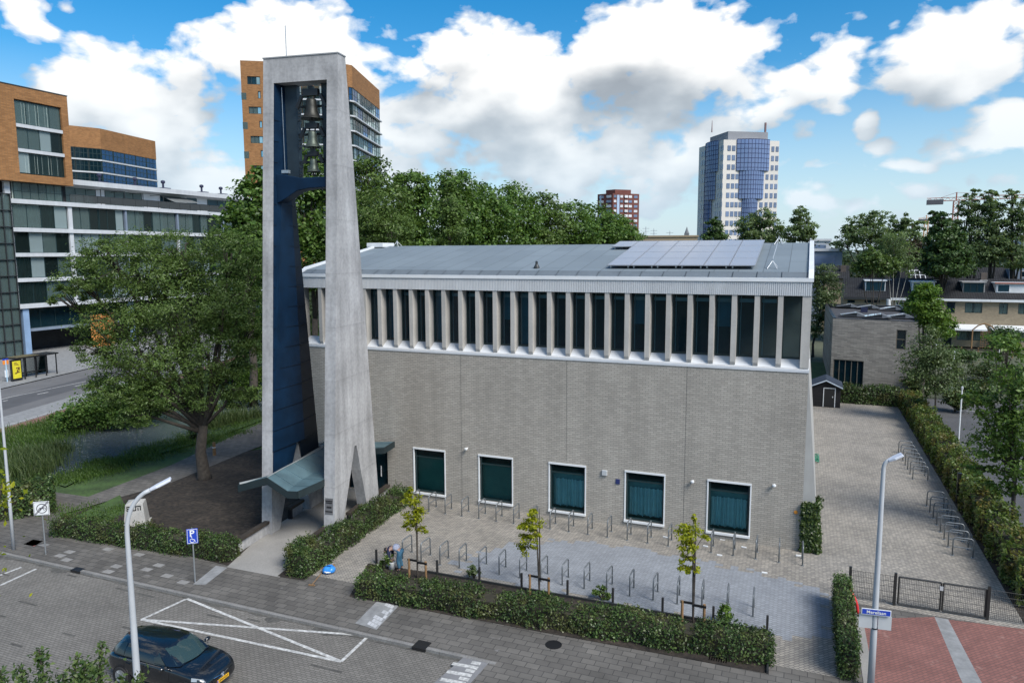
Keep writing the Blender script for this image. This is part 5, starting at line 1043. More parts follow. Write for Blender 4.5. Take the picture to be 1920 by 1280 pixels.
# ---------------------------------------------------------------- red brick flats far behind
zf = DD(1160, 364, 470)[2]; FL_, FC_, FR_ = DD(1120.5, 372, 470), DD(1149, 366, 462), DD(1198.5, 370, 472)
fl = empty('apartment_tower', (*((FL_+FR_)/2)[:2], 0), 'distant red-brown brick tower block with white balconies', 'apartment tower'); M_rb = mat('red_brown_brick', (.13, .045, .035), .9, .15, .2); M_pw = mat('white_balcony', (.55, .56, .57), .7, .1, .3)
FBk = FL_+(FR_-FC_); shell([FL_, FC_, FR_, FBk], 0, zf, M_rb, 'wall', fl); cf = (FL_+FR_)/2; shell([cf+(q-cf)*.6 for q in (FL_, FC_, FR_, FBk)], zf, zf+2.6, M_rb, 'penthouse', fl)
for (p, q, cols) in ((FC_, FR_, ((.04, .13), (.28, .38), (.43, .55), (.6, .72), (.8, .93))), (FL_, FC_, ((.1, .4), (.6, .9)))):
    u_, n_, L_ = face(p, q)
    if np.dot(n_, CAM-p) < 0: n_ = -n_
    for r_ in range(10):
        for k, (a_, b_2) in enumerate(cols):
            z = zf-2.6-2.95*r_; MB().obox(p*[1, 1, 0]+u_*L_*a_+n_*.02+V((0, 0, z)), u_*L_*(b_2-a_), n_*(.15 if k != 2 else .8), V((0, 0, 1.5))).build('window' if k != 2 else 'balcony', M_pw if (k+r_) % 2 or k == 2 else M_offwin, fl)
    MB().obox(p*[1, 1, 0]+u_*L_*.155+n_*.03+V((0, 0, zf-30)), u_*L_*.09, n_*.2, V((0, 0, 29))).build('stair_glazing', mat('pale_blue_glazing', (.35, .45, .58), .3, .1, .2), fl)
# ---------------------------------------------------------------- cranes, spire, pylons, far roofs
M_cr = mat('crane_red', (.33, .09, .05), .6, .1, 1)
def crane(px, ptop, dist, jl, jr, lab, m, thick=1.):
    t = DD(px, ptop, dist); e = empty('tower_crane', (t[0], t[1], 0), lab, 'crane'); h = t[2]; w_ = 1.1*thick; mb = MB()
    for dx in (-w_, w_):
        for dy in (-w_, w_): mb.cyl((t[0]+dx, t[1]+dy, 0), (t[0]+dx, t[1]+dy, h), .16*thick, n=4)
    z = h
    while z > 15: mb.cyl((t[0]-w_, t[1]-w_, z), (t[0]+w_, t[1]-w_, z-2.4), .1*thick, n=4); mb.cyl((t[0]+w_, t[1]+w_, z), (t[0]-w_, t[1]+w_, z-2.4), .1*thick, n=4); z -= 2.4
    mb.build('mast', m, e); mb = MB(); b = MB()
    a0, a1 = DD(jl, ptop, dist)-t, DD(jr, ptop, dist)-t; a0[2] = a1[2] = 0
    for off in ((0, 0, 0), (0, 1.4, 0), (0, .7, 1.5)): mb.cyl(t+a0+V(off)+V((0, 0, .3)), t+a1+V(off)+V((0, 0, .3)), .14*thick, n=4)
    nseg = int(np.linalg.norm(a1-a0)/2.5)
    for k in range(nseg): p0 = t+a0+(a1-a0)*k/nseg; p1 = t+a0+(a1-a0)*(k+.5)/nseg; p2 = t+a0+(a1-a0)*(k+1)/nseg; mb.cyl(p0+V((0, 0, .3)), p1+V((0, .7, 1.8)), .09*thick, n=4); mb.cyl(p1+V((0, .7, 1.8)), p2+V((0, 0, .3)), .09*thick, n=4)
    mb.cyl(t, t+V((0, 0, 4.2)), .3, n=5); mb.cyl(t+V((0, 0, 4.1)), t+a0*.6+V((0, 0, 1.5)), .07, n=4); mb.cyl(t+V((0, 0, 4.1)), t+a1*.6+V((0, 0, 1.5)), .07, n=4); mb.build('jib', m, e)
    MB().obox(t+a0+V((0, -.6, -1.4)), (a1-a0)/np.linalg.norm(a1-a0)*7, V((0, 2, 0)), V((0, 0, 2.4))).build('counterweight', mat('crane_grey', (.12, .12, .13), .7, .1, 1), e)
crane(1793, 377, 420, 1738, 1990, 'red tower crane with a long jib behind the poplars', M_cr)
crane(1737, 413, 700, 1722, 1745, 'small orange crane far off beside the conifer', mat('crane_orange', (.5, .2, .03), .6, .1, 1), 1.3)
t = DD(1288, 425, 900); sp_ = empty('church_spire', (t[0], t[1], 0), 'far grey church spire on the horizon beside the office tower', 'church spire'); MB().box(t[0]-2.6, t[0]+2.6, t[1]-2.6, t[1]+2.6, 0, DD(1288, 437, 900)[2]).build('tower', mat('spire_stone', (.16, .17, .18), .9, .1, .2), sp_); MB().cyl((t[0], t[1], DD(1288, 437, 900)[2]), (t[0], t[1], t[2]), 2.6, .1, n=8).build('spire', bpy.data.materials['spire_stone'], sp_)
for k, (px, py) in enumerate(((1211, 424), (1226, 428), (1256, 432))):
    t = DD(px, py, 1300); e = MB(); 
    for s_ in (-1, 1): e.cyl((t[0]+s_*4, t[1], 0), (t[0], t[1], t[2]), .4, .25, n=4)
    for z in (t[2]-4, t[2]-9): e.cyl((t[0]-6, t[1], z), (t[0]+6, t[1], z), .3, n=4)
    tag(e.build('pylon', mat('pylon_grey', (.3, .33, .36), .7, .1, .2), loc=(t[0], t[1], 0)), ['faint far pylon nearest the red-brown flats', 'faint far pylon in the middle of three', 'faint far pylon nearest the spire'][k], 'pylon')
def farblock(name, px0, px1, ptop, dist, dep, m, lab, cat, win=True):
    a, b = DD(px0, ptop, dist), DD(px1, ptop, dist); u_, n_, L_ = face(a, b); b = b*[1, 1, 0]+V((0, 0, a[2]))
    if np.dot(n_, CAM-a) < 0: n_ = -n_
    e = empty(name, (*((a+b)/2)[:2], 0), lab, cat); MB().obox(a*[1, 1, 0], (b-a)*[1, 1, 0], -n_*dep, V((0, 0, a[2]))).build('wall', m, e)
    if win:
        nw = int(L_/3.2)
        for k in range(nw): MB().obox(a*[1, 1, 0]+u_*(k+.2)*L_/nw+n_*.02+V((0, 0, a[2]-2.4)), u_*L_/nw*.6, n_*.1, V((0, 0, 1.5))).build('window', M_offwin, e)
    MB().obox(a-u_*.3+n_*.3, (b-a)*[1, 1, 0]+u_*.6, -n_*(dep+.6), V((0, 0, .5))).build('roof', M_pw if win else m, e); return e
farblock('far_building', 1195, 1308, 445, 230, 20, mat('tan_roof', (.3, .24, .16), .9, .1, .1), 'low tan-roofed building just over the church ridge left of the office tower', 'building', False)
farblock('far_building', 1518, 1557, 452, 190, 15, M_pw, 'long white low building right of the church roof corner', 'building')
farblock('far_building', 1515, 1580, 471, 150, 12, M_bluegrey, 'low blue-grey building with a white roof edge right of the church corner', 'building')
farblock('far_building', 1835, 1925, 447, 260, 15, M_pw, 'white building glimpsed between the poplars at the right edge', 'building')
# ---------------------------------------------------------------- foliage
L_elm = leafmat('leaves_mid_green', (.052, .102, .021), (.18, .27, .07), hue=(.10, .155, .035))
L_dark = leafmat('leaves_deep_green', (.050, .115, .022), (.19, .31, .07), .42)
L_pop = leafmat('leaves_grey_green', (.085, .145, .055), (.27, .37, .16), .5, var=.35)
L_bright = leafmat('leaves_bright_green', (.07, .15, .018), (.20, .32, .055), .45)
L_silver = leafmat('leaves_silver_green', (.05, .09, .025), (.22, .29, .13), .4)
L_yellow = leafmat('leaves_yellow_green', (.20, .26, .012), (.50, .50, .03), .5)
L_hedge = leafmat('hedge_leaves', (.018, .045, .011), (.115, .185, .05), .2, .42, var=.45, hue=(.10, .105, .035))
L_ivy = leafmat('ivy_leaves', (.022, .05, .010), (.09, .13, .03), .25, .35)
L_con = leafmat('conifer_leaves', (.035, .075, .02), (.105, .18, .048), .3)
L_reed = leafmat('reed_leaves', (.04, .075, .02), (.14, .19, .07), .35)
L_brown = leafmat('copper_leaves', (.03, .022, .014), (.08, .06, .035), .25)
def leafquads(c, n, size, rng, asp=.55, hang=None):
    k = len(c); n = n/(np.linalg.norm(n, axis=1, keepdims=True)+1e-9); t = rng.normal(size=(k, 3))
    if hang is not None: t = t*.55+np.array(hang)
    t -= n*(t*n).sum(1, keepdims=True); t /= np.linalg.norm(t, axis=1, keepdims=True)+1e-9; b = np.cross(n, t)
    s = size*rng.uniform(.6, 1.25, (k, 1)); fold = n*s*.12
    v = np.stack([c-t*s*.5, c+b*s*asp*.5+fold, c+t*s*.5, c-b*s*asp*.5+fold], 1); return v.reshape(-1, 3)
def blob_world(base, px, py, rx, ry):
    b = V(base); h = b[:2]-CAM[:2]; dist = np.linalg.norm(h); h = h/dist; c = PL(px, py, (b[0], b[1], 0), (h[0], h[1], 0)); dep = np.dot(c-CAM, _w); k = dep/F_PX
    return c, rx*k, ry*k
def crown(blobs, n, size, rng, clump=.22, shell=(.45, 1.), asp=.55, up=.6, hang=None, sep=1.0, per=34):
    """leaf clumps through the outer part of each ellipsoid (centre, r_side, r_up)"""
    wts = np.array([(rx*rx*rz)**(2/3) for _, rx, rz in blobs]); wts = wts/wts.sum(); out = []; cl = []
    for (c, rx, rz), w_ in zip(blobs, wts):
        m = max(4, int(n*w_)); nc = max(5, int(m/per)); d = rng.normal(size=(nc, 3)); d /= np.linalg.norm(d, axis=1, keepdims=True)
        r = rng.uniform(shell[0], shell[1], (nc, 1))**.6*rng.uniform(.85, 1.12, (nc, 1)); R3 = np.array([rx, rx, rz]); cc = np.array(c)+d*r*R3
        idx = rng.integers(0, nc, m); cr = clump*(rx*rx*rz)**(1/3)*sep; off = rng.normal(size=(m, 3))*np.array([cr, cr, cr*.55]); p = cc[idx]+off
        nn = d[idx]*.7+np.array([0, 0, up])+rng.normal(size=(m, 3))*.65
        out.append(leafquads(p, nn, size, rng, asp, hang)); cl.append((c, cc))
    return np.concatenate(out), cl
def tree(name, label, base, blobs, n, size, lm, cat='tree', r=.2, fork=.35, bark=None, group=None, seed=0, wood=True, lean=.25, **kw):
    rng = np.random.default_rng(100+seed); base = V((base[0], base[1], base[2] if len(base) > 2 else 0.)); e = empty(name, base, label, cat, group)
    B = [blob_world(base, *q) for q in blobs]; vs, cl = crown(B, n, size, rng, **kw)
    link('crown', npmesh('crown', vs, 4, lm), e)
    if wood:
        mb = MB(); top = max(b[0][2] for b in B); low = min(b[0][2]-b[2] for b in B); fz = base[2]+max(.3, fork*(top-base[2])); cx = sum(b[0]*b[1]**2 for b in B)/sum(b[1]**2 for b in B)
        f = base+(cx-base)*np.array([lean, lean, 0])+V((0, 0, fz-base[2])); mid = (base+f)/2+V((rng.normal()*r*.5, rng.normal()*r*.5, 0))
        mb.tube([base-V((0, 0, .1)), base+V((0, 0, .25)), mid, f], [r*1.45, r*1.08, r*.9, r*.78], 9)
        for (c, rx, rz), (_, cc) in zip(B, cl):
            c = V(c); j = (f*.5+c*.5)+V((rng.normal()*rx*.12, rng.normal()*rx*.12, -rz*.12)); k_ = r*min(.62, .25+.3*rx/max(b[1] for b in B)); st = f-V((0, 0, rng.uniform(0, .15)*(f[2]-base[2])))
            mb.tube([st, j, c], [k_, k_*.7, k_*.4], 6)
            for q in cc[rng.permutation(len(cc))[:7]]: mb.tube([j*.3+c*.7, (c+q)/2+V((0, 0, rz*.08)), c+(q-c)*.95], [k_*.35, k_*.22, k_*.08], 4)
        mb.build('trunk', bark or M_bark, e, smooth=True)
    return e
def hedge(name, label, path, width, height, dens, size, lm, seed=0, cat='hedge', ragged=.12, base=0., core=True, kind=None):
    rng = np.random.default_rng(500+seed); P = [V((p[0], p[1], 0)) for p in path]; out = []; mb = MB(); e = empty(name, ((P[0]+P[-1])/2)+V((0, 0, base)), label, cat)
    for a, b in zip(P[:-1], P[1:]):
        d = b-a; L_ = np.linalg.norm(d); d /= L_; nn = V((-d[1], d[0], 0)); area = L_*(width+2*height)+2*width*height; m = int(area*dens)
        t = rng.uniform(-.02, L_+.02, m); s_ = rng.uniform(0, width+2*height, m)
        hh = height*(1+ragged*(np.sin(t*1.9+seed)+np.sin(t*4.3+1.3*seed)*.6+np.sin(t*9.1)*.35)*.7); ww = width*(1+.6*ragged*np.sin(t*2.7+seed*2))
        side = s_ < height; side2 = s_ > height+width; ofs = np.where(side, -ww/2, np.where(side2, ww/2, (s_-height-width/2)/width*ww)); z = np.where(side, s_/height*hh, np.where(side2, (s_-height-width)/height*hh, hh))
        jit = rng.normal(size=(m, 3))*np.array([.05, .05, .05])-0; shr = rng.uniform(0, .16, m)
        p = a+d*t[:, None]+nn*(ofs*(1-shr*.6))[:, None]; p[:, 2] = base+z*(1-shr*.7)+.02; p += jit; p[:, 2] = np.maximum(p[:, 2], base+.02)
        n_ = np.where(side[:, None], -nn, np.where(side2[:, None], nn, np.array([0, 0, 1.])))+rng.normal(size=(m, 3))*.7+np.array([0, 0, .35])
        out.append(leafquads(p, n_, size, rng, .6))
        # shoots standing out of the top
        ns = int(L_*width*14); tt = rng.uniform(0, L_, ns)
        for q in tt:
            c = a+d*q+nn*rng.uniform(-.45, .45)*width; h0 = base+height*(1+ragged*.5*math.sin(q*1.9+seed)); kk = rng.integers(5, 10); pz = np.linspace(0, rng.uniform(.08, .34)*min(1, height), kk)
            pp = np.array([c[0], c[1], h0])+np.c_[rng.normal(size=kk)*.03, rng.normal(size=kk)*.03, pz]; out.append(leafquads(pp, rng.normal(size=(kk, 3))+np.array([0, 0, .6]), size, rng, .6))
        for q in (-.5, .5):
            ne = int(width*height*dens); c = a if q < 0 else b; pe = c+nn*rng.uniform(-.5, .5, (ne, 1))*width+d*q*.1+rng.normal(size=(ne, 3))*.05; pe[:, 2] = base+rng.uniform(.03, 1, ne)*height; out.append(leafquads(pe, d*q*2+rng.normal(size=(ne, 3))*.7, size, rng, .6))
        if core: w2 = width*.36; mb.obox(a-nn*w2+d*.08+V((0, 0, base+.0)), d*(L_-.16), nn*w2*2, V((0, 0, height*.86)))  # solid dark core added to block see-through, reads as shaded inside
    link('foliage', npmesh('foliage', np.concatenate(out), 4, lm), e)
    if core: mb.build('branches', M_twig, e)
    return e
def shrub(name, label, base, blobs, n, size, lm, cat='shrub', seed=0, stems=5, group=None, **kw):
    rng = np.random.default_rng(900+seed); base = V((base[0], base[1], base[2] if len(base) > 2 else 0.)); e = empty(name, base, label, cat, group); B = [blob_world(base, *q) for q in blobs]; vs, cl = crown(B, n, size, rng, **{**dict(shell=(.2, 1.)), **kw})
    vs[:, 2] = np.maximum(vs[:, 2], base[2]-.05); link('foliage', npmesh('foliage', vs, 4, lm), e); mb = MB()
    for (c, rx, rz), (_, cc) in zip(B, cl):
        for q in cc[:stems]: mb.tube([base, (base+q)/2+V((0, 0, rz*.2)), q], [.03, .02, .008], 4)
    mb.build('stems', M_twig, e); return e
# the big windswept tree over the canal, left of the tower
tb = G(383, 897); tree('windswept_tree', 'big windswept tree leaning over the dark soil bed left of the bell tower', tb,
    [(250, 500, 95, 62), (340, 470, 75, 45), (435, 475, 60, 55), (150, 520, 55, 38), (320, 570, 110, 55), (420, 570, 72, 70), (215, 600, 80, 45), (290, 660, 100, 48), (390, 660, 80, 55), (455, 640, 42, 60), (235, 700, 62, 40), (330, 735, 85, 38), (440, 720, 40, 42), (265, 745, 60, 26), (120, 555, 34, 22), (200, 470, 40, 24), (468, 520, 30, 60), (470, 610, 28, 50), (300, 520, 90, 50), (205, 735, 46, 28), (265, 775, 50, 20), (180, 650, 40, 26)],
    100000, .165, L_elm, r=.34, fork=.24, lean=-.06, seed=1, asp=.36, up=.55, clump=.135, hang=(-.9, .1, -.4), shell=(.4, 1.05), per=85)
# trees behind the church, left to right
row = [('dense tall tree directly behind the bell tower, left of it', (462, 395), 66, [(468, 385, 42, 45), (455, 430, 45, 40), (485, 345, 25, 30), (470, 470, 50, 40)]),
       ('tall tree seen through the opening of the bell tower', (585, 395), 70, [(585, 330, 45, 50), (570, 400, 55, 60), (600, 450, 50, 45)]),
       ('feathery tall tree just right of the bell tower', (700, 380), 72, [(690, 330, 42, 36), (715, 385, 55, 50), (680, 420, 45, 50), (740, 430, 45, 40)]),
       ('round-topped tree, second right of the tower', (775, 380), 76, [(770, 352, 40, 30), (785, 395, 42, 40), (765, 440, 45, 35)]),
       ('tallest pointed tree in the middle of the row behind the church', (855, 380), 80, [(852, 348, 34, 32), (840, 385, 38, 40), (870, 400, 45, 45), (845, 445, 50, 30)]),
       ('broad tree right of the tallest one in the row', (915, 390), 84, [(905, 375, 45, 32), (930, 410, 50, 38), (895, 445, 50, 30)]),
       ('tree with a rounded double crown in the middle of the row', (965, 390), 88, [(958, 372, 38, 30), (980, 405, 42, 36), (955, 445, 50, 28)]),
       ('tree fourth from the right end of the row', (1020, 400), 92, [(1015, 390, 38, 30), (1035, 420, 40, 32), (1010, 448, 50, 24)]),
       ('tree third from the right end of the row', (1075, 410), 96, [(1070, 404, 36, 28), (1090, 432, 42, 28), (1060, 450, 45, 20)]),
       ('tree second from the right end of the row', (1125, 415), 100, [(1118, 410, 36, 26), (1140, 435, 40, 24), (1110, 450, 40, 18)]),
       ('low tree at the right end of the row behind the church', (1170, 430), 104, [(1160, 425, 30, 22), (1180, 444, 26, 16), (1145, 448, 34, 16)])]
for i, (lab, pc, dist, bl) in enumerate(row):
    b = DD(pc[0], 470, dist); big = i < 3; extra = [(q[0], 490, q[2], 60) for q in bl[-1:]]
    tree('broadleaf_tree', lab+', dark green', (b[0], b[1], 0), bl+extra, 11000 if i < 6 else 8000, .42 if i != 2 else .36, [L_dark, L_dark, L_elm, L_dark, L_dark, L_bright if False else L_dark, L_dark, L_elm, L_dark, L_dark, L_dark][i], r=.35, seed=20+i, group='trees behind the church', clump=.2, up=.7, asp=.6)
for k, (px, d_, bl) in enumerate(((455, 80, [(440, 560, 40, 60), (480, 590, 40, 50), (410, 600, 40, 40)]), (500, 74, [(475, 640, 40, 40), (520, 600, 40, 60), (560, 640, 40, 40)]))):
    b = DD(px, 470, d_); tree('broadleaf_tree', ['low dark tree filling the gap between the flats and the bell tower', 'low dark tree beyond the canal behind the tower legs'][k], (b[0], b[1], 0), bl, 7000, .38, L_dark, r=.25, seed=140+k, group='trees behind the church', clump=.2)
b = DD(632, 470, 64); tree('slender_tree', 'slender light-barked tree between the tower and the church roof', (b[0], b[1], 0), [(655, 395, 14, 60), (640, 430, 22, 40)], 2200, .3, L_elm, r=.14, seed=40, bark=M_palebark)
b = DD(842, 470, 66); tree('slender_tree', 'slender pale-stemmed tree in front of the tallest tree behind the church', (b[0], b[1], 0), [(842, 385, 24, 45), (845, 430, 34, 36), (838, 350, 10, 20)], 3800, .3, L_elm, r=.14, seed=41, bark=M_palebark, shell=(.2, 1))
b = DD(715, 470, 60); tree('slender_tree', 'loose feathery tree with arching branches right of the tower', (b[0], b[1], 0), [(700, 400, 36, 50), (735, 430, 40, 36), (690, 440, 30, 30)], 6000, .3, L_elm, r=.16, seed=42, bark=M_palebark, asp=.3, hang=(-.5, 0, -.5), shell=(.2, 1))
# trees round the office tower and along the right horizon
T = lambda nm, lab, px, dist, bl, n, sz, lm, **k: tree(nm, lab, (*DD(px, 470, dist)[:2], 0), bl, n, sz, lm, **k)
T('broadleaf_tree', 'small pointed bright tree in front of the office tower', 1340, 120, [(1340, 428, 14, 20), (1340, 445, 20, 14), (1341, 415, 7, 9)], 2200, .45, L_con, r=.2, seed=50)
T('broadleaf_tree', 'wide dark tree at the foot of the office tower', 1425, 125, [(1428, 410, 26, 20), (1405, 425, 30, 20), (1445, 430, 26, 20), (1420, 445, 45, 14)], 5500, .45, L_pop, r=.3, seed=51, shell=(.3, 1), clump=.16)
T('broadleaf_tree', 'dark airy tree right of the office tower', 1502, 122, [(1500, 405, 17, 20), (1508, 425, 22, 20), (1490, 440, 26, 16), (1515, 445, 16, 12)], 4000, .42, L_pop, r=.25, seed=52, shell=(.3, 1), clump=.16)
tree('leaning_tree', 'pale windswept tree squeezed between the church corner and the small brick house', G(1524, 668), [(1546, 515, 20, 22), (1555, 545, 22, 26), (1540, 575, 20, 30), (1534, 540, 12, 40), (1532, 610, 14, 30)], 6500, .28, L_silver, r=.16, fork=.3, seed=53, shell=(.3, 1))
T('broadleaf_tree', 'dark spreading tree at the left of the far right-hand group', 1640, 150, [(1610, 418, 25, 18), (1640, 412, 26, 17), (1595, 435, 18, 16), (1630, 440, 50, 22), (1585, 455, 24, 18), (1660, 450, 30, 24)], 6500, .5, L_pop, r=.35, seed=54, shell=(.35, 1), clump=.15)
T('broadleaf_tree', 'dark airy tree with open crown left of the conifer', 1695, 150, [(1690, 412, 20, 17), (1710, 425, 24, 17), (1700, 450, 34, 24), (1675, 455, 24, 30)], 5000, .5, L_pop, r=.35, seed=55, shell=(.35, 1), clump=.15)
T('copper_tree', 'brownish-leaved tree in the shade left of the conifer', 1720, 135, [(1705, 470, 34, 24), (1725, 480, 24, 20)], 2500, .45, L_brown, r=.2, seed=56)
T('broadleaf_tree', 'bright green little tree rising over the left terrace roof', 1645, 98, [(1635, 488, 22, 20), (1660, 498, 24, 16), (1632, 470, 9, 12), (1615, 503, 16, 12)], 4500, .34, L_bright if False else L_elm, r=.15, seed=57)
T('birch_tree', 'pale-stemmed birch with drooping twigs behind the terrace', 1680, 100, [(1676, 458, 26, 26), (1695, 480, 22, 26), (1665, 485, 20, 22), (1705, 500, 14, 18)], 4200, .3, L_pop, r=.08, seed=58, bark=mat('birch_bark', (.42, .40, .35), .8, .3, 3), asp=.35, hang=(0, 0, -.9), shell=(.25, 1))
T('conifer_tree', 'big dense conifer with a flat-topped cone behind the terraces', 1772, 118, [(1765, 412, 17, 14), (1770, 430, 24, 18), (1772, 452, 32, 20), (1775, 475, 40, 22), (1775, 500, 44, 18), (1752, 404, 9, 9)], 15000, .45, L_con, r=.3, seed=59, shell=(.75, 1.), clump=.13, up=.3)
for k, (px, lab, bl) in enumerate(((1828, 'tall airy poplar left of two at the right edge', [(1822, 362, 14, 10), (1815, 385, 20, 18), (1835, 400, 24, 24), (1808, 415, 22, 22), (1845, 378, 14, 18), (1830, 440, 34, 30), (1825, 475, 38, 26)]),
                                   (1862, 'tall airy poplar in the middle at the right edge', [(1858, 365, 12, 14), (1862, 390, 20, 20), (1868, 425, 26, 26), (1860, 465, 32, 30)]),
                                   (1902, 'tall airy poplar at the very right edge', [(1898, 365, 12, 14), (1900, 390, 18, 18), (1908, 420, 24, 24), (1900, 455, 30, 28), (1925, 400, 20, 30), (1915, 485, 34, 20)]))):
    T('poplar_tree', lab, px, 135, bl, 6500, .42, L_pop, r=.4, fork=.2, seed=60+k, shell=(.35, 1.), clump=.15, group='poplars at the right')
T('bright_tree', 'bright green tree in front of the terraced houses', 1745, 70, [(1738, 548, 22, 16), (1730, 572, 28, 20), (1752, 595, 28, 22), (1765, 615, 24, 18), (1722, 560, 14, 14)], 9000, .26, L_bright, r=.18, seed=64, fork=.25, up=.6)
yt = G(1752, 793); tree('young_tree', 'loose pale-leaved young tree behind the middle of the long hedge', yt, [(1745, 628, 20, 22), (1740, 660, 40, 28), (1765, 680, 34, 30), (1720, 690, 34, 24), (1760, 715, 40, 18), (1790, 690, 16, 20)], 8500, .2, L_silver, r=.07, fork=.45, seed=65, shell=(.2, 1), asp=.5)
yt = G(1900, 1008); tree('young_tree', 'large green tree at the right edge beyond the hedge, reaching out of the photo', yt, [(1885, 655, 38, 30), (1905, 710, 44, 40), (1858, 765, 36, 24), (1895, 800, 48, 38), (1850, 838, 38, 26), (1905, 870, 46, 34), (1940, 780, 50, 80), (1822, 742, 24, 12), (1885, 915, 34, 16), (1840, 880, 26, 12)], 9500, .19, leafmat('leaves_fresh_green', (.055, .125, .02), (.23, .35, .085), .45), r=.10, fork=.38, seed=66, shell=(.4, 1), asp=.6)
shrub('round_bush', 'clipped round bush beside the pergola', (*DD(1884, 640, 77)[:2], 0), [(1882, 628, 28, 16), (1880, 640, 26, 14)], 3500, .22, L_con, seed=67, cat='bush')
sh_b = DD(1850, 700, 62)
for k, (px, py, d_, rx, ry) in enumerate(((1800, 662, 674, 30, 8), (1850, 692, 712, 50, 16), (1900, 702, 730, 40, 22), (1830, 728, 752, 36, 18), (1725, 718, 742, 34, 20), (1790, 745, 772, 22, 16))):
    shrub('dense_bush', ['low bush on the bank under the silver car', 'dark bush on the bank between the two right-hand trees', 'dark bush behind the large right-hand tree', 'dark bush at the back of the car park', 'dark bush right of the brick house wall', 'low bush at the back corner of the car park'][k], G(px, d_), [(px, py, rx, ry), (px+10, py+6, rx*.8, ry)], 2600, .26, L_hedge if k else L_con, seed=70+k, cat='bush')
# hedges
hg = [G(660, 1090)[:2], G(1436, 1240)[:2]]; dS = V(hg[1])-V(hg[0])
hs_y = lambda px, py: G(px, py)[:2]
hedge('clipped_hedge', 'long clipped hedge along the pavement in front of the plaza', [(-15.7, -10.42), (-.9, -9.55)], 1.05, .72, 430, .095, L_hedge, 1, ragged=.24)
pa, pb_ = V(G(540, 1086)[:2]), V(G(768, 938)[:2]); hedge('clipped_hedge', 'clipped hedge along the right side of the tower path', [pa+V((.25, .3)), pb_+V((-.2, -.4))], .95, .85, 430, .095, L_hedge, 2, ragged=.24)
pa = G(541, 1078); hedge('clipped_hedge', 'short hedge end closing the low rail beside the tower path', [pa[:2]+V((-.1, .5)), pa[:2]+V((-.35, 1.75))], .8, 1.0, 430, .095, L_hedge, 3, ragged=.14)
hedge('clipped_hedge', 'clipped hedge in front of the dark soil bed left of the tower path', [G(108, 1000)[:2]+V((0, .1)), G(425, 1052)[:2]+V((.1, .3))], .9, .78, 400, .095, L_hedge, 4, ragged=.24)
hedge('clipped_hedge', 'big dark hedge block behind the no-moped sign at the left', [G(-120, 985)[:2]+V((0, .6)), G(88, 955)[:2]+V((-.4, .6))], 3.2, 1.15, 150, .15, L_hedge, 5, ragged=.1)
hedge('clipped_hedge', 'narrow upright hedge beside the mesh gate', [(1.38, -9.9), (1.38, -4.7)], .5, 1.15, 480, .09, L_hedge, 6, ragged=.1)
L_mixh = leafmat('mixed_hedge_leaves', (.038, .085, .016), (.20, .27, .065), .35, .4, hue=(.17, .13, .04))
hx0 = 7.35
hedge('mixed_hedge', 'long loose mixed hedge along the right side of the yard', [(8.2, -2.6), (8.1, 8), (8.15, 20), (8.1, 35.4)], 1.35, 1.3, 150, .16, L_mixh, 7, ragged=.3)
hedge('clipped_hedge', 'low dark hedge across the end of the yard behind the shed', [(2.8, 35.6), (7.6, 35.5)], 1.0, 1.5, 170, .16, L_hedge, 8, ragged=.12)
# ivy on the corner
rng = np.random.default_rng(77); m = 5200; pz = rng.uniform(.02, 2.15, m)**1.0; pw = .74*(1-.28*pz/2.15); px_ = XR+.0+rng.uniform(0, 1, m)*pw+rng.normal(size=m)*.04; py_ = -.12+rng.uniform(0, 1, m)*1.3+rng.normal(size=m)*.05
fr1 = rng.uniform(size=m) < .55; py_ = np.where(fr1, -.12+rng.normal(size=m)*.05, py_); px_ = np.where(fr1, px_, XR+pw+.02+rng.normal(size=m)*.06); pz = np.where(rng.uniform(size=m) < .1, 2.1+rng.normal(size=m)*.08, pz)
e = empty('ivy_bush', (.35, 0, 0), 'ivy bush climbing the right front corner of the church', 'ivy'); link('foliage', npmesh('foliage', leafquads(np.c_[px_, py_, pz], np.c_[np.where(fr1, 0, 1.), np.where(fr1, -1., 0), np.full(m, .5)]+rng.normal(size=(m, 3))*.5, .12, rng, .7), 4, L_ivy), e); mb = MB()
mb.extr([(XR+.02, -.05, 0), (XR+.62, -.05, 0), (XR+.48, -.05, 1.9), (XR+.02, -.05, 1.9)], (0, .9, 0)); mb.build('branches', M_twig, e)  # solid dark core added behind the leaves, like the hedges
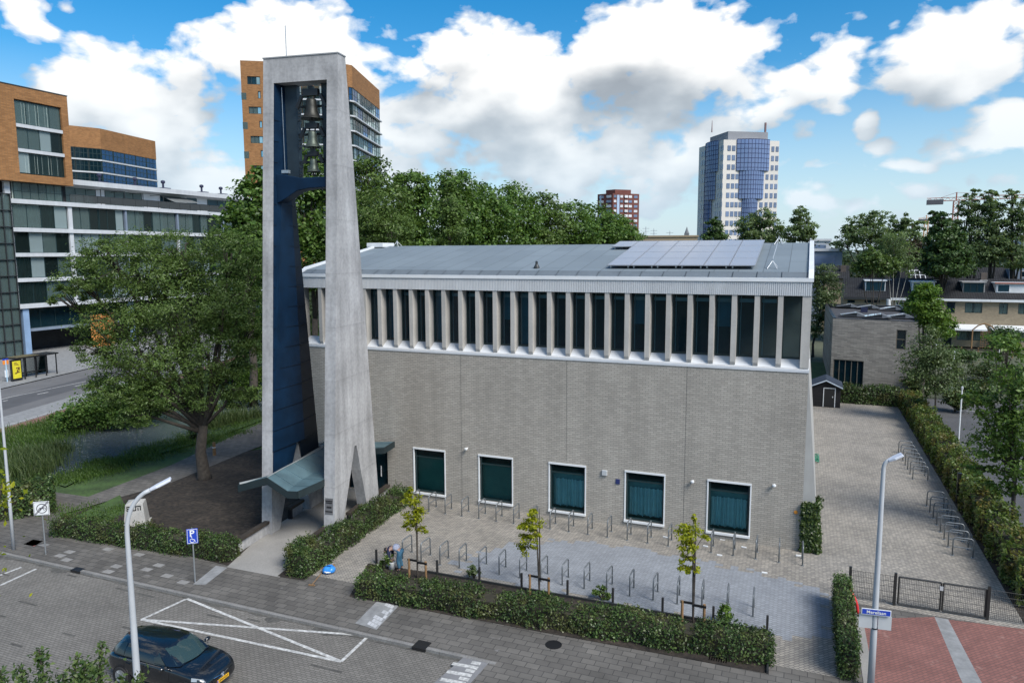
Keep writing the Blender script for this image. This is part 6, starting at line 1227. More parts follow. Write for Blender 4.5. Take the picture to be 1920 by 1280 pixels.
# shrubs on the banks
shrub('dense_bush', 'big dark bush on the far bank of the canal left of the windswept tree', G(190, 806), [(150, 772, 40, 26), (210, 752, 50, 36), (270, 745, 55, 30), (120, 788, 26, 18), (235, 780, 50, 18), (320, 740, 40, 26)], 14000, .22, L_dark, seed=80, cat='bush')
shrub('bright_bush', 'bright green bush across the canal beside the tower', G(470, 728), [(470, 704, 30, 16), (450, 712, 26, 14), (490, 700, 20, 20)], 5000, .22, L_bright, seed=81, cat='bush')
shrub('dense_bush', 'olive bush on the canal bank below the bright green bush', G(445, 765), [(440, 745, 34, 18), (480, 738, 26, 16), (405, 765, 16, 12)], 3800, .2, L_elm, seed=82, cat='bush')
shrub('dense_bush', 'small bush at the water edge behind the trunk of the windswept tree', G(372, 822), [(368, 812, 14, 10)], 900, .16, L_hedge, seed=83, cat='bush')
def grasses(name, label, pts, n, h, spread, seed, lm=L_reed, cat='reeds', wd=.035):
    rng = np.random.default_rng(seed); out = []
    for (x, y) in pts:
        b = np.c_[x+rng.normal(size=n)*spread, y+rng.normal(size=n)*spread, np.zeros(n)]; hh = h*rng.uniform(.5, 1.15, n); ln = rng.normal(size=(n, 2))*.28*hh[:, None]+np.array([-.15, -.05])*hh[:, None]
        t = b+np.c_[ln, hh]; m_ = b+np.c_[ln*.35, hh*.62]; sd = rng.normal(size=(n, 3))*[1, 1, 0]; sd /= np.linalg.norm(sd, axis=1, keepdims=True)
        out.append(np.stack([b-sd*wd*.5, b+sd*wd*.5, m_+sd*wd*.5, m_-sd*wd*.5], 1).reshape(-1, 3)); out.append(np.stack([m_-sd*wd*.5, m_+sd*wd*.5, t, t-sd*.002], 1).reshape(-1, 3))
    o = link(name, npmesh(name, np.concatenate(out), 4, lm), None, (pts[0][0], pts[0][1], 0)); return tag(o, label, cat, kind='stuff')
rg = random.Random(9)
grasses('reeds', 'tall reeds at the left end of the canal', [(G(px, py)[0], G(px, py)[1]) for px, py in [(rg.uniform(0, 110), rg.uniform(862, 900)) for _ in range(16)]+[(rg.uniform(50, 120), rg.uniform(845, 880)) for _ in range(8)]], 120, .95, .5, 11)
grasses('reeds', 'reeds along the near bank between the trunk and the tower', [(G(px, py)[0], G(px, py)[1]) for px, py in [(rg.uniform(395, 492), 0) for _ in range(14)] for py in [800-(px-400)*.22]], 150, 1.0, .4, 12)
gpts = []
for _ in range(90): t = rg.random(); gpts.append((G(100+400*t, 905-120*t+rg.uniform(-14, 12))[0], G(100+400*t, 905-120*t+rg.uniform(-14, 12))[1]))
grasses('long_grass', 'long grass along the near canal bank', gpts, 120, .22, .5, 13, leafmat('grass_blades', (.03, .075, .012), (.12, .20, .04), .3), 'grass', .03)
gpts = [(G(px, py)[0], G(px, py)[1]) for px, py in [(rg.uniform(0, 200), 0) for _ in range(60)] for py in [846-px*.28+rg.uniform(-28, 8)]]
grasses('long_grass', 'rough grass on the far bank beside the red cycle path', gpts, 130, .45, .8, 14, bpy.data.materials['grass_blades'], 'grass', .035)
gpts = [(G(px, py)[0], G(px, py)[1]) for px, py in [(rg.uniform(110, 226), rg.uniform(945, 985)) for _ in range(26)]]
grasses('long_grass', 'mossy grass between the clipped hedge and the stone block', gpts, 80, .14, .3, 15, bpy.data.materials['grass_blades'], 'grass', .025)
# young planted trees tied to stakes
def young(px, py, crownb, lab, stakes, seed):
    b = G(px, py); e = tree('planted_tree', lab, b, crownb, 1500, .13, L_yellow, r=.035, fork=.8, seed=seed, shell=(.2, 1.), clump=.26, up=.8, asp=.5)
    top = min(q[1]-q[3] for q in crownb); tz = HT(px, top, b); MB().tube([b, b+V((.02, 0, tz*.5)), b+V((0, 0, tz*.97))], [.04, .032, .01], 6).build('stem', M_bark, e); return b
def stake(b, lab):
    e = empty('tree_stake', b, lab, 'tree stake', 'stake pairs of the planted trees'); m = MB()
    for s_ in (-.38, .38): MB().cyl(b+V((s_, .02*s_, 0)), b+V((s_, 0, .78)), .05, n=8).build('post', M_wood, e)
    MB().box(b[0]-.45, b[0]-.02, b[1]-.02, b[1]+.02, .70, .78).box(b[0]+.02, b[0]+.45, b[1]-.05, b[1]-.01, .66, .74).build('belt', M_black, e)
yb_ = [young(783, 1084, [(772, 938, 13, 18), (775, 962, 18, 18), (770, 985, 12, 8), (790, 992, 14, 5), (768, 922, 5, 12)], 'thin yellow-leaved tree at the left of the plaza hedge, near the bending person', 0, 90),
       young(1011, 1116, [(998, 980, 18, 16), (1000, 962, 8, 14), (985, 986, 16, 5), (990, 1010, 16, 10), (985, 1028, 18, 8), (1002, 1000, 12, 10)], 'thin yellow-leaved tree in the middle of the plaza hedge', 0, 91),
       young(1299, 1168, [(1292, 995, 26, 12), (1290, 1020, 18, 16), (1285, 1047, 16, 7), (1298, 1068, 12, 12), (1278, 1066, 10, 5), (1300, 975, 6, 12), (1325, 1005, 14, 5)], 'thin yellow-leaved tree at the right of the plaza hedge', 0, 92)]
for b, lab in zip(yb_, ('timber stake pair with black belt at the left planted tree', 'timber stake pair with black belt at the middle planted tree', 'timber stake pair with black belt at the right planted tree')): stake(b, lab)
shrub('small_shrub', 'pale feathery shrub in the plaza hedge between the left and middle planted trees', G(888, 1085), [(884, 1072, 12, 12)], 500, .11, L_silver, seed=93, hang=(.8, 0, .1))
shrub('small_shrub', 'reddish-tipped shrub in the plaza hedge right of the middle planted tree', G(1131, 1124), [(1122, 1106, 13, 8), (1136, 1112, 9, 14)], 520, .11, L_elm, seed=94)
shrub('small_shrub', 'yellow-green shrub in the plaza hedge right of the right planted tree', G(1362, 1170), [(1360, 1150, 13, 17)], 650, .11, L_bright, seed=95)
shrub('small_shrub', 'bare twiggy shrub at the left hedge end beside the bending person', G(717, 1070), [(722, 1048, 12, 16), (712, 1056, 9, 10)], 420, .11, L_elm, seed=96)
# tree tops in the foreground at the lower left
fb = DD(120, 1560, 11.5); e = empty('foreground_tree', (fb[0], fb[1], 0), 'leafy upright shoots of a tree top at the bottom left corner', 'tree'); out = []; rng = np.random.default_rng(5); mb = MB(); mb.tube([(fb[0], fb[1], 0), (fb[0], fb[1], 4.3)], [.16, .1], 8)
for (px, py, px2, d_) in ((36, 1247, 60, 11.3), (73, 1216, 96, 11.), (142, 1228, 138, 11.6), (160, 1238, 150, 11.2), (192, 1202, 176, 11.4), (172, 1250, 162, 11), (262, 1261, 268, 11.8), (0, 1255, 18, 11), (228, 1268, 226, 11.5), (118, 1262, 120, 11.2)):
    t = DD(px, py, d_); b = DD(px2, 1350, d_); mid = V((fb[0], fb[1], 4.2)); mb.tube([mid, b, t], [.05, .03, .008], 5); k = 330 if py < 1240 else 240; s_ = rng.uniform(0, 1, k)**.85
    w_ = .035+.075*s_; c = t+(b-t)*s_[:, None]+rng.normal(size=(k, 3))*w_[:, None]*np.array([1, 1, .6]); out.append(leafquads(c, rng.normal(size=(k, 3))*.6+np.array([0, -.3, .7]), 	.085, rng, .5, (0, 0, -.55)))
c = DD(130, 1440, 11.5); k = 900; out.append(leafquads(c+rng.normal(size=(k, 3))*np.array([.9, .6, .35]), rng.normal(size=(k, 3))*.6+np.array([0, 0, .8]), .13, rng, .5))
link('crown', npmesh('crown', np.concatenate(out), 4, leafmat('shoot_leaves', (.04, .085, .02), (.14, .20, .06), .35)), e); mb.build('trunk', M_bark, e)
fb = DD(-60, 1000, 9.5); e = empty('foreground_tree', (fb[0], fb[1], 0), 'yellow-green leaf spray at the left edge in front of the thin lamp post', 'tree'); mb = MB(); t = DD(6, 905, 9.5); mb.tube([(fb[0], fb[1], 0), (fb[0], fb[1], t[2]-1), t], [.12, .06, .01], 6); k = 60
link('crown', npmesh('crown', leafquads(np.concatenate([t+rng.normal(size=(k, 3))*np.array([.06, .06, .13])+V((-.05, 0, -.08)), V((fb[0], fb[1], t[2]-.4))+rng.normal(size=(200, 3))*np.array([.1, .3, .5])]), rng.normal(size=(k+200, 3)), .075, rng, .5), 4, L_yellow), e); mb.build('trunk', M_bark, e)
# far woods on the horizon
rng = np.random.default_rng(31); out = []
for k in range(260):
    az_ = math.radians(rng.uniform(-75, 45)); d_ = rng.uniform(330, 900); c = np.array([CAM[0]+math.sin(az_)*d_, CAM[1]+math.cos(az_)*d_, 0]); hh = rng.uniform(9, 15)+d_*.006; ww = rng.uniform(7, 16); m = 130
    d3 = rng.normal(size=(m, 3)); d3 /= np.linalg.norm(d3, axis=1, keepdims=True); out.append(leafquads(c+d3*np.array([ww, ww*.6, hh*.5])*rng.uniform(.6, 1, (m, 1))+np.array([0, 0, hh*.5]), d3+np.array([0, 0, .5])+rng.normal(size=(m, 3))*.4, 3.0, rng, .8))
o = link('distant_trees', npmesh('distant_trees', np.concatenate(out), 4, leafmat('far_leaves', (.05, .075, .06), (.10, .135, .10), .1)), None, (0, 400, 0)); tag(o, 'hazy belt of far woods on the horizon', 'woods', kind='stuff')
rng = np.random.default_rng(32); out = []
for k in range(150):
    px = rng.uniform(1515, 1960) if k < 95 else rng.uniform(560, 1200); d_ = rng.uniform(155, 260) if k < 95 else rng.uniform(110, 200); c = DD(px, 470, d_); c[2] = 0; hh = rng.uniform(11, 17) if k < 95 else rng.uniform(6, 10); ww = rng.uniform(3, 6); m = 300
    d3 = rng.normal(size=(m, 3)); d3 /= np.linalg.norm(d3, axis=1, keepdims=True); out.append(leafquads(c+d3*np.array([ww, ww, hh*.5])*rng.uniform(.6, 1, (m, 1))+np.array([0, 0, hh*.5]), d3+np.array([0, 0, .5])+rng.normal(size=(m, 3))*.4, .9, rng, .7))
o = link('background_greenery', npmesh('background_greenery', np.concatenate(out), 4, leafmat('background_leaves', (.025, .045, .018), (.075, .11, .04), .2)), None, (10, 150, 0)); tag(o, 'low mass of garden greenery behind the terraces and the church', 'greenery', kind='stuff')
# ---------------------------------------------------------------- bike stands
ordn = ['first', 'second', 'third', 'fourth', 'fifth', 'sixth', 'seventh', 'eighth', 'ninth', 'tenth', 'eleventh', 'twelfth', 'thirteenth', 'fourteenth', 'fifteenth', 'sixteenth', 'seventeenth', 'eighteenth', 'nineteenth', 'twentieth', 'twenty-first']
RW, RH, RR = .76, .82, .029
M_rack = mat('dull_galvanised_steel', (.17, .185, .195), .45, .15, 8., metal=.4)
def arch(): 
    pts = [(0, 0, 0), (0, 0, RH-.14)]
    for k in range(1, 6): a = math.pi/2*k/5; pts.append((0, .14-.14*math.cos(a), RH-.14+.14*math.sin(a)))
    pts += [(0, y, z) for (_, y, z) in [(0, RW-p[1], p[2]) for p in pts[::-1]]]
    return pts
bk = empty('bike_stand', (0, 0, 0)); MB().tube(arch(), RR, 8).build('hoop', M_rack, bk, smooth=True); MB().tube([(0, .02, .40), (0, RW-.02, .40)], RR*.8, 6).build('crossbar', M_rack, bk)
MB().cyl((0, 0, .0), (0, 0, .012), .07, n=10).build('foot_plate', M_steel, bk); MB().cyl((0, RW, 0), (0, RW, .012), .07, n=10).build('foot_plate', M_steel, bk)
used = [False]
def put_rack(p, rz, lab, group):
    o = bk if not used[0] else copy_tree(bk); used[0] = True; o.location = (float(p[0]), float(p[1]), .006); o.rotation_euler = (0, 0, rz); tag(o, lab, 'bike stand', group)
wx = [784, 814, 844.5, 874.5, 906, 938.7, 972, 1005, 1038, 1073, 1109, 1145.5, 1181.5, 1220.5, 1258, 1297, 1338, 1379, 1420, 1463.7, 1506]
for k in range(21):
    x = -18.55+k*.929; put_rack((x, -1.62), rad(random.Random(k).uniform(-2, 2)), 'steel bike stand under the church windows, %s from the tower path' % ordn[k], 'bike stands under the windows')
xs_ = [755, 789, 824.5, 860, 897.5, 934.5, 973.5, 1012, 1052.5, 1093, 1135.5, 1179.4, 1223.4, 1268.6, 1316, 1364, 1411.5]
for k in range(17):
    a, b = G(755, 1047), G(1411.5, 1156); t = k/16; x = a[0]+(b[0]-a[0])*t; y = a[1]+(b[1]-a[1])*t; put_rack((x, y), rad(random.Random(90+k).uniform(-3, 3)), 'steel bike stand in the row behind the plaza hedge, %s from the left' % ordn[k], 'bike stands behind the hedge')
g1 = [G(1500+px/2.667, 800+py/2.667) for px, py in ((492, 131), (504, 152), (516, 172), (527, 193), (538, 213), (549, 236), (563, 262))]
g2 = [G(1500+px/2.667, 800+py/2.667) for px, py in ((633, 396), (650, 428), (665, 460), (684, 492), (702, 527), (721, 563), (739, 602), (761, 642))]
for gi_, gpts_ in enumerate((g1, g2)):
    a, b = gpts_[0], gpts_[-1]
    for k in range(len(gpts_)):
        p = a+(b-a)*k/(len(gpts_)-1); put_rack(p, rad(-90), 'bike stand beside the long hedge, %s from the far end of the %s group' % (ordn[k], ('farther', 'nearer')[gi_]), 'bike stands by the long hedge')
# short edging posts behind the street hedge
for k, (px, py) in enumerate(((706, 1056), (820, 1077), (899, 1090), (978, 1102), (1064, 1116), (1149, 1131), (1242, 1150), (1337, 1167), (1438, 1185))):
    p = G(px, py); o = MB().box(p[0]-.04, p[0]+.04, p[1]-.04, p[1]+.04, 0, .62).build('edging_post', mat('black_post', (.02, .02, .02), .7, .2, 3) if k == 0 else bpy.data.materials['black_post'], loc=p, bevel=.01); tag(o, 'short square black post behind the plaza hedge, %s from its left end' % ordn[k], 'post', 'edging posts behind the hedge')
p0, p1 = G(655, 1062), G(1441, 1186); MB_ = MB(); MB_.obox(V((G(800, 1074)[0], G(800, 1074)[1], 0)), V((G(1441, 1187)-G(800, 1074)))*[1, 1, 0], V((0, .06, 0)), V((0, 0, .10))); MB_.obox(V((G(1441, 1187)[0], G(1441, 1187)[1], 0)), V((G(1437, 1262)-G(1441, 1187)))*[1, 1, 0], V((.06, 0, 0)), V((0, 0, .10))); tag(MB_.build('bed_edging', M_darksteel, loc=G(1100, 1125)), 'dark strip edging between plaza paving and hedge bed', 'edging')
# ---------------------------------------------------------------- mesh fence and gates
fe = empty('mesh_fence', (5, -4.2, 0), 'black wire mesh fence with a double gate at the right', 'fence'); M_fence = mat('black_fence', (.018, .019, .018), .5, .1, 5)
def mesh_panel(name, a, b, par, h=1.12, frame=False, z0=.08):
    a, b = V(a), V(b); d = b-a; L_ = np.linalg.norm(d); u_ = d/L_; m = MB(); n_ = int(L_/.055); Z = V((0, 0, 1))
    for k in range(n_+1): m.cyl(a+u_*(L_*k/n_)+Z*z0, a+u_*(L_*k/n_)+Z*(h), .0055, n=4, cap=False)
    for k in range(6): m.cyl(a+Z*(z0+(h-z0)*k/5), b+Z*(z0+(h-z0)*k/5), .008, n=4, cap=False)
    if frame:
        for (p, q) in ((a+Z*z0, b+Z*z0), (a+Z*h, b+Z*h), (a+Z*z0, a+Z*h), (b+Z*z0, b+Z*h)): m.cyl(p, q, .034, n=6)
    return m.build(name, M_fence, par)
F = [G(1593, 1130), G(1676, 1133), G(1682, 1131), G(1760, 1143), G(1764, 1143), G(1843, 1155), G(1850, 1160), G(1930, 1172)]; yF = -4.05
F = [V((p[0], yF, 0)) for p in F]; F[-1] = V((7.7, yF, 0))
mesh_panel('mesh_panel', F[0], F[1], fe); mesh_panel('mesh_panel', F[6], F[7], fe)
gl_ = mesh_panel('gate_leaf', F[2], F[3], fe, 1.12, True); gr_ = mesh_panel('gate_leaf', F[4], F[5], fe, 1.12, True)
MB().box(F[3][0]-.05, F[3][0]+.06, yF-.05, yF+.03, .85, 1.0).build('latch', M_alu, gl_)
for p in (F[0], F[1], F[6], F[7]): MB().box(p[0]-.045, p[0]+.045, yF-.045, yF+.045, 0, 1.25).build('post', M_fence, fe)
hb = G(1595, 1120); pts = [(1.62+.62*math.sin(t), -5.0-.85*(t/1.57)*.9, .95*math.cos(t)**.8 if t < 1.57 else .02) for t in np.linspace(0, 1.56, 12)]
a, b = G(1608, 1150), G(1597, 1118); pts = [V((a[0]-.55*(1-math.cos(t)) , a[1]+.25*(1-math.cos(t)), .02+.85*math.sin(t))) for t in np.linspace(0, 1.57, 12)]
tag(MB().tube(pts, .05, 8).build('red_guard_rail', M_red, loc=a, smooth=True), 'curved red tube guard beside the hedge at the gate', 'guard rail')
# ---------------------------------------------------------------- lamp posts
M_lamp = mat('lamp_grey_paint', (.40, .42, .44), .45, .06, 2.)
def lamp(base, h, arm, lab, head=(.75, .28), r0=.09, bend=1.0, sect=True):
    base = V(base); arm = V((*arm, 0)); L_ = np.linalg.norm(arm); u_ = arm/L_; e = empty('street_lamp', base, lab, 'street lamp'); Z = V((0, 0, 1))
    pts = [base, base+Z*(h*.25), base+Z*(h*.6), base+Z*(h-bend)]; rr = [r0, r0*.92, r0*.75, r0*.58]
    for k in range(1, 8): a = math.pi/2*k/7*.86; pts.append(base+Z*(h-bend+bend*math.sin(a))+u_*(L_*(1-math.cos(a)))); rr.append(r0*.55)
    MB().tube(pts, rr, 12).build('pole', M_lamp, e, smooth=True)
    t = pts[-1]; dr_ = pts[-1]-pts[-2]; dr_ /= np.linalg.norm(dr_); s_ = np.cross(dr_, Z); s_ /= np.linalg.norm(s_); up = np.cross(s_, dr_); hl, hw = head
    m = MB(); m.extr([t-s_*hw*.25-up*.03, t+dr_*.18-s_*hw*.5-up*.03, t+dr_*hl-s_*hw*.5-up*.03, t+dr_*hl+s_*hw*.5-up*.03, t+dr_*.18+s_*hw*.5-up*.03, t+s_*hw*.25-up*.03], up*.07); hd = m.build('lamp_head', mat('lamp_head_white', (.62, .65, .72), .4, .05, 2), e, bevel=.015)
    MB().obox(t+dr_*.22-s_*hw*.4-up*.045, dr_*(hl-.3), s_*hw*.8, up*.012).build('lens', mat('lamp_lens', (.3, .3, .3), .2, 0, 1), hd); return e
cb_ = G(266, 1396); tip = PL(313, 886, cb_, -_w*[1, 1, 0]); dv = V((tip[0]-cb_[0], tip[1]-cb_[1])); lamp(cb_, 7.0, V((.58, .50)), 'light grey street lamp with a long curved neck standing in front of the black car', head=(.55, .24), r0=.10, bend=1.1)
rb_ = G(1632, 1292); lamp(rb_, 7.05, (.14, .02), 'straight grey street lamp at the red parking places carrying the blue street sign', head=(.42, .26), r0=.10, bend=.25)
lb_ = G(26, 1030); lamp(lb_, 8.2, (-1., -.3), 'thin pale lamp post at the left edge beside the big hedge', r0=.075, bend=.9)
# street name sign and two white plates on the right-hand lamp
n_ = V((CAM[0]-rb_[0], CAM[1]-rb_[1], 0)); n_ /= np.linalg.norm(n_); n_ = V((-.30, -.954, 0)); xs3 = V((.954, -.30, 0)); zc = PL(1635, 1143, rb_, -_w*[1, 1, 0])[2]; c = V((rb_[0], rb_[1], zc))+n_*.13
n_ = V((.13, -.99, 0)); xs3 = V((.99, .13, 0)); c = V((rb_[0], rb_[1], zc))+n_*.13
ss = empty('street_sign', V((rb_[0], rb_[1], zc)), 'blue street name sign reading Merellaan on the right-hand lamp post', 'street sign'); Z = V((0, 0, 1)); sw_ = .80; shh = .19
MB().obox(c-xs3*sw_/2-Z*shh/2, xs3*sw_, n_*.02, Z*shh).build('plate', M_white, ss, bevel=.004); MB().obox(c-xs3*(sw_/2-.02)-Z*(shh/2-.02)+n_*.021, xs3*(sw_-.04), n_*.003, Z*(shh-.04)).build('blue_field', M_blue_sign, ss); text('lettering', 'Merellaan', .135, c+n_*.028-Z*.006, xs3, Z, M_white, ss, .002, .002)
MB().cyl(V((rb_[0], rb_[1], zc-.05)), V((rb_[0], rb_[1], zc+.04)), .105, n=12).build('clamp', M_darksteel, ss)
wp_ = empty('white_sign', V((rb_[0], rb_[1], zc-.35)), 'pair of blank white plates folded round the lamp post under the street sign', 'sign'); c2 = c-Z*.12-n_*.06
MB().obox(c2-xs3*.44-Z*.42, xs3*.36, n_*.014, Z*.42).obox(c2+xs3*.08-Z*.42, xs3*.36, n_*.014, Z*.42).build('plate', M_alu, wp_); MB().cyl(V((rb_[0], rb_[1], zc-.56)), V((rb_[0], rb_[1], zc-.53)), .11, n=12).build('clamp', M_black, wp_)
# ---------------------------------------------------------------- no-moped sign, disabled parking sign
def signpost(name, base, ztop, w_, h_, lab, cat, nrm):
    base = V(base); e = empty(name, base, lab, cat); MB().cyl(base, base+Z*ztop, .028, n=8).build('post', M_steel, e); n_ = V((*nrm, 0)); n_ /= np.linalg.norm(n_); x_ = V((-n_[1], n_[0], 0)); c = base+Z*(ztop-h_/2)+n_*.05; return e, c, n_, x_
sb = G(86, 1039); e, c, n_, x_ = signpost('no_moped_sign', sb, 2.42, .62, .62, 'square white end-of-moped-zone sign on a thin post at the left hedge', 'road sign', (.55, -.83))
MB().obox(c-x_*.31-Z*.31, x_*.62, n_*.015, Z*.62).build('plate', M_white, e, bevel=.01); m = MB(); d_ = n_*.018; M_dk = mat('sign_dark', (.035, .035, .045), .5, 0, 1); M_gy = mat('sign_grey', (.2, .2, .22), .5, 0, 1)
for s_, (a_, b_2) in enumerate((((-.28, .28), (.28, .28)), ((.28, .28), (.28, -.28)), ((.28, -.28), (-.28, -.28)), ((-.28, -.28), (-.28, .28)))): m.cyl(c+d_+x_*a_[0]+Z*a_[1], c+d_+x_*b_2[0]+Z*b_2[1], .007, n=5)
ring = [c+d_+x_*(.2*math.cos(t)+.02)+Z*(.2*math.sin(t)) for t in np.linspace(0, 2*math.pi, 26)]; m.tube(ring, .016, 5)
for (ox, oz) in ((-.085, -.05), (.10, -.02)): m.tube([c+d_+x_*(ox+.02+.05*math.cos(t))+Z*(oz+.05*math.sin(t)) for t in np.linspace(0, 2*math.pi, 14)], .011, 4)
m.cyl(c+d_+x_*(-.06)+Z*(-.02), c+d_+x_*.09+Z*.03, .02, n=5); m.cyl(c+d_+x_*.08+Z*.0, c+d_+x_*.06+Z*.09, .012, n=5); m.cyl(c+d_+x_*(-.07)+Z*.03, c+d_+x_*(-.01)+Z*.03, .014, n=5); m.build('pictogram', M_dk, e)
m = MB(); a, b = c+n_*.017-x_*.29-Z*.29, c+n_*.017+x_*.29+Z*.29; dd_ = (b-a)/np.linalg.norm(b-a); s_ = np.cross(dd_, n_); m.obox(a-s_*.035, b-a, s_*.07, n_*.004); m.build('diagonal_band', M_gy, e)
sb = G(366, 1091); e, c, n_, x_ = signpost('parking_sign', sb, 2.25, .42, .62, 'blue disabled parking sign on a leaning post by the tower path', 'road sign', (.62, -.78))
MB().obox(c-x_*.21-Z*.31, x_*.42, n_*.015, Z*.62).build('plate', M_blue_sign, e, bevel=.01); m = MB(); d_ = n_*.019
for (a_, b_2) in (((-.18, .28), (.18, .28)), ((.18, .28), (.18, -.28)), ((.18, -.28), (-.18, -.28)), ((-.18, -.28), (-.18, .28))): m.cyl(c+d_+x_*a_[0]+Z*a_[1], c+d_+x_*b_2[0]+Z*b_2[1], .009, n=5)
wc = [(-.02, -.07), (-.01, -.13), (.06, -.14), (.1, -.22)]; m.tube([c+d_+x_*a_+Z*b_2 for a_, b_2 in wc], .014, 5); m.tube([c+d_+x_*(-.01+.08*math.cos(t))+Z*(-.175+.075*math.sin(t)) for t in np.linspace(1.9, 6.1, 14)], .012, 5); m.cyl(c+d_+x_*(-.03)+Z*(-.02)-n_*.006, c+d_+x_*(-.03)+Z*(-.02)+n_*.006, .024, n=10); m.build('wheelchair', M_white, e)
text('letter_p', 'P', .36, c+n_*.02+Z*.11-x_*.01, x_, Z, M_white, e, .003, .008)
# ---------------------------------------------------------------- stone block with dark lettering
eb = G(256, 984); rz_ = rad(38); ex, ey = V((math.cos(rz_), math.sin(rz_), 0)), V((-math.sin(rz_), math.cos(rz_), 0)); e = empty('stone_block', eb, 'pale tapered stone block with dark block lettering standing behind the left hedge', 'stone')
M_block = mat('pale_stone_block', (.38, .375, .355), .9, .15, 1.5, fine=.2, fscale=18); hb_, ht_ = .50, .37; H_ = 1.25; c0 = eb+ey*.12
def bp(sx, sy, z): k = hb_+(ht_-hb_)*z/H_; return c0+ex*sx*k+ey*sy*k+Z*z
m = MB(); m.add([bp(-1, -1, 0), bp(1, -1, 0), bp(1, 1, 0), bp(-1, 1, 0), bp(-1, -1, H_-.12), bp(1, -1, H_-.12), bp(1, 1, H_-.12), bp(-1, 1, H_-.12), c0+Z*(H_+.02)], [(0, 1, 5, 4), (1, 2, 6, 5), (2, 3, 7, 6), (3, 0, 4, 7), (4, 5, 8), (5, 6, 8), (6, 7, 8), (7, 4, 8), (3, 2, 1, 0)]); m.build('block', M_block, e, bevel=.02)
m = MB(); m.obox(c0-ex*.56-ey*.56, ex*1.12, ey*1.12, Z*.1); m.build('plinth', M_block, e)
def glyphs(face_n, face_x):
    m = MB(); zt, zb = 1.05, .82
    def bar(a0, a1, z0, z1):
        k0 = hb_+(ht_-hb_)*((z0+z1)/2)/H_; o_ = c0+face_n*(k0+.006)+face_x*a0*.8+Z*z0; m.obox(o_, face_x*(a1-a0)*.8, face_n*.012, Z*(z1-z0))
    t = .045; x = -.40
    bar(x, x+.17, zt-t, zt); bar(x, x+.17, zb, zb+t); bar(x+.02, x+.17, (zt+zb)/2-t/2, (zt+zb)/2+t/2); bar(x, x+t, zb, (zt+zb)/2); bar(x, x+t, zt-.08, zt); x += .2
    bar(x, x+.22, zt-t, zt); bar(x+.03, x+.03+t, zb, zt-t); bar(x+.12, x+.12+t, zb, zt-.1); bar(x+.12, x+.27, zb, zb+t); x += .27
    bar(x, x+.31, zt-t, zt); bar(x, x+t, zb, zt-t); bar(x+.13, x+.13+t, zb, zt-.09); bar(x+.31-t, x+.31, zb, zt-t); return m
glyphs(-ey, ex).build('lettering', M_black, e); glyphs(-ex, -ey).build('lettering', M_black, e)
# ---------------------------------------------------------------- black car and silver car
M_carb = bpy.data.materials.new('black_car_paint'); M_carb.use_nodes = True; b_ = M_carb.node_tree.nodes['Principled BSDF']; b_.inputs['Base Color'].default_value = (.004, .006, .009, 1); b_.inputs['Roughness'].default_value = .25; b_.inputs['Coat Weight'].default_value = 1.; b_.inputs['Coat Roughness'].default_value = .03
M_cars = bpy.data.materials.new('silver_car_paint'); M_cars.use_nodes = True; b_ = M_cars.node_tree.nodes['Principled BSDF']; b_.inputs['Base Color'].default_value = (.42, .45, .5, 1); b_.inputs['Metallic'].default_value = .6; b_.inputs['Roughness'].default_value = .3; b_.inputs['Coat Weight'].default_value = 1.
M_cglass = glassmat('car_glass', (.5, .62, .62), .5, body=(.045, .085, .09)); M_cglass.node_tree.nodes['Fresnel'].inputs[0].default_value = 2.0
M_cside = glassmat('car_side_glass', (.3, .38, .38), .5, body=(.012, .02, .024)); M_chrome = mat('chrome', (.7, .7, .72), .15, 0, 1, metal=1.); M_plate = mat('yellow_plate', (.75, .42, .02), .5, 0, 1); M_hl = mat('headlight', (.25, .28, .3), .1, 0, 1, spec=1.)
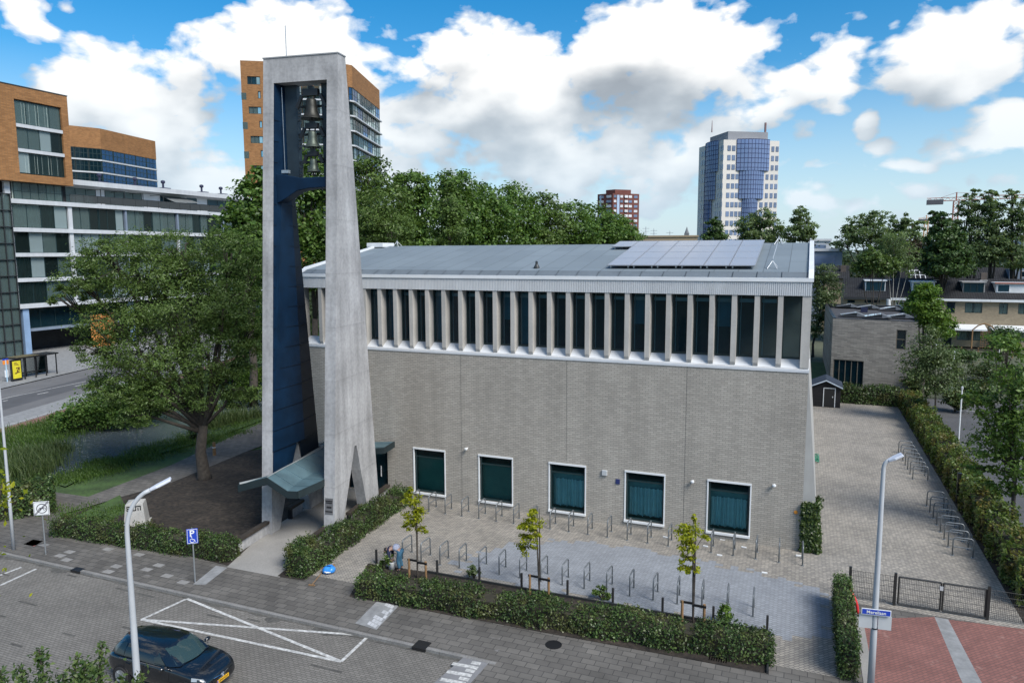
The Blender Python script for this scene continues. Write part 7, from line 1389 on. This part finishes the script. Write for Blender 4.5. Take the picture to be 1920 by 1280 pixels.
def car(loc, rz, lab, paint, plate):
    e = empty('parked_car', (0, 0, 0), lab, 'car')
    ST = [(-2.0, .60, .42, .80, .88), (-1.96, .74, .34, .88, .97), (-1.8, .82, .24, .94, 1.0), (-1.3, .865, .2, .97, 1.0), (-.6, .875, .19, .965, 1.0), (.1, .875, .19, .95, 1.0), (.75, .87, .19, .93, 1.0), (1.0, .868, .19, .91, .975), (1.3, .86, .2, .885, .945), (1.6, .84, .2, .83, .885), (1.85, .78, .22, .74, .80), (2.0, .68, .26, .64, .70), (2.06, .56, .30, .52, .58)]
    def sec(w_, zb, zs, zt): return [(0, zb), (w_*.75, zb), (w_*.97, zb+.10), (w_, (zb+zs)*.5), (w_*.992, zs-.14), (w_*.955, zs-.03), (w_*.86, zs+.015), (w_*.45, zt-.005), (0, zt)]
    V_, F_ = [], []; n = 9; full = 2*n-2
    for (x, w_, zb, zs, zt) in ST:
        s_ = sec(w_, zb, zs, zt); ring = [(x, -y, z) for y, z in s_]+[(x, y, z) for y, z in s_[-2:0:-1]]; V_ += ring
    for i in range(len(ST)-1):
        for j in range(full): F_.append((i*full+j, (i+1)*full+j, (i+1)*full+(j+1) % full, i*full+(j+1) % full))
    F_.append(tuple(range(full))); F_.append(tuple(range((len(ST)-1)*full, len(ST)*full))[::-1])
    mb = MB(); mb.add(V_, [f[::-1] for f in F_]); mb.build('body', paint, e, smooth=True, sub=2)
    # cabin: belt curve, roof edge
    BE = [(1.0, .62, .965), (.62, .80, .955), (.1, .825, .965), (-.7, .82, .985), (-1.35, .80, 1.0), (-1.78, .72, 1.0), (-1.93, .5, .99)]
    RE = [(.36, .50, 1.365), (.18, .585, 1.385), (-.1, .605, 1.405), (-.7, .605, 1.40), (-1.25, .585, 1.36), (-1.55, .545, 1.315), (-1.62, .42, 1.30)]
    mb = MB(); nb_ = len(BE); ring = []
    def roofz(x): return 1.395+.065*math.cos((x+.45)*1.05)-.0
    rows = []
    for i in range(nb_):
        b, r_ = BE[i], RE[i]; m1 = ((b[0]+r_[0])/2+.02*(i == 0), (b[1]+r_[1])/2+.035, (b[2]+r_[2])/2+.015)
        half = [b, m1, r_, (r_[0]-.0, r_[1]*.55, roofz(r_[0])), (r_[0], 0, roofz(r_[0])+.008)]
        rows.append([(x, -y, z) for x, y, z in half]+[(x, y, z) for x, y, z in half[-2::-1]])
    k_ = len(rows[0]); vs = [p for r_ in rows for p in r_]; fs = [(i*k_+j, i*k_+j+1, (i+1)*k_+j+1, (i+1)*k_+j) for i in range(nb_-1) for j in range(k_-1)]
    # close the front (windscreen) and rear
    vs += [(1.06, 0, .985), (-1.98, 0, 1.0)]; c1 = len(vs)-2; c2_ = len(vs)-1
    f0 = list(range(k_)); fN = [(nb_-1)*k_+j for j in range(k_)]
    mb.add(vs, [f for f in fs]); mb.add([vs[i] for i in f0]+[vs[c1]], [(j+1, j, k_) for j in range(k_-1)]); mb.add([vs[i] for i in fN]+[vs[c2_]], [(j, j+1, k_) for j in range(k_-1)]); mb.build('cabin', paint, e, smooth=True)
    # windscreen standing proud of the cabin shell
    def lerp(a, b, t): return tuple(a[i]+(b[i]-a[i])*t for i in range(3))
    m = MB(); ny = 8; nv = 4; P = []
    for i in range(nv+1):
        t = i/nv
        for j in range(ny+1):
            s_ = -1+2*j/ny; yb_ = .66*s_; xb_ = 1.07-.20*s_*s_; yr_ = .53*s_; xr_ = .40-.12*s_*s_; P.append((xb_+(xr_-xb_)*t+.02, yb_+(yr_-yb_)*t, .985+(1.372-.985)*t+.035*math.sin(math.pi*t)+.012+.02*(1-s_*s_)*t))
    m.add(P, [(i*(ny+1)+j, i*(ny+1)+j+1, (i+1)*(ny+1)+j+1, (i+1)*(ny+1)+j) for i in range(nv) for j in range(ny)]); m.build('windscreen', M_cglass, e, smooth=True)
    m = MB(); P = []
    for i in range(3):
        t = i/2
        for j in range(7):
            s_ = -1+2*j/6; P.append((-1.99+.06*s_*s_+.33*t-.01, (.56-.10*t)*s_, 1.01+.285*t+.012))
    m.add(P, [(i*7+j+1, i*7+j, (i+1)*7+j, (i+1)*7+j+1) for i in range(2) for j in range(6)]); m.build('rear_window', M_cglass, e, smooth=True)
    for s_ in (-1, 1):
        for (xa, xb, xra, xrb, ya) in ((.60, -.28, .14, -.28, .0), (-.36, -1.12, -.36, -1.1, 0), (-1.18, -1.6, -1.16, -1.36, 0)):
            q = lambda xb_, xr_, t: (xb_+(xr_-xb_)*t, s_*((.825 if xb_ > -1.2 else .80)-.01+( .612-.825)*t*.92+.04*math.sin(math.pi*t)), .99+(1.352-.99)*t)
            m = MB(); P = [q(xa, xra, t) for t in (0, .5, 1)]+[q(xb, xrb, t) for t in (0, .5, 1)]; m.add(P, [(0, 3, 4, 1), (1, 4, 5, 2)] if s_ < 0 else [(0, 1, 4, 3), (1, 2, 5, 4)]); m.build('side_window', M_cside, e, smooth=True)
        m = MB(); m.lathe([(0, -.12), (.05, -.11), (.075, 0), (.05, .09), (0, .1)], (.62, s_*.97, 1.0), 10, axis=((1, 0, 0), (0, 0, 1), (0, 1, 0))); m.cyl((.62, s_*.84, .96), (.62, s_*.93, .99), .025, n=6); m.build('wing_mirror', paint, e, smooth=True)
        for (x0, x1) in ((.72, -.32), (-.34, -1.15)):
            d_ = MB(); 
            for (a_, b_2) in (((x0, .28), (x0, .93)), ((x1, .30), (x1, .96)), ((x0, .28), (x1, .28))): d_.cyl((a_[0], s_*.874, a_[1]), (b_2[0], s_*.874, b_2[1]), .004, n=4)
            dd_ = d_.build('door', M_black, e); MB().box(x1+.1, x1+.28, s_*.875-.015, s_*.875+.015, .80, .825).build('handle', paint, dd_)
        MB().box(-1.3, .75, s_*.86-.012, s_*.86+.012, .95, .962).build('belt_trim', M_chrome, e)
        for x in (-1.28, 1.27):
            w_ = empty_wheel(e, x, s_)
        m = MB(); m.add([(1.62, s_*.845, .70), (1.98, s_*.60, .62), (1.90, s_*.62, .71), (1.60, s_*.80, .80)], [(0, 1, 2, 3) if s_ > 0 else (3, 2, 1, 0)]); m.v = [(x+.015, y+s_*.02, z+.015) for x, y, z in m.v]; m.build('headlight', M_hl, e)
    m = MB(); m.tube([(2.075-.42*(y/.62)**2*.45, y, .60) for y in np.linspace(-.62, .62, 13)], .012, 5); m.tube([(2.085-.42*(y/.62)**2*.45, y, .52) for y in np.linspace(-.6, .6, 13)], .009, 5); m.build('grille_trim', M_chrome, e); m = MB(); m.box(2.0, 2.075, -.42, .42, .44, .56); m.build('grille', M_black, e)
    m = MB(); m.obox((2.088, -.26, .385), (0, .52, 0), (.012, 0, 0), (0, 0, .11)); pl_ = m.build('number_plate', M_plate, e); MB().obox((2.101, -.26, .385), (0, .045, 0), (.002, 0, 0), (0, 0, .11)).build('blue_band', M_blue_sign, pl_); text('plate_text', plate, .095, (2.104, .02, .44), (0, 1, 0), (0, 0, 1), M_black, pl_, .001, .002)
    m = MB(); m.tube([(2.092, .062*math.cos(t), .60+.062*math.sin(t)) for t in np.linspace(0, 2*math.pi, 20)], .008, 5)
    for a_, b_2 in (((-.035, .052), (0, .005)), ((.035, .052), (0, .005)), ((-.052, .02), (-.025, -.045)), ((-.025, -.045), (0, -.005)), ((0, -.005), (.025, -.045)), ((.025, -.045), (.052, .02))): m.cyl((2.094, a_[0], .60+a_[1]), (2.094, b_2[0], .60+b_2[1]), .006, n=4)
    m.build('emblem', M_chrome, e)
    m = MB(); m.cyl((1.0, -.45, .995), (.98, .05, 1.01), .01, n=5); m.cyl((1.03, .1, .995), (1.0, .6, 1.0), .01, n=5); m.build('wiper', M_black, e)
    e.location = [float(q) for q in loc]; e.rotation_euler = (0, 0, rz); e.scale = (.94, .94, .94); return e
def empty_wheel(e, x, s_):
    c = V((x, s_*.80, .315)); ax = ((1, 0, 0), (0, 0, 1), (0, s_, 0))
    arch_ = MB(); arch_.lathe([(.0, .074), (.365, .074), (.375, .0)], c, 24, axis=ax); arch_.build('wheel_arch', M_black, e)
    t = MB(); t.lathe([(.20, .09), (.295, .105), (.312, .09), (.312, -.09), (.2, -.1)][::-1], c, 28, axis=ax); w_ = t.build('wheel', M_rubber, e, smooth=True)
    r_ = MB()
    for k in range(10):
        a_ = 2*math.pi*k/10+(.13 if k % 2 else -.13); r_.obox(c+V((math.cos(a_)*.04, s_*.095, math.sin(a_)*.04))-V((-math.sin(a_), 0, math.cos(a_)))*.012, V((math.cos(a_), 0, math.sin(a_)))*.175, V((-math.sin(a_), 0, math.cos(a_)))*.028, V((0, s_*.012, 0)))
    r_.lathe([(.195, .1), (.215, .108), (.215, .09)], c, 28, axis=ax); r_.cyl(c+V((0, s_*.09, 0)), c+V((0, s_*.11, 0)), .045, n=10); r_.build('rim', M_steel, w_)
    return w_
wr, wf = G(224, 1258, .315), G(337, 1287, .315); hd = math.atan2(wf[1]-wr[1], wf[0]-wr[0]); ctr = (wr+wf)/2; off = V((-math.sin(hd), math.cos(hd), 0))*.80; cloc = ctr+off; cloc[2] = -.1
cloc2 = wr+V((math.cos(hd), math.sin(hd), 0))*1.28+off; cloc2[2] = -.1
car(cloc2, hd, 'black hatchback with a yellow number plate parked at the lower left', M_carb, 'GHX-62-P')
sc_ = G(1808, 648); car((sc_[0], sc_[1]+1.5, .0), rad(-75), 'silver car parked in front of the terraced houses', M_cars, 'NL-22-TB')
bl_ = G(1884, 668); car((bl_[0]+4.2, bl_[1]-8, .0), rad(80), 'blue-grey car half hidden behind the large right-hand tree', mat('blue_car_paint', (.1, .14, .2), .3, 0, 1, metal=.5), 'RD-60-KX')
# small lamps and posts in the car park
def stub(px, py, h, lab, r=.05):
    p = G(px, py); e = empty('garden_lamp', p, lab, 'lamp'); MB().cyl(p, p+Z*h, r, r*.8, n=8).build('pole', M_white, e); MB().lathe([(.06, 0), (.34, .12), (.36, .17), (.05, .24)] if h < 4 else [(.04, 0), (.07, .05), (.07, .2), (.02, .24)], p+Z*h, 14).build('lamp_shade', M_alu, e)
stub(1796, 842, 4.0, 'slim white lamp post in the car park between the two trees'); stub(1783, 752, 4.2, 'slim white lamp post behind the pale young tree'); stub(1871, 690, 3.3, 'mushroom-headed lamp by the clipped round bush'); stub(372, 840, 2.6, 'slender lamp on the canal path behind the trunk', .04); stub(1752, 690, 2.5, 'short lamp post at the back of the car park', .045)
p = G(402, 853); e = empty('path_bollard', p, 'small weathered wooden bollard on the canal path', 'bollard'); MB().cyl(p, p+Z*.85, .11, .1, n=10).build('post', M_wood, e); MB().cyl(p+Z*.5, p+Z*.56, .115, n=10).build('band', M_white, e)
for px, py, lab in ((1787, 925, 'dark square post at the yard edge in front of the long hedge'), (1796, 942, 'thin dark post beside the square one at the long hedge')):
    p = G(px, py); tag(MB().box(p[0]-.1, p[0]+.1, p[1]-.1, p[1]+.1, 0, 1.35 if px < 1790 else 1.6).build('hedge_post', M_black, loc=p), lab, 'post')
# ---------------------------------------------------------------- gardener, bucket, tools, blue bag
pf = G(752, 1069); Pn = V((pf[0], pf[1], 0.)); fx = V((-1., -.12, 0)); fx /= np.linalg.norm(fx); sy_ = V((-fx[1], fx[0], 0))
M_skin = mat('skin', (.42, .25, .18), .6, .05, 8); M_jean = mat('blue_jeans', (.04, .12, .19), .85, .2, 9); M_jack = mat('navy_jacket', (.012, .018, .05), .85, .15, 8); M_vest = mat('pale_grey_shirt', (.46, .47, .56), .85, .1, 6); M_hair = mat('dark_hair', (.012, .012, .014), .7, .1, 12)
def wpt(f, s_, z): return tuple(Pn+fx*f+sy_*s_+V((0, 0, z)))
def skin(name, pts, edges, radii, m, par, sub=1, root=0):
    me = bpy.data.meshes.new(name); me.from_pydata([tuple(map(float, p)) for p in pts], edges, []); me.update(); me.materials.append(m); o = link(name, me, par); md = o.modifiers.new('skin', 'SKIN'); md.use_smooth_shade = True
    for i, r_ in enumerate(radii): r2_ = (r_, r_) if isinstance(r_, (int, float)) else r_; me.skin_vertices[0].data[i].radius = r2_
    me.skin_vertices[0].data[root].use_root = True; s2 = o.modifiers.new('sub', 'SUBSURF'); s2.levels = sub; s2.render_levels = sub; return o
pe = empty('person', pf, 'person in navy jacket, pale shirt and jeans bending over a white bucket', 'person')
J = {'pel': (0, 0, .90), 'wai': (.17, 0, .96), 'che': (.38, 0, .95), 'nec': (.55, 0, .88), 'hed': (.66, 0, .80), 'hd2': (.74, 0, .73)}; pts = [wpt(*J[k]) for k in ('pel', 'wai', 'che', 'nec', 'hed', 'hd2')]; rad_ = [.11, .10, .11, .055, .095, .085]; edg = [(0, 1), (1, 2), (2, 3), (3, 4), (4, 5)]
for s_ in (-1, 1):
    b = len(pts); pts += [wpt(0, s_*.10, .84), wpt(.10, s_*.11, .48), wpt(.0, s_*.12, .10), wpt(.13, s_*.13, .04)]; rad_ += [.075, .05, .035, .035]; edg += [(0, b), (b, b+1), (b+1, b+2), (b+2, b+3)]
    b = len(pts); pts += [wpt(.44, s_*.17, .90), wpt(.46, s_*.21, .64), wpt(.40, s_*.12, .46), wpt(.39, s_*.10, .40)]; rad_ += [.045, .035, .03, .035]; edg += [(2, b), (b, b+1), (b+1, b+2), (b+2, b+3)]
    h0 = b+3
    for k in range(4):
        fb_ = len(pts); pts += [wpt(.375+.018*k, s_*.085, .36), wpt(.375+.018*k, s_*.06, .335-.004*(k % 2))]; rad_ += [.0095, .008]; edg += [(h0, fb_), (fb_, fb_+1)]
    fb_ = len(pts); pts += [wpt(.35, s_*.10, .38), wpt(.34, s_*.075, .36)]; rad_ += [.011, .009]; edg += [(h0, fb_), (fb_, fb_+1)]
skin('body', pts, edg, rad_, M_skin, pe)
pts = [wpt(.02, 0, .95), wpt(.02, 0, .87)]; rad_ = [.185, .175]; edg = [(0, 1)]
for s_ in (-1, 1): b = len(pts); pts += [wpt(0, s_*.105, .80), wpt(.09, s_*.115, .48), wpt(.0, s_*.12, .12)]; rad_ += [.115, .088, .075]; edg += [(1, b), (b, b+1), (b+1, b+2)]
skin('jeans', pts, edg, rad_, M_jean, pe)
pts = [wpt(.04, 0, .955), wpt(.20, 0, .98), wpt(.34, 0, .98)]; skin('shirt', pts, [(0, 1), (1, 2)], [(.17, .17), (.175, .17), (.17, .17)], M_vest, pe)
pts = [wpt(.36, 0, .955), wpt(.50, 0, .90)]; rad_ = [.18, .12]; edg = [(0, 1)]
for s_ in (-1, 1): b = len(pts); pts += [wpt(.45, s_*.17, .89), wpt(.465, s_*.215, .64), wpt(.41, s_*.13, .48)]; rad_ += [.088, .07, .05]; edg += [(0, b), (b, b+1), (b+1, b+2)]
skin('jacket', pts, edg, rad_, M_jack, pe)
pts = [wpt(.60, 0, .87), wpt(.67, 0, .83), wpt(.72, 0, .79)]; skin('hair', pts, [(0, 1), (1, 2)], [.085, .108, .075], M_hair, pe)
for s_ in (-1, 1): c = V(wpt(.05, s_*.125, .045)); MB().lathe([(.0, -.05), (.055, -.045), (.06, 0), (.04, .05), (0, .06)], c, 10).build('shoe', M_black, pe)
bb = Pn+fx*.40+V((0, -.02, 0)); bu = empty('bucket', bb, 'white plastic bucket under the hands of the bending person', 'bucket'); MB().lathe([(.0, .02), (.125, .02), (.15, .33), (.156, .345), (.156, .36), (.145, .36), (.122, .04), (0, .04)], bb, 20).build('pail', M_white, bu, smooth=True); MB().tube([bb+V((.15*math.cos(t)*sy_[0], .15*math.cos(t)*sy_[1], .36+.05*math.sin(t))) for t in np.linspace(0, math.pi, 10)], .008, 5).build('handle', M_steel, bu)
bg_ = G(617, 1073); e = empty('blue_bag', bg_, 'crumpled blue bag with a white stripe lying on the path corner', 'bag'); rng = np.random.default_rng(3); m = MB(); pf2 = [(0, 0), (.2, .02), (.27, .1), (.24, .2), (.15, .27), (0, .29)]; m.lathe(pf2, bg_, 14); m.v = [(x+rng.normal()*.025, y+rng.normal()*.025, max(.012, z+rng.normal()*.02)) for x, y, z in m.v]; m.build('bag', mat('blue_plastic', (.03, .22, .62), .35, .2, 6), e, smooth=True)
m = MB(); m.tube([bg_+V((-.12, -.2, .13)), bg_+V((.05, -.25, .12)), bg_+V((.2, -.17, .12))], .03, 6); m.build('stripe', M_white, e)
a, b = G(584, 1098), G(616, 1060); tag(MB().cyl(a+Z*.03, b+Z*.06, .018, n=6).obox(a+V((-.12, -.03, .01)), V((.24, .05, 0)), V((0, .05, 0)), Z*.05).build('broom', M_wood, loc=a), 'wooden broom lying beside the blue bag with its head on the pavement', 'broom')
a, b = G(598, 1067), G(622, 1062); tag(MB().cyl(a+Z*.03, b+Z*.05, .018, n=6).obox(b+V((-.05, -.15, .01)), V((.06, 0, 0)), V((.05, .3, 0)), Z*.05).build('rake', M_wood, loc=a), 'short wooden rake lying behind the blue bag', 'rake')
# stray pale pavers lying on the plaza
rp = random.Random(4); spots = [(1243, 1007), (1344, 1041), (1350, 1012), (1390, 1026), (1428, 1074), (1492, 1042), (1318, 1024)]
for k, (px, py) in enumerate(spots): p = G(px, py); tag(MB().obox(p+Z*.008, V((.22, .03*(k % 3-1), 0)), V((.0, .1, 0)), Z*.03).build('loose_paver', M_white, loc=p), 'loose white paving brick on the plaza, %s' % ['below the fourth window', 'below the fifth window', 'left of the fifth window sill end', 'right of the fifth window', 'out in the grey patch corner', 'nearest the ivy', 'under the right planted tree side'][k], 'paver')
